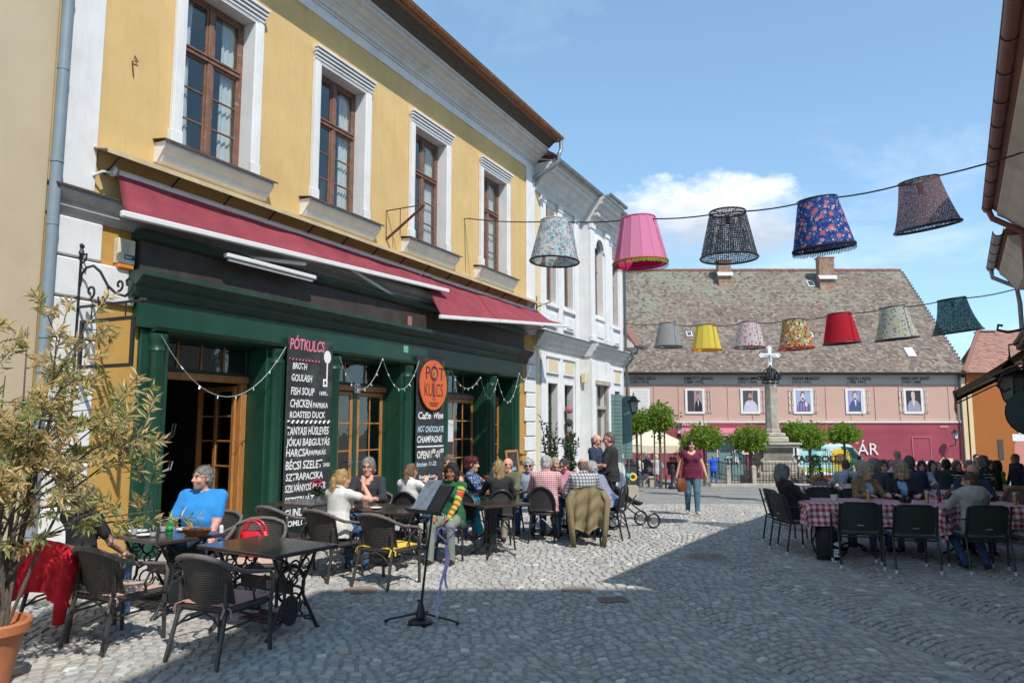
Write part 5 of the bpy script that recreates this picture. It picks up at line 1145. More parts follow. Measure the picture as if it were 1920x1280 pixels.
# ------------------------------------------------------------------ cross column and its railing
def cross_column():
 Y=35.2;g0=gz(Y);c=at(1448,800,Y);t=thing('cross_column','weathered stone column topped by black ironwork and a white cross','monument',(c.x,Y,g0));Z=lambda py:at(1448,py,Y).z-g0
 k=Y/1390;S=M_['stone'];SD=M_['stone_dark']
 b=MB();b.cbox(-1.25,-1.25,-.1,1.25,1.25,Z(893),.03);b.cbox(-1.05,-1.05,Z(893),1.05,1.05,Z(882),.03);b.build('steps',S,t)
 b=MB();b.cbox(-.80,-.80,Z(882),.80,.80,Z(862),.04);b.cbox(-.70,-.70,Z(862),.70,.70,Z(838),.03)
 for s in (-1,1):
  for q in (-1,1):b.prism([(0,0),(.30,0),(.24,.25),(.12,.34),(.16,.5),(.05,.62),(0,.62)],-.1,.1,T=Matrix.Translation((s*.68,q*.6,Z(882)))@Matrix.Rotation(R_(90),4,'X')@Matrix.Scale(s,4,(1,0,0)))
 b.build('pedestal',S,t);MB().cbox(-.62,-.715,Z(880),.62,-.70,Z(842),.02).build('inscription_panel',SD,t)
 MB().cbox(-.92,-.92,Z(838),.92,.92,Z(833),.02).cbox(-1.0,-1.0,Z(833),1.0,1.0,Z(829),.02).build('slab',S,t)
 MB().cbox(-.56,-.56,Z(829),.56,.56,Z(818),.05).cbox(-.46,-.46,Z(818),.46,.46,Z(811),.04).build('base',S,t)
 n=8;b=MB();b.lathe([(.37,Z(811)),(.36,Z(806)),(.31,Z(803)),(.27,Z(722)),(.31,Z(720)),(.33,Z(716)),(.26,Z(714))],n=n,a0=math.pi/8);b.build('shaft',S,t)
 for a in range(8):
  for j in range(4):
   z0=Z(799)+j*(Z(724)-Z(803))/4;R=Matrix.Rotation(a*math.pi/4,4,'Z');q=MB();q.tube([(.262+.004-.012*j*.3,.06*math.cos(u),z0+.20+.17*math.sin(u))for u in np.linspace(0,6.283,9)[:-1]],.013,4,closed=True,T=R);q.build('shaft_panel',SD if a%2 else S,t)
 ib=MB();zc=Z(708)
 for a in range(8):
  R=Matrix.Rotation(a*math.pi/4+.2,4,'Z');pts=[(.05,0,zc+.45),(.22,0,zc+.38),(.42,0,zc+.20),(.46,0,zc),(.36,0,zc-.10),(.28,0,zc-.02),(.33,0,zc+.05)];ib.tube(pts,.030,5,T=R)
  ib.tube([(.46+.10*math.cos(u),0,zc+.02+.10*math.sin(u))for u in np.linspace(0,5.6,9)],.022,5,T=R);ib.tube([(.25,0,zc-.18),(.36,0,zc-.08),(.40,0,zc-.22),(.30,0,zc-.28)],.024,5,T=R)
 ib.lathe([(.30,zc-.30),(.34,zc-.24),(.26,zc-.20),(.20,zc+.1),(.10,zc+.45),(.06,zc+.62)],n=10)
 ib.tube([(.40*math.cos(u),.40*math.sin(u),zc-.05)for u in np.linspace(0,6.283,17)[:-1]],.02,5,closed=True);ib.build('ironwork',M_['iron'],t)
 WM=flatmat('white cross paint',(.78,.78,.77));b=MB();zb,zt=Z(690),Z(652);za=Z(666);b.cbox(-.085,-.05,zb,.085,.05,zt,.015);b.cbox(-.36,-.05,za-.085,-.085,.05,za+.085,.015);b.cbox(.085,-.05,za-.085,.36,.05,za+.085,.015)
 for (x,z)in ((0,zt),(-.36,za),(.36,za)):
  for (dx,dz)in ((.07,0),(-.07,0),(0,.08 if z==zt else .07),(0,-.07)):b.lathe([(.0,-.04),(.05,-.035),(.05,.035),(0,.04)],n=8,T=Matrix.Translation((x+dx+(.04 if x>0 else -.04 if x<0 else 0),0,z+dz))@Matrix.Rotation(R_(90),4,'X'))
 b.build('cross',WM,t)
 b=MB();b.tube([(0,-.06,za-.32),(0,-.08,za-.05),(0,-.07,za+.06)],[.025,.05,.035],6);b.tube([(-.28,-.065,za+.03),(0,-.07,za-.02),(.28,-.065,za+.03)],.016,5);b.build('corpus',mat('grey corpus',(.45,.45,.45),.6),t);ib=MB()
 for s in (-1,1):
  for q in (0,1):ib.tube([(s*.12,0,za+(.12 if q else -.12)),(s*.32,0,za+(.24 if q else -.24)),(s*.50,0,za+(.12 if q else -.12))],.014,4)
 ib.build('cross_scrolls',M_['iron'],t)
cross_column()
def railing():
 Y=33.6;x0=at(1366,905,Y).x;x1=at(1604,905,Y).x;t=thing('iron_railing','black wrought iron railing with scrolled tops around the cross column','railing',((x0+x1)/2,Y,gz(Y)));w=(x1-x0)/2;I=M_['iron']
 MB().cbox(-w-.1,-.15,-.15,w+.1,.15,.10,.02).build('kerb',M_['stone'],t)
 def run(T,n,L,hgt):
  for z in (.22,.42,hgt):MB().box(0,-.012,z,L,.012,z+.03,T=T).build('rail',I,t)
  for i in range(n+1):
   x=L*i/n;hh=hgt+.10;MB().box(x-.010,-.010,.1,x+.010,.010,hh,T=T).build('bar',I,t)
 run(Matrix.Translation((-w,0,0)),40,2*w,.95);run(Matrix.Translation((-w,0,0))@Matrix.Rotation(R_(90),4,'Z'),14,3.0,.95);run(Matrix.Translation((w,0,0))@Matrix.Rotation(R_(90),4,'Z'),14,3.0,.95)
 for i in range(20):MB().tube([(-w+.15+i*(2*w-.3)/19+.055*math.cos(u),-.015,.32+.07*math.sin(u))for u in np.linspace(0,6.283,7)[:-1]],.010,4,closed=True).build('ring',I,t)
 for (xc,hgt,n)in ((-w+.35,1.55,9),(-w+.9,1.3,5),(w-1.2,1.6,8),(w-.35,1.55,7),(.9,1.5,6)):
  for i in range(n):
   x=xc+(i-n/2)*.105;hh=hgt-.09*abs(i-n/2);MB().tube([(x,-.03,.95),(x,-.03,hh-.08),(x+.03,-.03,hh),(x+.085,-.03,hh),(x+.10,-.03,hh-.06)],.013,5).build('hook_bar',I,t)
 for (xc,s)in ((-w+.75,1),(-w+.1,-1),(.25,1),(w-.8,-1),(w-1.7,1)):
  pts=[(xc+s*.28*(1-u/9)*math.cos(u),-.04,1.1+.28*(1-u/9)*math.sin(u))for u in np.linspace(0,8,22)];MB().tube(pts,.018,5).build('scroll',I,t)
 for x in (-w,at(1414,905,Y).x-(x0+x1)/2,at(1502,905,Y).x-(x0+x1)/2,w):MB().cbox(x-.1,-.1,0,x+.1,.1,.78,.02).lathe([(.12,.78),(.12,.82),(.05,.88),(0,.92)],(x,0,0),8).build('stone_post',M_['stone'],t)
railing()
def van():
 Y=39.6;c=at(1542,890,Y);t=thing('delivery_van','white delivery van printed with a sunflower behind the iron railing','van',(c.x,Y,gz(Y)));L=2.45
 wp=mat('white van paint',(.74,.75,.75),.3,.03,2,spec=.6);out=[(-L,.32),(L-.25,.32),(L,.45),(L+.02,.95),(L-.25,1.12),(L-.75,1.78),(L-1.0,1.93),(-L+.15,1.96),(-L,1.85)]
 b=MB();b.prism([(x,z)for x,z in out],-1.75,0,T=Matrix.Rotation(R_(90),4,'X'));b.build('body',wp,t)
 def pan(nm,pts,m,lay):return MB().prism(pts,0,.004+.003*lay,T=Matrix.Translation((0,-.0+0.0,0))@Matrix.Rotation(R_(90),4,'X')).build(nm,m,t)
 teal=mat('teal print',(.25,.55,.62),.35,.2,1.2,col2=(.55,.74,.66),f2=(.42,.62),s2=.8);pan('side_print',[(-1.15,.62),(1.05,.62),(1.05,1.82),(-1.15,1.82)],teal,0)
 dg=flatmat('dark green print',(.01,.13,.075),.35);pan('front_print',[(1.05,.62),(L-.02,.62),(L-.02,1.0),(L-.28,1.14),(L-.78,1.76),(1.05,1.82)],dg,0);pan('lower_print',[(-1.15,.50),(1.6,.50),(1.6,.66),(-1.15,.66)],flatmat('lime print',(.45,.55,.05),.4),1)
 pt=flatmat('sunflower petals',(.75,.46,.02),.5);cx,cz=.98,1.15
 for k in range(22):
  a=k*2*math.pi/22+random.uniform(-.06,.06);d=(math.cos(a),math.sin(a));n_=(-d[1],d[0]);f=lambda r,w:(cx+d[0]*r+n_[0]*w,cz+d[1]*r+n_[1]*w);R=random.uniform(.56,.66)
  pan('petal',[f(.26,-.07),f(.45,-.085),f(R,0),f(.45,.085),f(.26,.07)],pt,1.5+(k%3)*.5)
 pan('sunflower_heart',[(cx+.30*math.cos(i*.449),cz+.30*math.sin(i*.449))for i in range(14)],flatmat('sunflower brown',(.20,.09,.02),.6),4)
 ink=flatmat('van lettering',(.02,.03,.03),.4);text('van_lettering','GASTROLL',ink,t,(-1.6,-.022,1.0),(R_(90),0,0),size=.46,bold=.022,xs=1.12);text('van_lettering','www.gastroll',ink,t,(-1.0,-.022,1.58),(R_(90),0,0),size=.2,bold=.004,xs=1.2)
 pan('windscreen',[(L-.80,1.18),(L-.42,1.18),(L-.86,1.72),(L-1.05,1.72)],mat('van glass',(.02,.025,.03),.08,spec=.6),1)
 for x in (-1.5,1.55):
  w=MB().lathe([(.0,0),(.31,0),(.33,.05),(.33,.17),(.30,.2),(0,.2)],n=18,T=Matrix.Translation((x,.16,.33))@Matrix.Rotation(R_(90),4,'X')).build('wheel',M_['blackplastic'],t,smooth=True);MB().lathe([(0,.0),(.19,.0),(.19,.015),(.06,.03),(0,.03)],n=12,T=Matrix.Translation((x,-.045,.33))@Matrix.Rotation(R_(90),4,'X')).build('rim',M_['steel'],w)
 MB().cbox(L-.7,-.2,1.94,L-.55,-.05,2.03,.02).build('beacon',mat('amber lens',(.8,.3,.02),.3),t);MB().cbox(L-.05,-.35,.62,L+.06,-.05,.78,.03).build('headlight',M_['glass'],t);MB().cbox(L-.5,-.20,1.12,L-.42,-.02,1.32,.02).build('mirror',M_['blackplastic'],t)
van()
# ------------------------------------------------------------------ parasol, bench, bin, bollard
def square_furniture():
 Y=37.0;g0=gz(Y);p=at(1222,830,Y);t=thing('parasol','large cream square parasol behind the staked trees','parasol',(p.x,Y,g0));zt=at(1222,797,Y).z-g0;ze=at(1222,832,Y).z-g0;w=1.62
 b=MB();cs=[(-w,-w,ze),(w,-w,ze),(w,w,ze),(-w,w,ze)]
 for i in range(4):
  a=Vector(cs[i]);c=Vector(cs[(i+1)%4]);tp=Vector((0,0,zt))
  b.sheet(lambda u,v:tuple((a.lerp(c,u)).lerp(tp,v)-Vector((0,0,.10*math.sin(math.pi*v)*.8+.05*math.sin(math.pi*u)*(1-v)))),10,6);b.sheet(lambda u,v:tuple(a.lerp(c,u)-Vector((0,0,.05*math.sin(math.pi*u)+.34*v+.015*math.sin(u*40)*v))),24,2)
 b.build('canopy',M_['canvas'],t);MB().tube([(0,0,0),(0,0,zt-.02)],.03,8).build('pole',M_['stake'],t);MB().cbox(-.35,-.35,0,.35,.35,.12,.02).build('base',M_['stone'],t);MB().lathe([(.16,zt-.02),(.05,zt+.16),(0,zt+.2)],n=8).build('finial',M_['canvas'],t)
 for i in range(4):MB().tube([cs[i],(0,0,zt-.05)],.014,5).build('rib',M_['stake'],t)
 p=at(1212,903,32.6);t=thing('stone_bench','pale stone bench between the two staked trees','bench',(p.x,32.6,gz(32.6)));MB().cbox(-.42,-.25,.36,.42,.25,.46,.02).build('seat',M_['stone'],t);MB().cbox(-.34,-.2,-.05,-.05,.2,.36,.02).build('leg',M_['stone'],t);MB().cbox(.1,-.2,-.05,.32,.2,.36,.02).build('leg',M_['stone'],t)
 p=at(1180,905,31.5);t=thing('litter_bin','dark grey square litter bin at the end of the white house','bin',(p.x,31.5,gz(31.5)));MB().cbox(-.28,-.28,.05,.28,.28,.92,.03).build('body',mat('dark bin paint',(.04,.05,.055),.5,.1,4),t);MB().cbox(-.31,-.31,.92,.31,.31,1.0,.03).build('lid',M_['blackplastic'],t);MB().cbox(-.2,-.2,-.03,.2,.2,.05,.01).build('foot',M_['iron'],t)
 p=at(1262,913,30.5);t=thing('iron_bollard','black cast iron bollard left of the walking woman','bollard',(p.x,30.5,gz(30.5)));MB().lathe([(.20,-.05),(.20,.08),(.15,.12),(.13,.20),(.09,.26),(.085,.62),(.11,.66),(.11,.72),(.075,.76),(.10,.86),(.09,.94),(.0,1.0)],n=14).build('post',M_['castiron'],t,smooth=True)
 a=at(1330,907,33.0);b=at(1620,907,33.0);k=MB().cbox(a.x,-.12,-.1,b.x,.12,.11,.02).build('kerb',M_['stone'],loc=(0,32.9,gz(32.9)));tag(k,'low stone kerb in front of the railing',kind='structure')
 p=at(1182,935,23.0);t=thing('concrete_planter','small pale concrete block beside the standing men','block',(p.x,23,gz(23)));MB().prism([(-.22,-.22),(.22,-.22),(.22,.22),(-.22,.22)],-.05,.42).build('block',M_['stone'],t)
 for i,(px,Y,hh,lab)in enumerate(((1034,19.0,2.35,'tall potted laurel, the left of two by the white house wall'),(1068,19.6,2.2,'tall potted laurel, the right of two by the white house wall'))):
  p=at(px,900,Y);g0=gz(Y);t=thing('potted_laurel',lab,'potted plant',(p.x,Y,g0),0,'potted laurels by the white house');rng=np.random.RandomState(40+i);MB().lathe([(.16,0),(.22,.36),(.24,.36),(.24,.42),(.20,.42),(.19,.38),(.0,.37)],n=16).build('pot',M_['terracotta'],t);st=[];b=MB()
  for k in range(9):
   a=rng.uniform(0,6.28);r=rng.uniform(.1,.36);top=Vector((r*math.cos(a),r*math.sin(a),hh*rng.uniform(.7,1)));pts=[Vector((0,0,.35)),Vector((top.x*.3,top.y*.3,hh*.45)),top];st.append(pts);b.tube(pts,[.014,.010,.004],5)
  b.build('stem',M_['bark'],t)
  def shp(g):
   q=st[g.randint(len(st))];u=g.uniform(.25,1);v=q[0].lerp(q[1],u*2)if u<.5 else q[1].lerp(q[2],u*2-1);o=g.normal(0,1,3);o[2]=abs(o[2])*.8;return tuple(v),tuple(o)
  me=leaf_cloud(420,shp,.15,rng,-.15,aspect=.34);me.materials.append(M_['leaf_laurel']);obj('foliage',me,t)
square_furniture()
# ------------------------------------------------------------------ right-hand row of houses (local x runs towards the camera)
RORG=RN*1.36;RPHI=math.atan2(-RD.y,-RD.x)
def RW(s,o=0.0,z=0.0):
 p=RORG+RD*s-RN*o;p.z=z;return p
def right_row():
 pale=mat('grey cream render',(.68,.64,.57),.92,.07,1.5,.15,30,col2=(.55,.51,.45),f2=(.5,.75),s2=1.8,grime=.25);pinkw=mat('dusty pink render',(.50,.26,.22),.92,.07,1.5,.12,30,grime=.2)
 h=thing('grey_cream_house','grey cream house with a red brown gutter at the right edge','building',RORG,RPHI)
 b=MB();wall(b,-16.4,-6.0,-.8,5.75,0,.5,[(-15.9,-14.9,3.6,5.2),(-13.4,-12.2,3.4,5.2),(-10.8,-9.6,3.4,5.2),(-15.6,-14.2,-.8,2.6),(-12.8,-11.4,-.8,2.6),(-9.9,-8.3,-.8,2.6)]);b.build('wall',pale,h)
 MB().box(-16.4,6.5,-.8,-6,6.7,5.75).box(-6.2,.5,-.8,-6,6.5,5.75).box(-16.4,.5,-.8,-16.2,6.5,5.75).prof([(.2,5.75),(6.7,5.75),(3.6,8.7)],-6.3,-6.05).build('wall',pale,h)
 MB().prof([(-.62,5.98),(3.6,9.2),(7.4,5.98),(7.2,5.8),(3.6,8.95),(-.5,5.84)],-16.5,-5.95).build('roof',M_['tile_red'],h);MB().prof(cornice([(.06,5.3),(.10,5.42),(.25,5.55),(.40,5.70),(.52,5.78),(.52,5.86)],5.3),-16.42,-6.0).build('cornice',pale,h)
 gutter(h,-16.6,-5.9,-.66,5.98,.085,M_['redgutter'],hm=M_['iron']);MB().tube([(-16.35,-.66,5.9),(-16.35,-.6,5.72),(-16.3,-.16,5.40),(-16.3,-.14,5.1),(-16.3,-.14,-.6)],.055,10).build('downpipe',M_['redgutter'],h,smooth=True);MB().cbox(-16.2,-.05,-.7,-15.95,0,5.3,.01).build('corner_strip',pinkw,h)
 for (a,c)in ((-15.9,-14.9),(-13.4,-12.2),(-10.8,-9.6)):
  casement(h,a,c,3.6 if a<-15 else 3.4,5.2,.2,transom=4.7,m=M_['whitemetal'],curtain=True)
  MB().cbox(a-.12,-.05,3.3,a,0,5.3,.01).cbox(c,-.05,3.3,c+.12,0,5.3,.01).cbox(a,-.05,5.2,c,0,5.3,.01).build('window_surround',M_['offwhite'],h)
 for (a,c)in ((-15.6,-14.2),(-12.8,-11.4),(-9.9,-8.3)):casement(h,a,c,-.8,2.6,.2,transom=2.0,m=M_['green'],curtain=False)
 h=thing('green_shop_house','house with pale green boarded shopfront and zinc gutter beyond the grey cream house','building',RORG,RPHI);gb=mat('pale green boards',(.20,.33,.235),.6,.12,4,.1,30,grime=.25);gw=mat('grey green boards',(.40,.44,.38),.65,.1,4,.1,30,grime=.25)
 b=MB();wall(b,-20.2,-16.4,-1,5.3,.08,.6,[(-19.4,-17.2,-1,2.6)]);b.build('wall',pale,h);MB().box(-20.2,5.5,-1,-16.4,5.7,5.3).box(-20.2,.6,-1,-20.0,5.5,5.3).build('wall',pale,h)
 MB().prof([(-.45,5.50),(2.9,8.3),(6.2,5.5),(6.0,5.3),(2.9,8.05),(-.35,5.36)],-20.3,-16.5).build('roof',M_['tile_red'],h);gutter(h,-20.4,-16.5,-.52,5.50,.085,M_['zinc'],hm=M_['iron'])
 MB().prof(cornice([(.06,4.9),(.14,5.02),(.26,5.2),(.36,5.3),(.38,5.38)],4.9,.1),-20.2,-16.45).build('cornice',pale,h)
 b=MB();b.tube([(-20.25,-.52,5.42),(-20.25,-.5,5.25),(-20.2,-.06,4.98),(-20.2,-.02,4.6),(-20.2,-.02,-.6)],.05,10);b.build('downpipe',M_['zinc'],h,smooth=True)
 for i in range(12):MB().cbox(-20.1+i*.16,-.02,-.9,-19.95+i*.16,.08,3.3,.006).build('board',gb if i%2 else gw,h)
 for x in (-17.3,-16.9,-16.6):MB().cbox(x,-.04,-.9,x+.14,.08,3.4,.008).build('board',gb,h)
 casement(h,-19.4,-17.2,-.5,2.5,.3,transom=2.0,m=gb,curtain=False)
 p=RW(15.2,.0,3.3);t=thing('green_shop_sign','green and white projecting shop board above the brown awning','sign',p,RPHI);T=Matrix.Identity(4)
 MB().cbox(-.9,-.34,.0,.9,-.22,.70,.02,T=Matrix.Rotation(R_(-18),4,'X')).build('board',mat('sign green',(.012,.16,.09),.4,.1,4),t)
 MB().cbox(-.8,-.35,.22,.8,-.342,.5,.002,T=Matrix.Rotation(R_(-18),4,'X')).build('lettering_strip',mat('sign pale strip',(.45,.55,.48),.6,.3,40),t);MB().cbox(-1.0,-.40,-.10,1.0,-.05,.0,.02).cbox(-1.0,-.44,-.02,1.0,-.36,.06,.02).build('ledge',M_['stone_dark'],t);MB().tube([(.8,-.3,.1),(.8,-.6,.05),(.8,-.74,.1),(.8,-.72,.18),(.8,-.66,.16)],.025,6).build('scroll_hook',M_['iron'],t)
 p=RW(13.2,.42,1.98);t=thing('iron_scroll_sign','dark oval hanging sign in a scrolled iron bracket at the right edge','sign',p,RPHI);MB().lathe([(0,-.02),(.34,-.02),(.36,0),(.34,.02),(0,.02)],n=20,sx=.8,T=Matrix.Translation((0,0,.05))@Matrix.Rotation(R_(90),4,'Y')@Matrix.Scale(1.2,4,(1,0,0))).build('plate',mat('sign black green',(.012,.03,.026),.35),t)
 b=MB();b.tube([(0,.6,.7),(0,-.1,.72),(0,-.35,.62),(0,-.42,.45),(0,-.34,.36),(0,-.26,.42)],.022,6);b.tube([(0,.6,.1),(0,.3,.3),(0,.12,.52),(0,.2,.66)],.018,6);b.tube([(0,0,.45),(0,0,.72)],.012,5);b.build('bracket',M_['iron'],t,smooth=True)
 p=RW(18.2,.0,0);t=thing('brown_awning','brown canvas restaurant awning on the green shop at right','awning',p,RPHI);L=3.4;zi,zo,o=3.35,2.42,1.4;BC=M_['brown_canvas']
 MB().sheet(lambda u,v:(-L+2*L*u,-.05-(o-.05)*v,zi+(zo-zi)*v-.04*math.sin(math.pi*v)),12,8,th=.01).build('canvas',BC,t);MB().sheet(lambda u,v:(-L+2*L*u,-o-.02*v*math.sin(u*60),zo-.30*v),50,3,th=.006).build('valance',BC,t)
 for x in (-L,-.6,.6,L):MB().tube([(x,-.05,zi-.35),(x,-.6,zi-.55),(x,-o+.02,zo-.03)],.02,6).build('arm',M_['stake'],t)
 MB().tube([(-L,-o,zo),(L,-o,zo)],.03,6).build('front_bar',M_['stake'],t);MB().tube([(-L,-.06,zi+.03),(L,-.06,zi+.03)],.06,8).build('roller',M_['brown_canvas'],t)
 p=RW(15.35,.55,2.28);t=thing('hanging_lantern','black four-sided lantern hanging under the brown awning','lantern',p,R_(20));lantern(t,0,0,.0,1.05,mat('grey lamp glass',(.28,.28,.24),.3));MB().tube([(0,0,.75),(0,0,.95),(.25,-.42,1.0)],.016,6).build('hanger',M_['iron'],t)
 h=thing('orange_house','orange rendered house with an arched wall and red tile roof behind the right-hand tables','building',(0,42.9,0),0);xa=26.3
 b=MB();wall(b,xa,xa+9,-2,4.85,0,.5,[]);b.build('wall',M_['orangewall'],h);MB().box(xa,.5,-2,xa+.3,9,4.85).build('wall',M_['orangewall'],h);MB().box(xa+.003,-.03,-2,xa+.24,.0,4.2).build('corner_strip',flatmat('pale corner',(.66,.50,.30)),h)
 tile_roof(h,'roof_tiles',xa-.35,xa+9,(-.4,4.85),(4.6,8.0),.26,.22,M_['tile_red'],hip0=4.2,seed=8);MB().prof([(-.3,4.8),(4.6,7.9),(9,4.8)],xa+4.0,xa+8.8).build('roof_deck',M_['soffit'],h)
 rt=MB()
 for i in range(18):t_=i/18;rt.tube([(xa-.35+4.2*t_,-.4+5*t_,4.9+3.15*t_),(xa-.35+4.2*(t_+.06),-.4+5*(t_+.06),4.92+3.15*(t_+.06))],[.12,.10],7)
 o_=rt.build('hip_tiles',M_['tile_red'],h);o_['kind']='stuff'
 c0=at(1848,640,47.4);q=MB().cbox(c0.x-.34,4.2,6.2,c0.x+.34,4.9,7.55,.02).build('chimney',M_['offwhite'],h)
 for z in (7.5,7.8):MB().cbox(c0.x-.45,4.1,z,c0.x+.45,5.0,z+.07,.01).build('chimney_cap',M_['stone_dark'],q)
 xb=at(1896,800,43).x;n=12;ar=[(xb+1.0-1.0*math.cos(math.pi*i/n/2*1.0),.4+1.2*math.sin(math.pi*i/n/2))for i in range(n+1)];MB().prism([(xb,-2),(xb+2.2,-2),(xb+2.2,1.6)]+[(x,z)for x,z in ar[::-1]],0,.02,T=Matrix.Translation((0,-.001,0))@Matrix.Rotation(R_(90),4,'X')).build('arch_panel',flatmat('salmon render',(.52,.22,.17)),h);MB().box(xb-.06,-.03,.95,xb+.9,-.021,1.35).box(xb+.30,-.05,1.35,xb+.7,-.03,3.2).build('white_band',M_['white'],h)
 MB().box(at(1866,800,43).x,-.03,-.1,at(1876,800,43).x,0,1.05).build('wall_plaque',mat('dark plaque',(.06,.06,.055),.6),h)
 h=thing('tall_grey_house','tall grey house out of view whose shadow lies across the near cobbles','building',(2.86,-.05,0),R_(0));b=MB();poly=[(0,0),(7.3,.1),(7.3,-4.3),(-.95,-4.3)];b.prism(poly,-.5,11.75);b.build('wall',pale,h)
 MB().prism([(0,0),(7.34,.1),(7.34,-4.34),(-.96,-4.34)],11.75,12.0).build('parapet',M_['greystone'],h)
 for i in range(4):
  for z in (1.0,4.6,8.2):casement(h,1.0+i*0,2.2,z,z+2.2,.102,transom=z+1.6,curtain=False,room=False)if i==0 else None
right_row()
# ------------------------------------------------------------------ lampshades on cords across the street
def attr_uv(me,uv):
 l=me.uv_layers.new(name='UVMap');idx=np.empty(len(me.loops),np.int32);me.loops.foreach_get('vertex_index',idx);l.data.foreach_set('uv',np.array(uv,np.float32)[idx].ravel())
def shade_mat(name,base,kind,cols=(),alpha=1.0,scale=1.0):
 m=bpy.data.materials.new(name);m.use_nodes=True ;nt,b=pbsdf(m);uv=nd(nt,'UVMap').outputs[0];c=None ;tr=None
 uvs=vmath(nt,'MULTIPLY',uv,(scale,scale,1));sp=nd(nt,'SeparateXYZ',{0:uvs})
 def spots(c,col,sc,thr,off,soft=.02,dist='EUCLIDEAN',rnd=1.0):
  v=nd(nt,'TexVoronoi',{'Vector':vmath(nt,'ADD',uvs,off),'Scale':sc,'Randomness':rnd},distance=dist,voronoi_dimensions='2D').outputs['Distance']
  return mixc(nt,ramp(nt,v,[(max(0,thr-soft),1.),(thr+soft,0.)]),c,col)
 def rings(c,col,sc,r,w,off):
  v=nd(nt,'TexVoronoi',{'Vector':vmath(nt,'ADD',uvs,off),'Scale':sc},voronoi_dimensions='2D').outputs['Distance']
  return mixc(nt,ramp(nt,v,[(r-w,0.),(r,1.),(r+w,0.)]),c,col)
 c=mixc(nt,0.0,base,base);nz=nd(nt,'TexNoise',{'Vector':uvs,'Scale':40.0,'Detail':4.0}).outputs[0]
 if kind=='floral':
  for i,(col,sc,thr)in enumerate(cols):c=spots(c,col,sc,thr,(i*1.37,i*2.11,0),.03)
  c=rings(c,cols[0][0],cols[0][1]*1.6,.30,.03,(5,7,0))
 elif kind=='doodle':
  for i,(col,sc,thr)in enumerate(cols):c=spots(c,col,sc,thr,(i*1.37,i*2.11,0),.03)
  c=rings(c,(.02,.02,.025),4.2,.33,.035,(3,1,0));c=rings(c,(.02,.02,.025),4.2,.17,.03,(3,1,0));c=spots(c,(.02,.02,.025),9.0,.12,(1,8,0),.02)
  wv=nd(nt,'TexNoise',{'Vector':uvs,'Scale':6.0,'Detail':1.0}).outputs[0];c=mixc(nt,ramp(nt,wv,[(.535,0.),(.545,1.),(.555,0.)]),c,(.02,.02,.025))
 elif kind=='dots':
  ch=nd(nt,'TexVoronoi',{'Vector':uvs,'Scale':24.0,'Randomness':0.0},voronoi_dimensions='2D').outputs['Distance'];c=mixc(nt,ramp(nt,ch,[(.30,1.),(.36,0.)]),base,cols[0][0])
 elif kind=='lace':
  v=nd(nt,'TexVoronoi',{'Vector':uvs,'Scale':cols[0][1],'Randomness':cols[0][2]},voronoi_dimensions='2D',feature='DISTANCE_TO_EDGE').outputs['Distance']
  n2=nd(nt,'TexNoise',{'Vector':uvs,'Scale':14.0,'Detail':5.0,'Roughness':.7}).outputs[0]
  tr=math_(nt,'MULTIPLY',ramp(nt,v,[(cols[0][3],0.),(cols[0][3]+.05,1.)]),ramp(nt,n2,[(.36,.15),(.5,1.)]));tr=math_(nt,'MULTIPLY',tr,cols[0][4])
 c=mixc(nt,1.0,c,ramp(nt,nz,[(.2,.88),(.8,1.05)]),'MULTIPLY');nt.links.new(c,b.inputs['Base Color']);b.inputs['Roughness'].default_value=.85;b.inputs['Specular IOR Level'].default_value=.2
 tl=nd(nt,'BsdfTranslucent',{'Color':c}).outputs[0];sh=nd(nt,'MixShader',{0:.35,1:b.outputs[0],2:tl}).outputs[0]
 if tr is not None:sh=nd(nt,'MixShader',{0:tr,1:sh,2:nd(nt,'BsdfTransparent').outputs[0]}).outputs[0]
 out=[x for x in nt.nodes if x.type=='OUTPUT_MATERIAL'][0];nt.links.new(sh,out.inputs[0]);return m
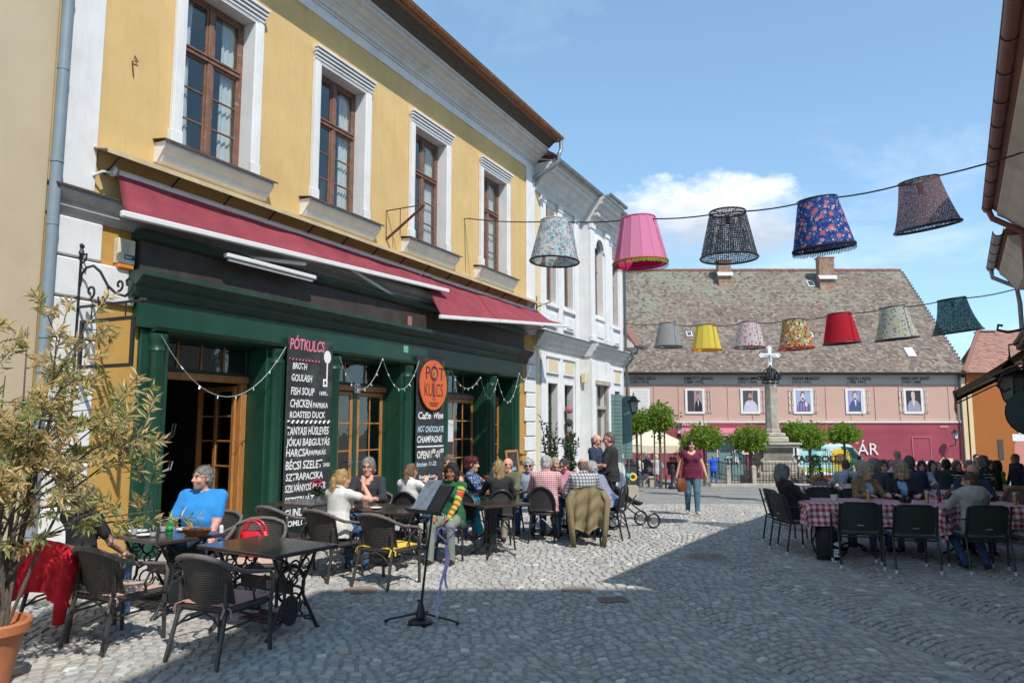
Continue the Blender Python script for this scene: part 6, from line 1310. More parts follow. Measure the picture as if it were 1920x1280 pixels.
def lampshade(lab,p,R,m,trim,tilt=(0,0),panels=0,fringe=None,hgt=.92,rt=.345,rb=.545,flare=0.0,rimcol=None,lining=None):
 t=thing('lampshade',lab,'lampshade',p,0,'lampshades hung over the street');t.rotation_euler=(R_(tilt[0]),R_(tilt[1]),R_(random.uniform(-20,20)));S=R;n=panels or 40;V=[];UVs=[];F=[];rows=8
 for j in range(rows+1):
  f=j/rows;r=(rt+(rb-rt)*f+flare*(f**3)*.10-flare*.03*math.sin(math.pi*f))*S;z=-hgt*S*f
  for k in range(n+1):a=2*math.pi*k/n;V.append((r*math.cos(a),r*math.sin(a),z));UVs.append((k/n*3.2,f))
 for j in range(rows):
  for k in range(n):i0=j*(n+1)+k;F.append((i0,i0+n+1,i0+n+2,i0+1))
 me=bpy.data.meshes.new('shade');me.from_pydata(V,[],F);me.materials.append(m);attr_uv(me,UVs)
 if not panels:me.polygons.foreach_set('use_smooth',[True]*len(F))
 obj('shade',me,t)
 rb_=(rb+flare*.10)*S;rim=MB();rim.tube([(rt*S*math.cos(a),rt*S*math.sin(a),0)for a in np.linspace(0,6.2832,29)[:-1]],.014,5,closed=True);rim.build('top_ring',trim,t);rim=MB();rim.tube([(rb_*math.cos(a),rb_*math.sin(a),-hgt*S)for a in np.linspace(0,6.2832,37)[:-1]],.022,5,closed=True);rim.build('bottom_ring',rimcol or trim,t)
 MB().tube([(-rt*S,0,0),(0,0,-.06),(rt*S,0,0)],.010,5).tube([(0,-rt*S,0),(0,0,-.06),(0,rt*S,0)],.010,5).lathe([(.04,-.22),(.045,-.08),(.02,-.05)],n=8).build('spider',trim,t)
 if panels:
  for k in range(panels):a=2*math.pi*k/panels;MB().tube([(rt*S*math.cos(a)*1.005,rt*S*math.sin(a)*1.005,0),(rb_*math.cos(a)*1.004,rb_*math.sin(a)*1.004,-hgt*S)],.006,4).build('rib',m,t)
 if lining:
  L=MB();L.lathe([(rb_*.955,-hgt*S+.02),(rt*S*.94,-.02)],n=panels or 32);L.f=[f[::-1]for f in L.f if len(f)==4];L.m=[0]*len(L.f);L.build('lining',lining,t,smooth='all')
 if fringe:
  fr=MB()
  for k in range(110):
   a=2*math.pi*k/110;r=rb_+.012;l=.085*random.uniform(.8,1.1);c,s=math.cos(a),math.sin(a);w=.011
   fr.add([(r*c-w*s,r*s+w*c,-hgt*S+.03),(r*c+w*s,r*s-w*c,-hgt*S+.03),(r*c+w*s*.7,r*s-w*c*.7,-hgt*S-l),(r*c-w*s*.7,r*s+w*c*.7,-hgt*S-l)],[(0,1,2,3)])
  o=fr.build('fringe',fringe,t);o['kind']='stuff'
 return t
def strings():
 blk=M_['blackplastic'];A=FW(15.81,.10,7.02);B=Vector((7.55,9.75,5.75));ft=lambda k:A.lerp(B,k)
 def on_cord(px,py,A,B):
  u=(px-960)/1390*1.0;best=min(np.linspace(0,1,2001),key=lambda k:abs((lambda q:q.x/(q.y*.9937+(q.z-1.85)*.112)-u)(A.lerp(B,k))));Y=A.lerp(B,best).y;return at(px,py,Y),best
 def cord(lab,A,B,pts):
  P=[A]+pts+[B];Q=[]
  for i in range(len(P)-1):
   for j in range(6):f=j/6;q=P[i].lerp(P[i+1],f);q=q-Vector((0,0,.05*math.sin(math.pi*f)));Q.append(q)
  Q.append(P[-1]);t=thing('overhead_cable',lab,'cord',A);M0=Matrix.Translation(-A);MB().tube(Q,.014,5,T=M0).build('cable',blk,t)
 red=(.50,.02,.035);d={}
 d['doodle']=shade_mat('shade doodle print',(.62,.64,.62),'doodle',[((.30,.55,.62),5.0,.26),((.62,.22,.33),6.5,.12),((.22,.42,.55),8.0,.13)])
 d['pink']=shade_mat('shade pink silk',(.80,.30,.50),'plain');d['black']=shade_mat('shade black lace',(.022,.022,.03),'lace',[(0,25.0,.35,.17,.95)])
 d['blue']=shade_mat('shade blue flowers',(.02,.07,.32),'floral',[((.72,.66,.62),7.0,.13),((.70,.16,.22),4.2,.20),((.74,.42,.44),3.6,.13),((.16,.30,.45),8.0,.12)]);d['brown']=shade_mat('shade brown lace',(.20,.105,.105),'lace',[(0,24.0,1.0,.11,.58)])
 row1=[('white lampshade with blue and black doodle print, furthest left of the front cord',1043,415,'doodle',dict(tilt=(0,3),rimcol=M_['iron'])),('pink paneled lampshade with a magenta lining and green fringe',1196,410,'pink',dict(panels=14,tilt=(0,-2))),('black lace lampshade between the pink and the blue flowered one',1364,398,'black',dict(tilt=(0,0),R=.93)),('dark blue lampshade with pink flowers and a black fringe',1532,374,'blue',dict(tilt=(2,-8),R=.90)),('brown lace lampshade, tilted, furthest right of the front cord',1722,338,'brown',dict(tilt=(4,-10),flare=.3,R=.80))]
 pts=[];mag=mat('magenta lining',(.62,.01,.16),.8);grn=mat('green fringe',(.20,.36,.02),.9);kfr=mat('black fringe',(.015,.016,.03),.9);ft_=dict(pink=dict(fringe=grn,lining=mag,rimcol=mag),blue=dict(fringe=kfr,rimcol=kfr))
 for lab,px,py,k,kw in row1:
  p,b=on_cord(px,py,A,B);pts.append(p);kw=dict(kw);kw.update(ft_.get(k,{}));lampshade(lab,p,kw.pop('R',1.0),d[k],blk if k not in ('pink','doodle')else d[k],**kw)
 cord('black cord with five large lampshades, strung from the yellow house',A,B,pts)
 t=thing('cord_anchor','thin iron cord anchor fixed beside the fourth upper window','bracket',A,PHI);MB().tube([(0,.1,0),(0,0,0)],.012,5).tube([(0,.08,0),(.06,.09,-.9),(.1,.1,-1.35)],.006,4).build('hook',M_['iron'],t)
 A2=FW(28.55,.15,6.5);A2=at(1168,606,A2.y);B2=Vector((12.05,17.6,5.0));B2=at(1905,542,16.2)
 d2=[('small grey and black dotted lampshade, furthest left of the rear cord',1252,607,shade_mat('shade dots',(.48,.48,.48),'dots',[((.02,.02,.025),)]),{}),('yellow paneled lampshade with an orange rim on the rear cord',1324,610,shade_mat('shade yellow',(.74,.60,.10),'plain'),dict(panels=12,rimcol=mat('orange rim',(.55,.16,.02),.8))),('white lampshade with red birds between the yellow and the flowered one',1404,605,shade_mat('shade red birds',(.62,.60,.60),'floral',[((.60,.03,.04),5.5,.18),((.10,.12,.15),6.5,.10),((.25,.25,.28),9.0,.12)]),{}),('bright multicoloured flower lampshade with a red rim',1488,600,shade_mat('shade bright flowers',(.30,.34,.08),'floral',[((.74,.70,.66),4.4,.24),((.70,.08,.04),4.0,.26),((.76,.48,.03),4.8,.20),((.02,.03,.02),6.0,.20),((.66,.20,.36),5.0,.16)]),dict(rimcol=mat('red rim',red,.8),tilt=(0,-3))),('plain red lampshade on the rear cord',1573,588,shade_mat('shade red linen',red,'plain'),dict(tilt=(0,-4))),('pale grey flowered lampshade with a torn lining on the rear cord',1673,576,shade_mat('shade pale flowers',(.52,.52,.47),'floral',[((.45,.48,.10),6.0,.20),((.22,.12,.34),5.0,.15),((.18,.26,.32),6.5,.16)]),dict(tilt=(0,-6),flare=.3)),('dark teal lace lampshade, furthest right of the rear cord',1784,560,shade_mat('shade teal lace',(.01,.085,.085),'lace',[(0,24.0,1.0,.11,.5)]),dict(tilt=(3,-8),flare=.7))]
 pts=[]
 for lab,px,py,m,kw in d2:
  p,b=on_cord(px,py,A2,B2);wd={1252:52,1324:55,1404:56,1488:64,1573:67,1673:72,1784:76}[px];R=wd*p.y/1390/1.09;pts.append(p);lampshade(lab,p,R,m,blk,**kw)
 cord('thin black cord with seven lampshades across the square end',A2,B2,pts)
strings()
# ------------------------------------------------------------------ things on the yellow house
def front_things():
 RX=(R_(90),0,0)
 def awning(lab,top,bot,arms,nm='awning'):
  (s0,s1,zt)=top;(b0,b1)=bot;p=FW(s0,0,4.5);t=thing(nm,lab,'awning',p,PHI)
  A=[Vector((0,-.12,zt-4.5)),Vector((s1-s0,-.12,zt-4.5)),Vector((b1[0]-s0,-b1[1],b1[2]-4.5)),Vector((b0[0]-s0,-b0[1],b0[2]-4.5))]
  def f(u,v):
   p=A[0].lerp(A[1],u).lerp(A[3].lerp(A[2],u),v);return (p.x,p.y-.015*math.sin(u*31)*math.sin(v*3.1),p.z-.07*math.sin(math.pi*v)*(.7+.3*math.sin(u*9))+.012*math.sin(u*46+v*4)*(1-v)+.018*math.sin(u*14+v*9))
  MB().sheet(f,70,14,th=.006).build('canvas',M_['awning'],t,smooth='all')
  for i in range(1,int((s1-s0)/1.2)+1):MB().tube([Vector(f(i*1.2/(s1-s0),v/8))+Vector((0,-.004,.004))for v in range(9)],.006,4).build('seam',M_['awning'],t)
  b=MB();d=(A[2]-A[3]).normalized();e=d*.06;T=Matrix.Translation(A[3]-e)@d.to_track_quat('X','Z').to_matrix().to_4x4();b.cbox(0,-.035,-.05,(A[2]-A[3]).length+.12,.035,.035,.012,T=T);b.build('front_bar',M_['whitemetal'],t)
  MB().tube([(0,-.11,zt-4.48),(s1-s0,-.11,zt-4.48)],.05,8).build('roller',M_['whitemetal'],t);MB().lathe([(.075,-.03),(.075,.0),(.03,.02),(0,.02)],n=10,T=Matrix.Translation((-.05,-.11,zt-4.48))@Matrix.Rotation(R_(90),4,'Y')).tube([(-.05,-.11,zt-4.5),(-.25,-.16,zt-4.55),(-.3,-.05,zt-4.6)],.02,6).build('crank_gear',M_['whitemetal'],t)
  for (a,o1,x2,z2)in arms:p0=Vector((a-s0,-.02,-.05));b=MB().cbox(0,-.025,-.03,1,.025,.03,.008,T=Matrix.Translation(p0)@(Vector((x2-s0,-o1,z2-4.5))-p0).to_track_quat('X','Z').to_matrix().to_4x4()@Matrix.Scale((Vector((x2-s0,-o1,z2-4.5))-p0).length,4,(1,0,0)));b.build('arm',M_['whitemetal'],t)
  return t
 awning('long crimson awning over the shop door and chalkboards',(6.32,14.1,5.22),((6.22,.46,4.60),(14.25,.47,4.90)),[(7.6,.40,9.7,4.62),(13.4,.42,10.9,4.76)])
 awning('shorter crimson awning hanging lower over the round orange sign',(13.85,20.0,5.21),((13.62,.72,4.20),(20.0,1.12,4.74)),[(14.6,.7,14.9,4.28),(18.8,1.0,19.3,4.70)])
 t=thing('strip_light','white strip light fixed under the long awning','lamp',FW(8.0,.34,4.40),PHI);MB().cbox(0,-.05,.0,2.0,.05,.07,.012).build('housing',M_['whitemetal'],t);MB().tube([(.06,0,-.03),(1.94,0,-.03)],.022,8).build('tube',M_['whitemetal'],t)
 t=thing('alarm_box','cream alarm box with an orange base above the green shopfront corner','alarm',FW(6.40,.0,3.95),PHI);MB().cbox(0,-.11,.07,.26,0,.42,.015).build('housing',mat('cream plastic',(.66,.60,.44),.5),t);MB().cbox(.01,-.12,0,.25,0,.072,.02).build('strobe',mat('orange lens',(.65,.20,.02),.3),t)
 for i in range(9):MB().box(.06,-.113,.22+i*.018,.17,-.109,.226+i*.018).build('louvre',M_['greystone'],t)
 p=MB().box(.09,-.116,.14,.24,-.111,.205).build('badge',mat('navy badge',(.01,.03,.16),.4),t);text('badge_text','Satel',M_['chalk'],p,(.10,-.118,.155),RX,size=.05,bold=.001)
 t=thing('sign_bracket','scrolled black iron bracket holding an empty square sign frame','bracket',FW(5.92,.05,2.55),PHI-R_(90));I=M_['iron'];Lb=1.2
 MB().cbox(-.02,-.025,-.6,.02,.025,1.45,.006).lathe([(.03,1.45),(.05,1.5),(.03,1.56),(.045,1.6),(0,1.66)],n=8).build('wall_plate',I,t);MB().cbox(.02,-.016,.78,Lb,.016,.812,.004).lathe([(.02,0),(.04,.03),(.02,.06),(.03,.09),(0,.13)],n=8,T=Matrix.Translation((Lb,0,.796))@Matrix.Rotation(R_(90),4,'Y')).build('arm',I,t)
 def spiral(cx,cz,r,t0,t1,dec):return [(cx+r*(1-dec*(u-t0)/(t1-t0))*math.cos(u),0,cz+r*(1-dec*(u-t0)/(t1-t0))*math.sin(u))for u in np.linspace(t0,t1,14)]
 sc=MB();sc.tube([(.03,0,1.1),(.05,0,1.22),(.14,0,1.30),(.28,0,1.31),(.42,0,1.22),(.58,0,1.03),(.74,0,.92),(.92,0,.87),(1.02,0,.92),(1.06,0,1.02),(1.0,0,1.10),(.93,0,1.06),(.95,0,1.0)],.017,6);sc.tube(spiral(.25,.98,.09,-1.2,4.8,.75),.015,6);sc.tube(spiral(.80,1.02,.08,-1.8,4.2,.75),.015,6);sc.tube([(.58,0,1.03),(.60,0,.9),(.53,0,.85),(.50,0,.90)],.014,6);sc.tube([(.25,0,.89),(.33,0,.82),(.42,0,.84),(.41,0,.9)],.014,6);sc.tube([(.03,0,1.36),(.12,0,1.4),(.13,0,1.48),(.06,0,1.47)],.013,6);sc.build('scroll',I,t,smooth=True)
 for (a,b)in (((.1,.0),(1.12,.045)),((.1,.575),(1.12,.62))):MB().cbox(a[0],-.02,a[1],b[0],.02,b[1],.004).build('frame_bar',I,t)
 for x in (.1,1.075):MB().cbox(x,-.02,.045,x+.045,.02,.575,.004).build('frame_bar',I,t)
 for x in (.3,.95):MB().tube([(x,0,.62),(x,0,.78)],.010,5).build('hanger',I,t)
 t=thing('flag_bracket','rusty triangular iron bracket between the second and third upper windows','bracket',FW(12.55,0,5.75),PHI);ru=mat('rusted iron',(.14,.06,.035),.85,.3,12);MB().tube([(0,0,0),(0,-.95,.62)],.028,6).build('strut',ru,t);MB().tube([(0,0,.62),(0,-.95,.63)],.014,5).tube([(-.02,0,.62),(-.02,-.02,0)],.010,5).build('stay',ru,t);MB().tube([(0,-.35,.62),(.02,-.34,.05)],.010,5).build('rod',ru,t)
 S=M_['slate']
 def board(lab,s0,s1,z0,z1,o):
  t=thing('chalkboard',lab,'chalkboard',FW(s0,o,z0),PHI);w,hh=s1-s0,z1-z0;MB().cbox(0,0,0,w,.03,hh,.006).build('panel',S,t);return t,w,hh
 t,w,hh=board('tall black menu chalkboard with white hand lettering beside the open door',9.56,10.72,.18,3.36,.20)
 M2={'chalk':M_['chalk'],'chalk_pink':M_['chalk_pink'],'chalk_blue':M_['chalk_blue']}
 rows=[('PÓTKULCS',658,21,'chalk_pink',0.03,0.78),('BROTH',694,12,'chalk',0.1,0.4),('GOULASH',716,13,'chalk',0.08,0.52),('FISH SOUP',741,14,'chalk',0.08,0.58),('1690.-',740,8,'chalk',0.7,0.9),('CHICKEN',764,15,'chalk',0.07,0.53),('PAPRIKA',764,10,'chalk',0.56,0.9),('ROASTED DUCK',783,12,'chalk',0.07,0.84),('TANYASI HÚSLEVES',814,15,'chalk',0.02,0.93),('JÓKAI BABGULYÁS',834,13.5,'chalk',0.02,0.96),('HARCSA',853,14,'chalk',0.02,0.5),('PAPRIKÁS',852,9,'chalk',0.5,0.88),('BÉCSI SZELET',876,15,'chalk',0.02,0.8),('2450',875,7,'chalk',0.83,0.98),('SZTRAPACSKA',896,13,'chalk',0.03,0.83),('SZILVÁNYOS PISZTR',916,13,'chalk',0.02,0.9),('ESZTERHÁZY',938,13,'chalk',0.03,0.7),('GUNDEL',960,14,'chalk',0.03,0.55),('SOMLÓI',977,10,'chalk',0.03,0.5)]
 def letter(t,rows,s0,zb,o,w,dep):
  for body,py,hpx,m,x0,x1 in rows:
   z=1.85-(py-797)/1390*dep-zb;hgt=hpx/1390*dep;me=text_mesh(body,hgt*1.36,bold=hgt*.03,jitter=.022);n=len(me.vertices);co=np.empty(n*3);me.vertices.foreach_get('co',co);co=co.reshape(-1,3);co[:,0]-=co[:,0].min();wd=co[:,0].max();co[:,0]*=(x1-x0)*w/wd;co[:,0]+=co[:,1]*.08;me.vertices.foreach_set('co',co.ravel());me.materials.clear();me.materials.append(M2[m]);obj('lettering',me,t,(x0*w,-.004,z),RX)
 D1=FW(10.1,.2).y;letter(t,rows,9.56,.18,.2,w,D1)
 zz=lambda py,dep,zb:1.85-(py-797)/1390*dep-zb
 for (py,m,r,a)in ((677,'chalk_pink',.014,.02),(791,'chalk',.030,.03)):MB().tube([(.03+(w*.98-.05)*(i/60)*(1 if m=='chalk' else .72),-.006,zz(py,D1,.18)+a*math.sin(i*1.0))for i in range(61)],r,4,flat=.15).build('wavy_line',M2[m],t)
 k=MB();kx=w*.86;kz=zz(668,D1,.18);k.lathe([(0,-.002),(.095,-.002),(.095,.002),(0,.002)],n=16,sx=1,sy=1.25,T=Matrix.Translation((kx,-.006,kz+.02))@Matrix.Rotation(R_(90),4,'X'));k.box(kx-.016,-.008,kz-.52,kx+.016,-.004,kz-.08);k.box(kx-.10,-.008,kz-.52,kx-.016,-.004,kz-.48);k.box(kx-.10,-.008,kz-.42,kx-.016,-.004,kz-.38);k.box(kx-.10,-.008,kz-.48,kx-.07,-.004,kz-.42);k.build('key_drawing',M_['chalk'],t)
 t,w,hh=board('narrower black chalkboard under the round orange sign, with opening hours',13.50,14.62,.0,3.38,.20);D2=FW(14.05,.2).y
 rows2=[('Caffe',785,13,'chalk',0.04,0.5),('Wine',784,13,'chalk',0.58,0.96),('HOT CHOCOLATE',809,11,'chalk_blue',0.04,0.98),('CHAMPAGNE',828,12,'chalk',0.02,0.92),('OPEN',857,14,'chalk',0.02,0.42),('11⁰⁰-01⁰⁰',857,14,'chalk',0.44,0.98),('kitchen 11-22',871,8,'chalk_blue',0.02,0.72),('facebook.com',893,7,'chalk',0.1,0.72)]
 letter(t,rows2,13.5,0,.2,w,D2);MB().box(.02,-.008,zz(837,D2,0),w*.98,-.003,zz(834.5,D2,0)).build('chalk_line',M_['chalk'],t)
 p=FW(14.06,.26,2.74);t=thing('round_sign','round orange sign with a dark upper half at the top of the second chalkboard','sign',p,PHI);R=.555;og=mat('orange sign paint',(.66,.13,.03),.45,.06,3);dk=mat('rust brown sign paint',(.26,.075,.045),.5,.08,3);ink=mat('sign ink',(.05,.02,.018),.6)
 MB().lathe([(0,-.012),(R,-.012),(R,.012),(0,.012)],n=40,T=Matrix.Rotation(R_(90),4,'X')).build('disc',og,t)
 text('sign_lettering','PÓT',ink,t,(-.36,-.018,.12),RX,size=.42,bold=-.004,xs=.98);text('sign_lettering','KULCS',ink,t,(-.40,-.018,-.25),RX,size=.42,bold=-.004,xs=.62);kb=MB();kb.tube([(.16*math.cos(a),-.016,.26+.16*math.sin(a))for a in np.linspace(0,6.283,17)[:-1]],.010,4,closed=True);kb.tube([(-.035,-.016,.10),(-.035,-.016,-.32),(.035,-.016,-.32),(.035,-.016,.10)],.008,4);kb.build('key_outline',mat('purple ink',(.12,.03,.12),.6),t);MB().lathe([(0,-.003),(.045,-.003),(.045,.003),(0,.003)],n=10,T=Matrix.Translation((0,-.018,.26))@Matrix.Rotation(R_(90),4,'X')).build('green_dot',mat('green ink',(.05,.3,.08),.6),t)
 for i in range(3):MB().box(-.2+.03*i,-.016,-.40-.035*i,.2-.03*i,-.0125,-.385-.035*i).build('small_print',ink,t)
 p=FW(18.15,.35,gz(20.5));t=thing('a_board','oak framed chalkboard stand by the last green door','chalkboard',p,PHI);T=Matrix.Rotation(R_(-7),4,'X');b=MB()
 for (a,c,d,e)in ((-.36,-.30,0,1.5),(.30,.36,0,1.5),(-.30,.30,1.43,1.5),(-.30,.30,.15,.22)):b.cbox(a,-.02,d,c,.02,e,.006,T=T)
 b.build('frame',M_['oak'],t);MB().box(-.30,-.005,.22,.30,.008,1.43,T=T).build('panel',S,t);q=text('lettering','SH',M_['chalk'],t,(-.22,.15,1.22),(R_(83),0,0),size=.16,bold=.006);text('lettering','LUNCH',M_['chalk_blue'],t,(-.25,.11,.95),(R_(83),0,0),size=.12,bold=.004)
 def swags(lab,pts,drop,nb):
  t=thing('string_lights',lab,'string lights',FW(pts[0][0],pts[0][1],pts[0][2]),PHI);o=Vector((pts[0][0],-pts[0][1],pts[0][2]));Q=[]
  for i in range(len(pts)-1):
   a=Vector((pts[i][0],-pts[i][1],pts[i][2]));b=Vector((pts[i+1][0],-pts[i+1][1],pts[i+1][2]));dr=drop[i]
   for j in range(14):f=j/14;Q.append(a.lerp(b,f)-Vector((0,0,dr*4*f*(1-f)))-o)
  Q.append(b-o);MB().tube(Q,.006,4).build('wire',mat('pale wire',(.35,.40,.36),.6),t)
  bl=mat('clear bulb',(.62,.64,.60),.2)
  for i in range(2,len(Q)-1):
   if i%2==0:d=Vector((random.uniform(-.03,.03),random.uniform(-.03,0),-.045));MB().tube([Q[i],Q[i]+d],[.008,.012],5).build('bulb',bl,t)
  return t
 swags('string lights looped over the open doorway',[(7.05,.22,3.10),(9.42,.28,3.16)],[.85],40)
 swags('string lights hung in a W over the doors numbered eleven',[(10.85,.24,3.12),(12.1,.3,3.18),(13.45,.28,3.24)],[.62,.62],30)
 swags('string lights over the small-paned shop window',[(14.85,.24,3.12),(16.2,.28,3.05),(17.2,.24,3.05),(18.5,.24,3.3),(19.1,.34,3.6)],[.35,.5,.7,.3],30)
 for i in range(4):
  p=FW(22.2,.22,2.35-i*.42);t=thing('hanging_ball',['round pink hanging ball, topmost of the string by the white house window','round dark hanging ball, second in the string by the white house window','round wine-red hanging ball, third in the string by the white house window','round black hanging ball, lowest of the string by the white house window'][i],'ornament',p,0,'balls strung by the white house window');MB().lathe([(0,-.13),(.09,-.10),(.13,0),(.09,.10),(0,.13)],n=12).build('ball',mat('ball %d'%i,[(.35,.12,.14),(.03,.03,.03),(.16,.03,.05),(.02,.02,.02)][i],.7),t,smooth='all');MB().tube([(0,0,.12),(0,0,.30)],.006,4).build('string',M_['iron'],t)
 p=FW(8.2,-1.2,.03);t=thing('coat_stand','pale metal coat stand just inside the open doorway','coat stand',p,PHI);sm=mat('pale grey metal',(.35,.36,.37),.4);MB().tube([(0,0,0),(0,0,1.95)],.018,8).build('pole',sm,t);MB().lathe([(.20,0),(.20,.03),(.03,.06)],n=14).build('base',sm,t)
 for k in range(6):
  a=k*1.047;c,s=math.cos(a),math.sin(a)
  MB().tube([(0,0,1.6),(.12*c,.12*s,1.55),(.24*c,.24*s,1.66),(.27*c,.27*s,1.85)],.010,5).build('hook',sm,t);MB().tube([(0,0,1.2),(.10*c,.10*s,1.08),(.22*c,.22*s,1.12),(.25*c,.25*s,1.25)],.010,5).build('hook',sm,t)
front_things()
# ------------------------------------------------------------------ chairs (seat centre at origin, facing +y)
def arcpts(f,n):return [f(i/n)for i in range(n+1)]
def wicker_chair(cushion=None):
 t=thing('wicker_chair','x','chair');W=M_['wicker'];L=M_['chairleg'];RM=M_['wicker_rim']
 def back(u,v):
  x=-.245+.49*u;z=.40+.42*v-(.05*(abs(u-.5)*2)**2)*v;return (x*(1+.06*v),-.235-.11*v+.10*(abs(u-.5)*2)**2,z)
 MB().sheet(back,14,8,th=.02).build('backrest',W,t,smooth='all')
 half=[(.285,.22,.40),(.288,.235,.58),(.288,.20,.645),(.288,.06,.665),(.286,-.10,.69),(.272,-.22,.735),(.225,-.30,.785),(.12,-.345,.82),(0,-.355,.828)]
 rim=half+[(-x,y,z)for x,y,z in half[-2::-1]];MB().tube(rim,[.017]*4+[.020]*3+[.024]*4+[.020]*2+[.017]*4,7).build('arm_rail',RM,t,smooth='all')
 for s in (-1,1):MB().tube([(s*.28,.15,.62),(s*.28,.06,.58),(s*.275,.02,.50),(s*.27,.05,.43)],.010,5).build('arm_loop',L,t)
 MB().cbox(-.265,-.24,.375,.265,.25,.435,.025).build('seat',W,t)
 for s in (-1,1):
  MB().tube([(s*.27,.23,.42),(s*.275,.24,.0)],.019,7).build('leg',L,t);MB().tube([(s*.235,-.24,.62),(s*.24,-.24,.40),(s*.265,-.34,0)],.019,7).build('leg',L,t);MB().tube([(s*.27,.23,.29),(s*.245,-.28,.27)],.010,5).build('stretcher',L,t)
  MB().tube([(s*.25,-.27,.25),(s*.13,-.26,.35),(0,-.25,.39)],.010,5).build('brace',L,t)
 MB().tube([(-.27,.235,.31),(.27,.235,.31)],.010,5).build('stretcher',L,t)
 if cushion:
  c=MB();c.sheet(lambda u,v:((u-.5)*.49,(v-.5)*.47,.437+.042*(1-(2*u-1)**6)*(1-(2*v-1)**6)),12,12,th=.001);c.cbox(-.245,-.235,.434,.245,.235,.446,.006);q=c.build('cushion',cushion,t,smooth=30)
  for s in (-1,1):MB().tube([(s*.2,-.23,.45),(s*.25,-.27,.43),(s*.24,-.29,.36)],.010,4,flat=.4).tube([(s*.2,-.23,.45),(s*.29,-.24,.42),(s*.30,-.25,.37)],.010,4,flat=.4).build('cushion_tie',cushion,q)
 return t
def bistro_chair():
 t=thing('bistro_chair','x','chair');L=M_['blackplastic'];hoop=[(-.20,-.20,.44)]+[(-.215*math.cos(a),-.235-.05*math.sin(a),.60+.28*math.sin(a))for a in np.linspace(0,math.pi,13)]+[(.20,-.20,.44)]
 MB().tube(hoop,.019,7).build('back_hoop',L,t,smooth='all');wm=_M.get('black weave')or wicker_mat('black weave',(.03,.03,.032),(.008,.008,.009),160);_M['black weave']=wm
 MB().sheet(lambda u,v:((u-.5)*.40*(1 if v<.5 else math.sqrt(max(.02,1-((v-.5)*2)**2*.85))),-.215-.06*v+.02*(2*u-1)**2,.50+.36*v),12,10,th=.012).build('backrest',wm,t,smooth='all')
 MB().lathe([(.0,.425),(.215,.425),(.235,.44),(.225,.465),(0,.46)],n=20).build('seat',wm,t)
 for s in (-1,1):
  MB().tube([(s*.17,.15,.43),(s*.21,.22,0)],.015,6).build('leg',L,t);MB().tube([(s*.18,-.18,.45),(s*.21,-.28,0)],.015,6).build('leg',L,t);MB().tube([(s*.20,.19,.20),(s*.10,.0,.38),(s*.20,-.23,.20)],.010,5).build('brace',L,t)
 MB().tube([(-.2,-.24,.22),(0,-.2,.38),(.2,-.24,.22)],.010,5).build('brace',L,t);return t
def green_chair():
 t=thing('woven_armchair','x','chair');F_=mat('dark green black frame',(.012,.017,.015),.4,.15,12,spec=.5);W=_M.get('green weave')or wicker_mat('green weave',(.034,.052,.044),(.012,.019,.016),190);_M['green weave']=W
 def back(u,v):
  a=2*u-1;r=(1-.16*max(0,(v-.82)/.18)**2*0);e=.255-.035*max(0,(v-.8)/.2)**2.5;return (a*e,-.215-.10*v+.03*a*a,.47+.38*v-.03*max(0,abs(a)-.8)/.2*(1 if v>.9 else 0))
 MB().sheet(back,16,10,th=.022).build('backrest',W,t,smooth='all');MB().cbox(-.04,-.278,.545,.04,-.262,.56,.002).build('maker_plate',M_['steel'],t)
 MB().cbox(-.25,-.22,.42,.25,.24,.45,.012).build('seat',W,t);MB().cbox(-.22,-.20,.45,.22,.22,.475,.012).build('cushion',M_['cushion_grey'],t)
 for s in (-1,1):
  l1=MB().tube([(s*.275,.25,.0),(s*.275,.24,.62),(s*.275,.21,.655)],.014,6).build('leg',F_,t);l2=MB().tube([(s*.262,-.30,0),(s*.262,-.22,.45),(s*.25,-.33,.84)],.014,6).build('leg',F_,t);MB().tube([(s*.275,.21,.655),(s*.275,-.05,.66),(s*.265,-.25,.67)],.018,6,flat=.7).build('armrest',F_,t)
  for (lg,y)in ((l1,.25),(l2,-.30)):MB().lathe([(.017,0),(.017,.045),(.0,.045)],(s*(.275 if y>0 else .262),y,-.002),8).build('foot_cap',M_['whitemetal'],lg)
 MB().tube([(-.27,.22,.40),(.27,.22,.40)],.011,5).tube([(-.26,-.23,.40),(.26,-.23,.40)],.011,5).build('seat_rail',F_,t);return t
def rattan_chair():
 t=thing('rattan_chair','x','chair');RT=mat('banded rattan cane',(.30,.17,.075),.5,.35,22,.1,60,col2=(.09,.05,.03),f2=(.5,.62),s2=16);wm=_M.get('rose weave')or wicker_mat('rose weave',(.42,.29,.27),(.22,.13,.12),170);_M['rose weave']=wm
 for (r,dz,m)in ((.225,0,RT),(.185,-.035,M_['brown_wood'])):
  MB().tube([(-r,-.20,.44)]+[(-r*math.cos(a),-.23-.05*math.sin(a),.62+(.28+dz)*math.sin(a))for a in np.linspace(0,math.pi,13)]+[(r,-.20,.44)],.016,7).build('back_hoop',m,t,smooth='all')
 MB().sheet(lambda u,v:((u-.5)*.36*(1 if v<.45 else math.sqrt(max(.02,1-((v-.45)/.55)**2*.9))),-.215-.06*v,.52+.33*v),12,10,th=.01).build('backrest',wm,t,smooth='all');MB().lathe([(0,.43),(.21,.43),(.23,.445),(.22,.465),(0,.46)],n=20).build('seat',wm,t)
 for s in (-1,1):MB().tube([(s*.17,.15,.43),(s*.2,.21,0)],.016,6).build('leg',RT,t);MB().tube([(s*.18,-.18,.45),(s*.2,-.27,0)],.016,6).build('leg',RT,t)
 return t
CH={}
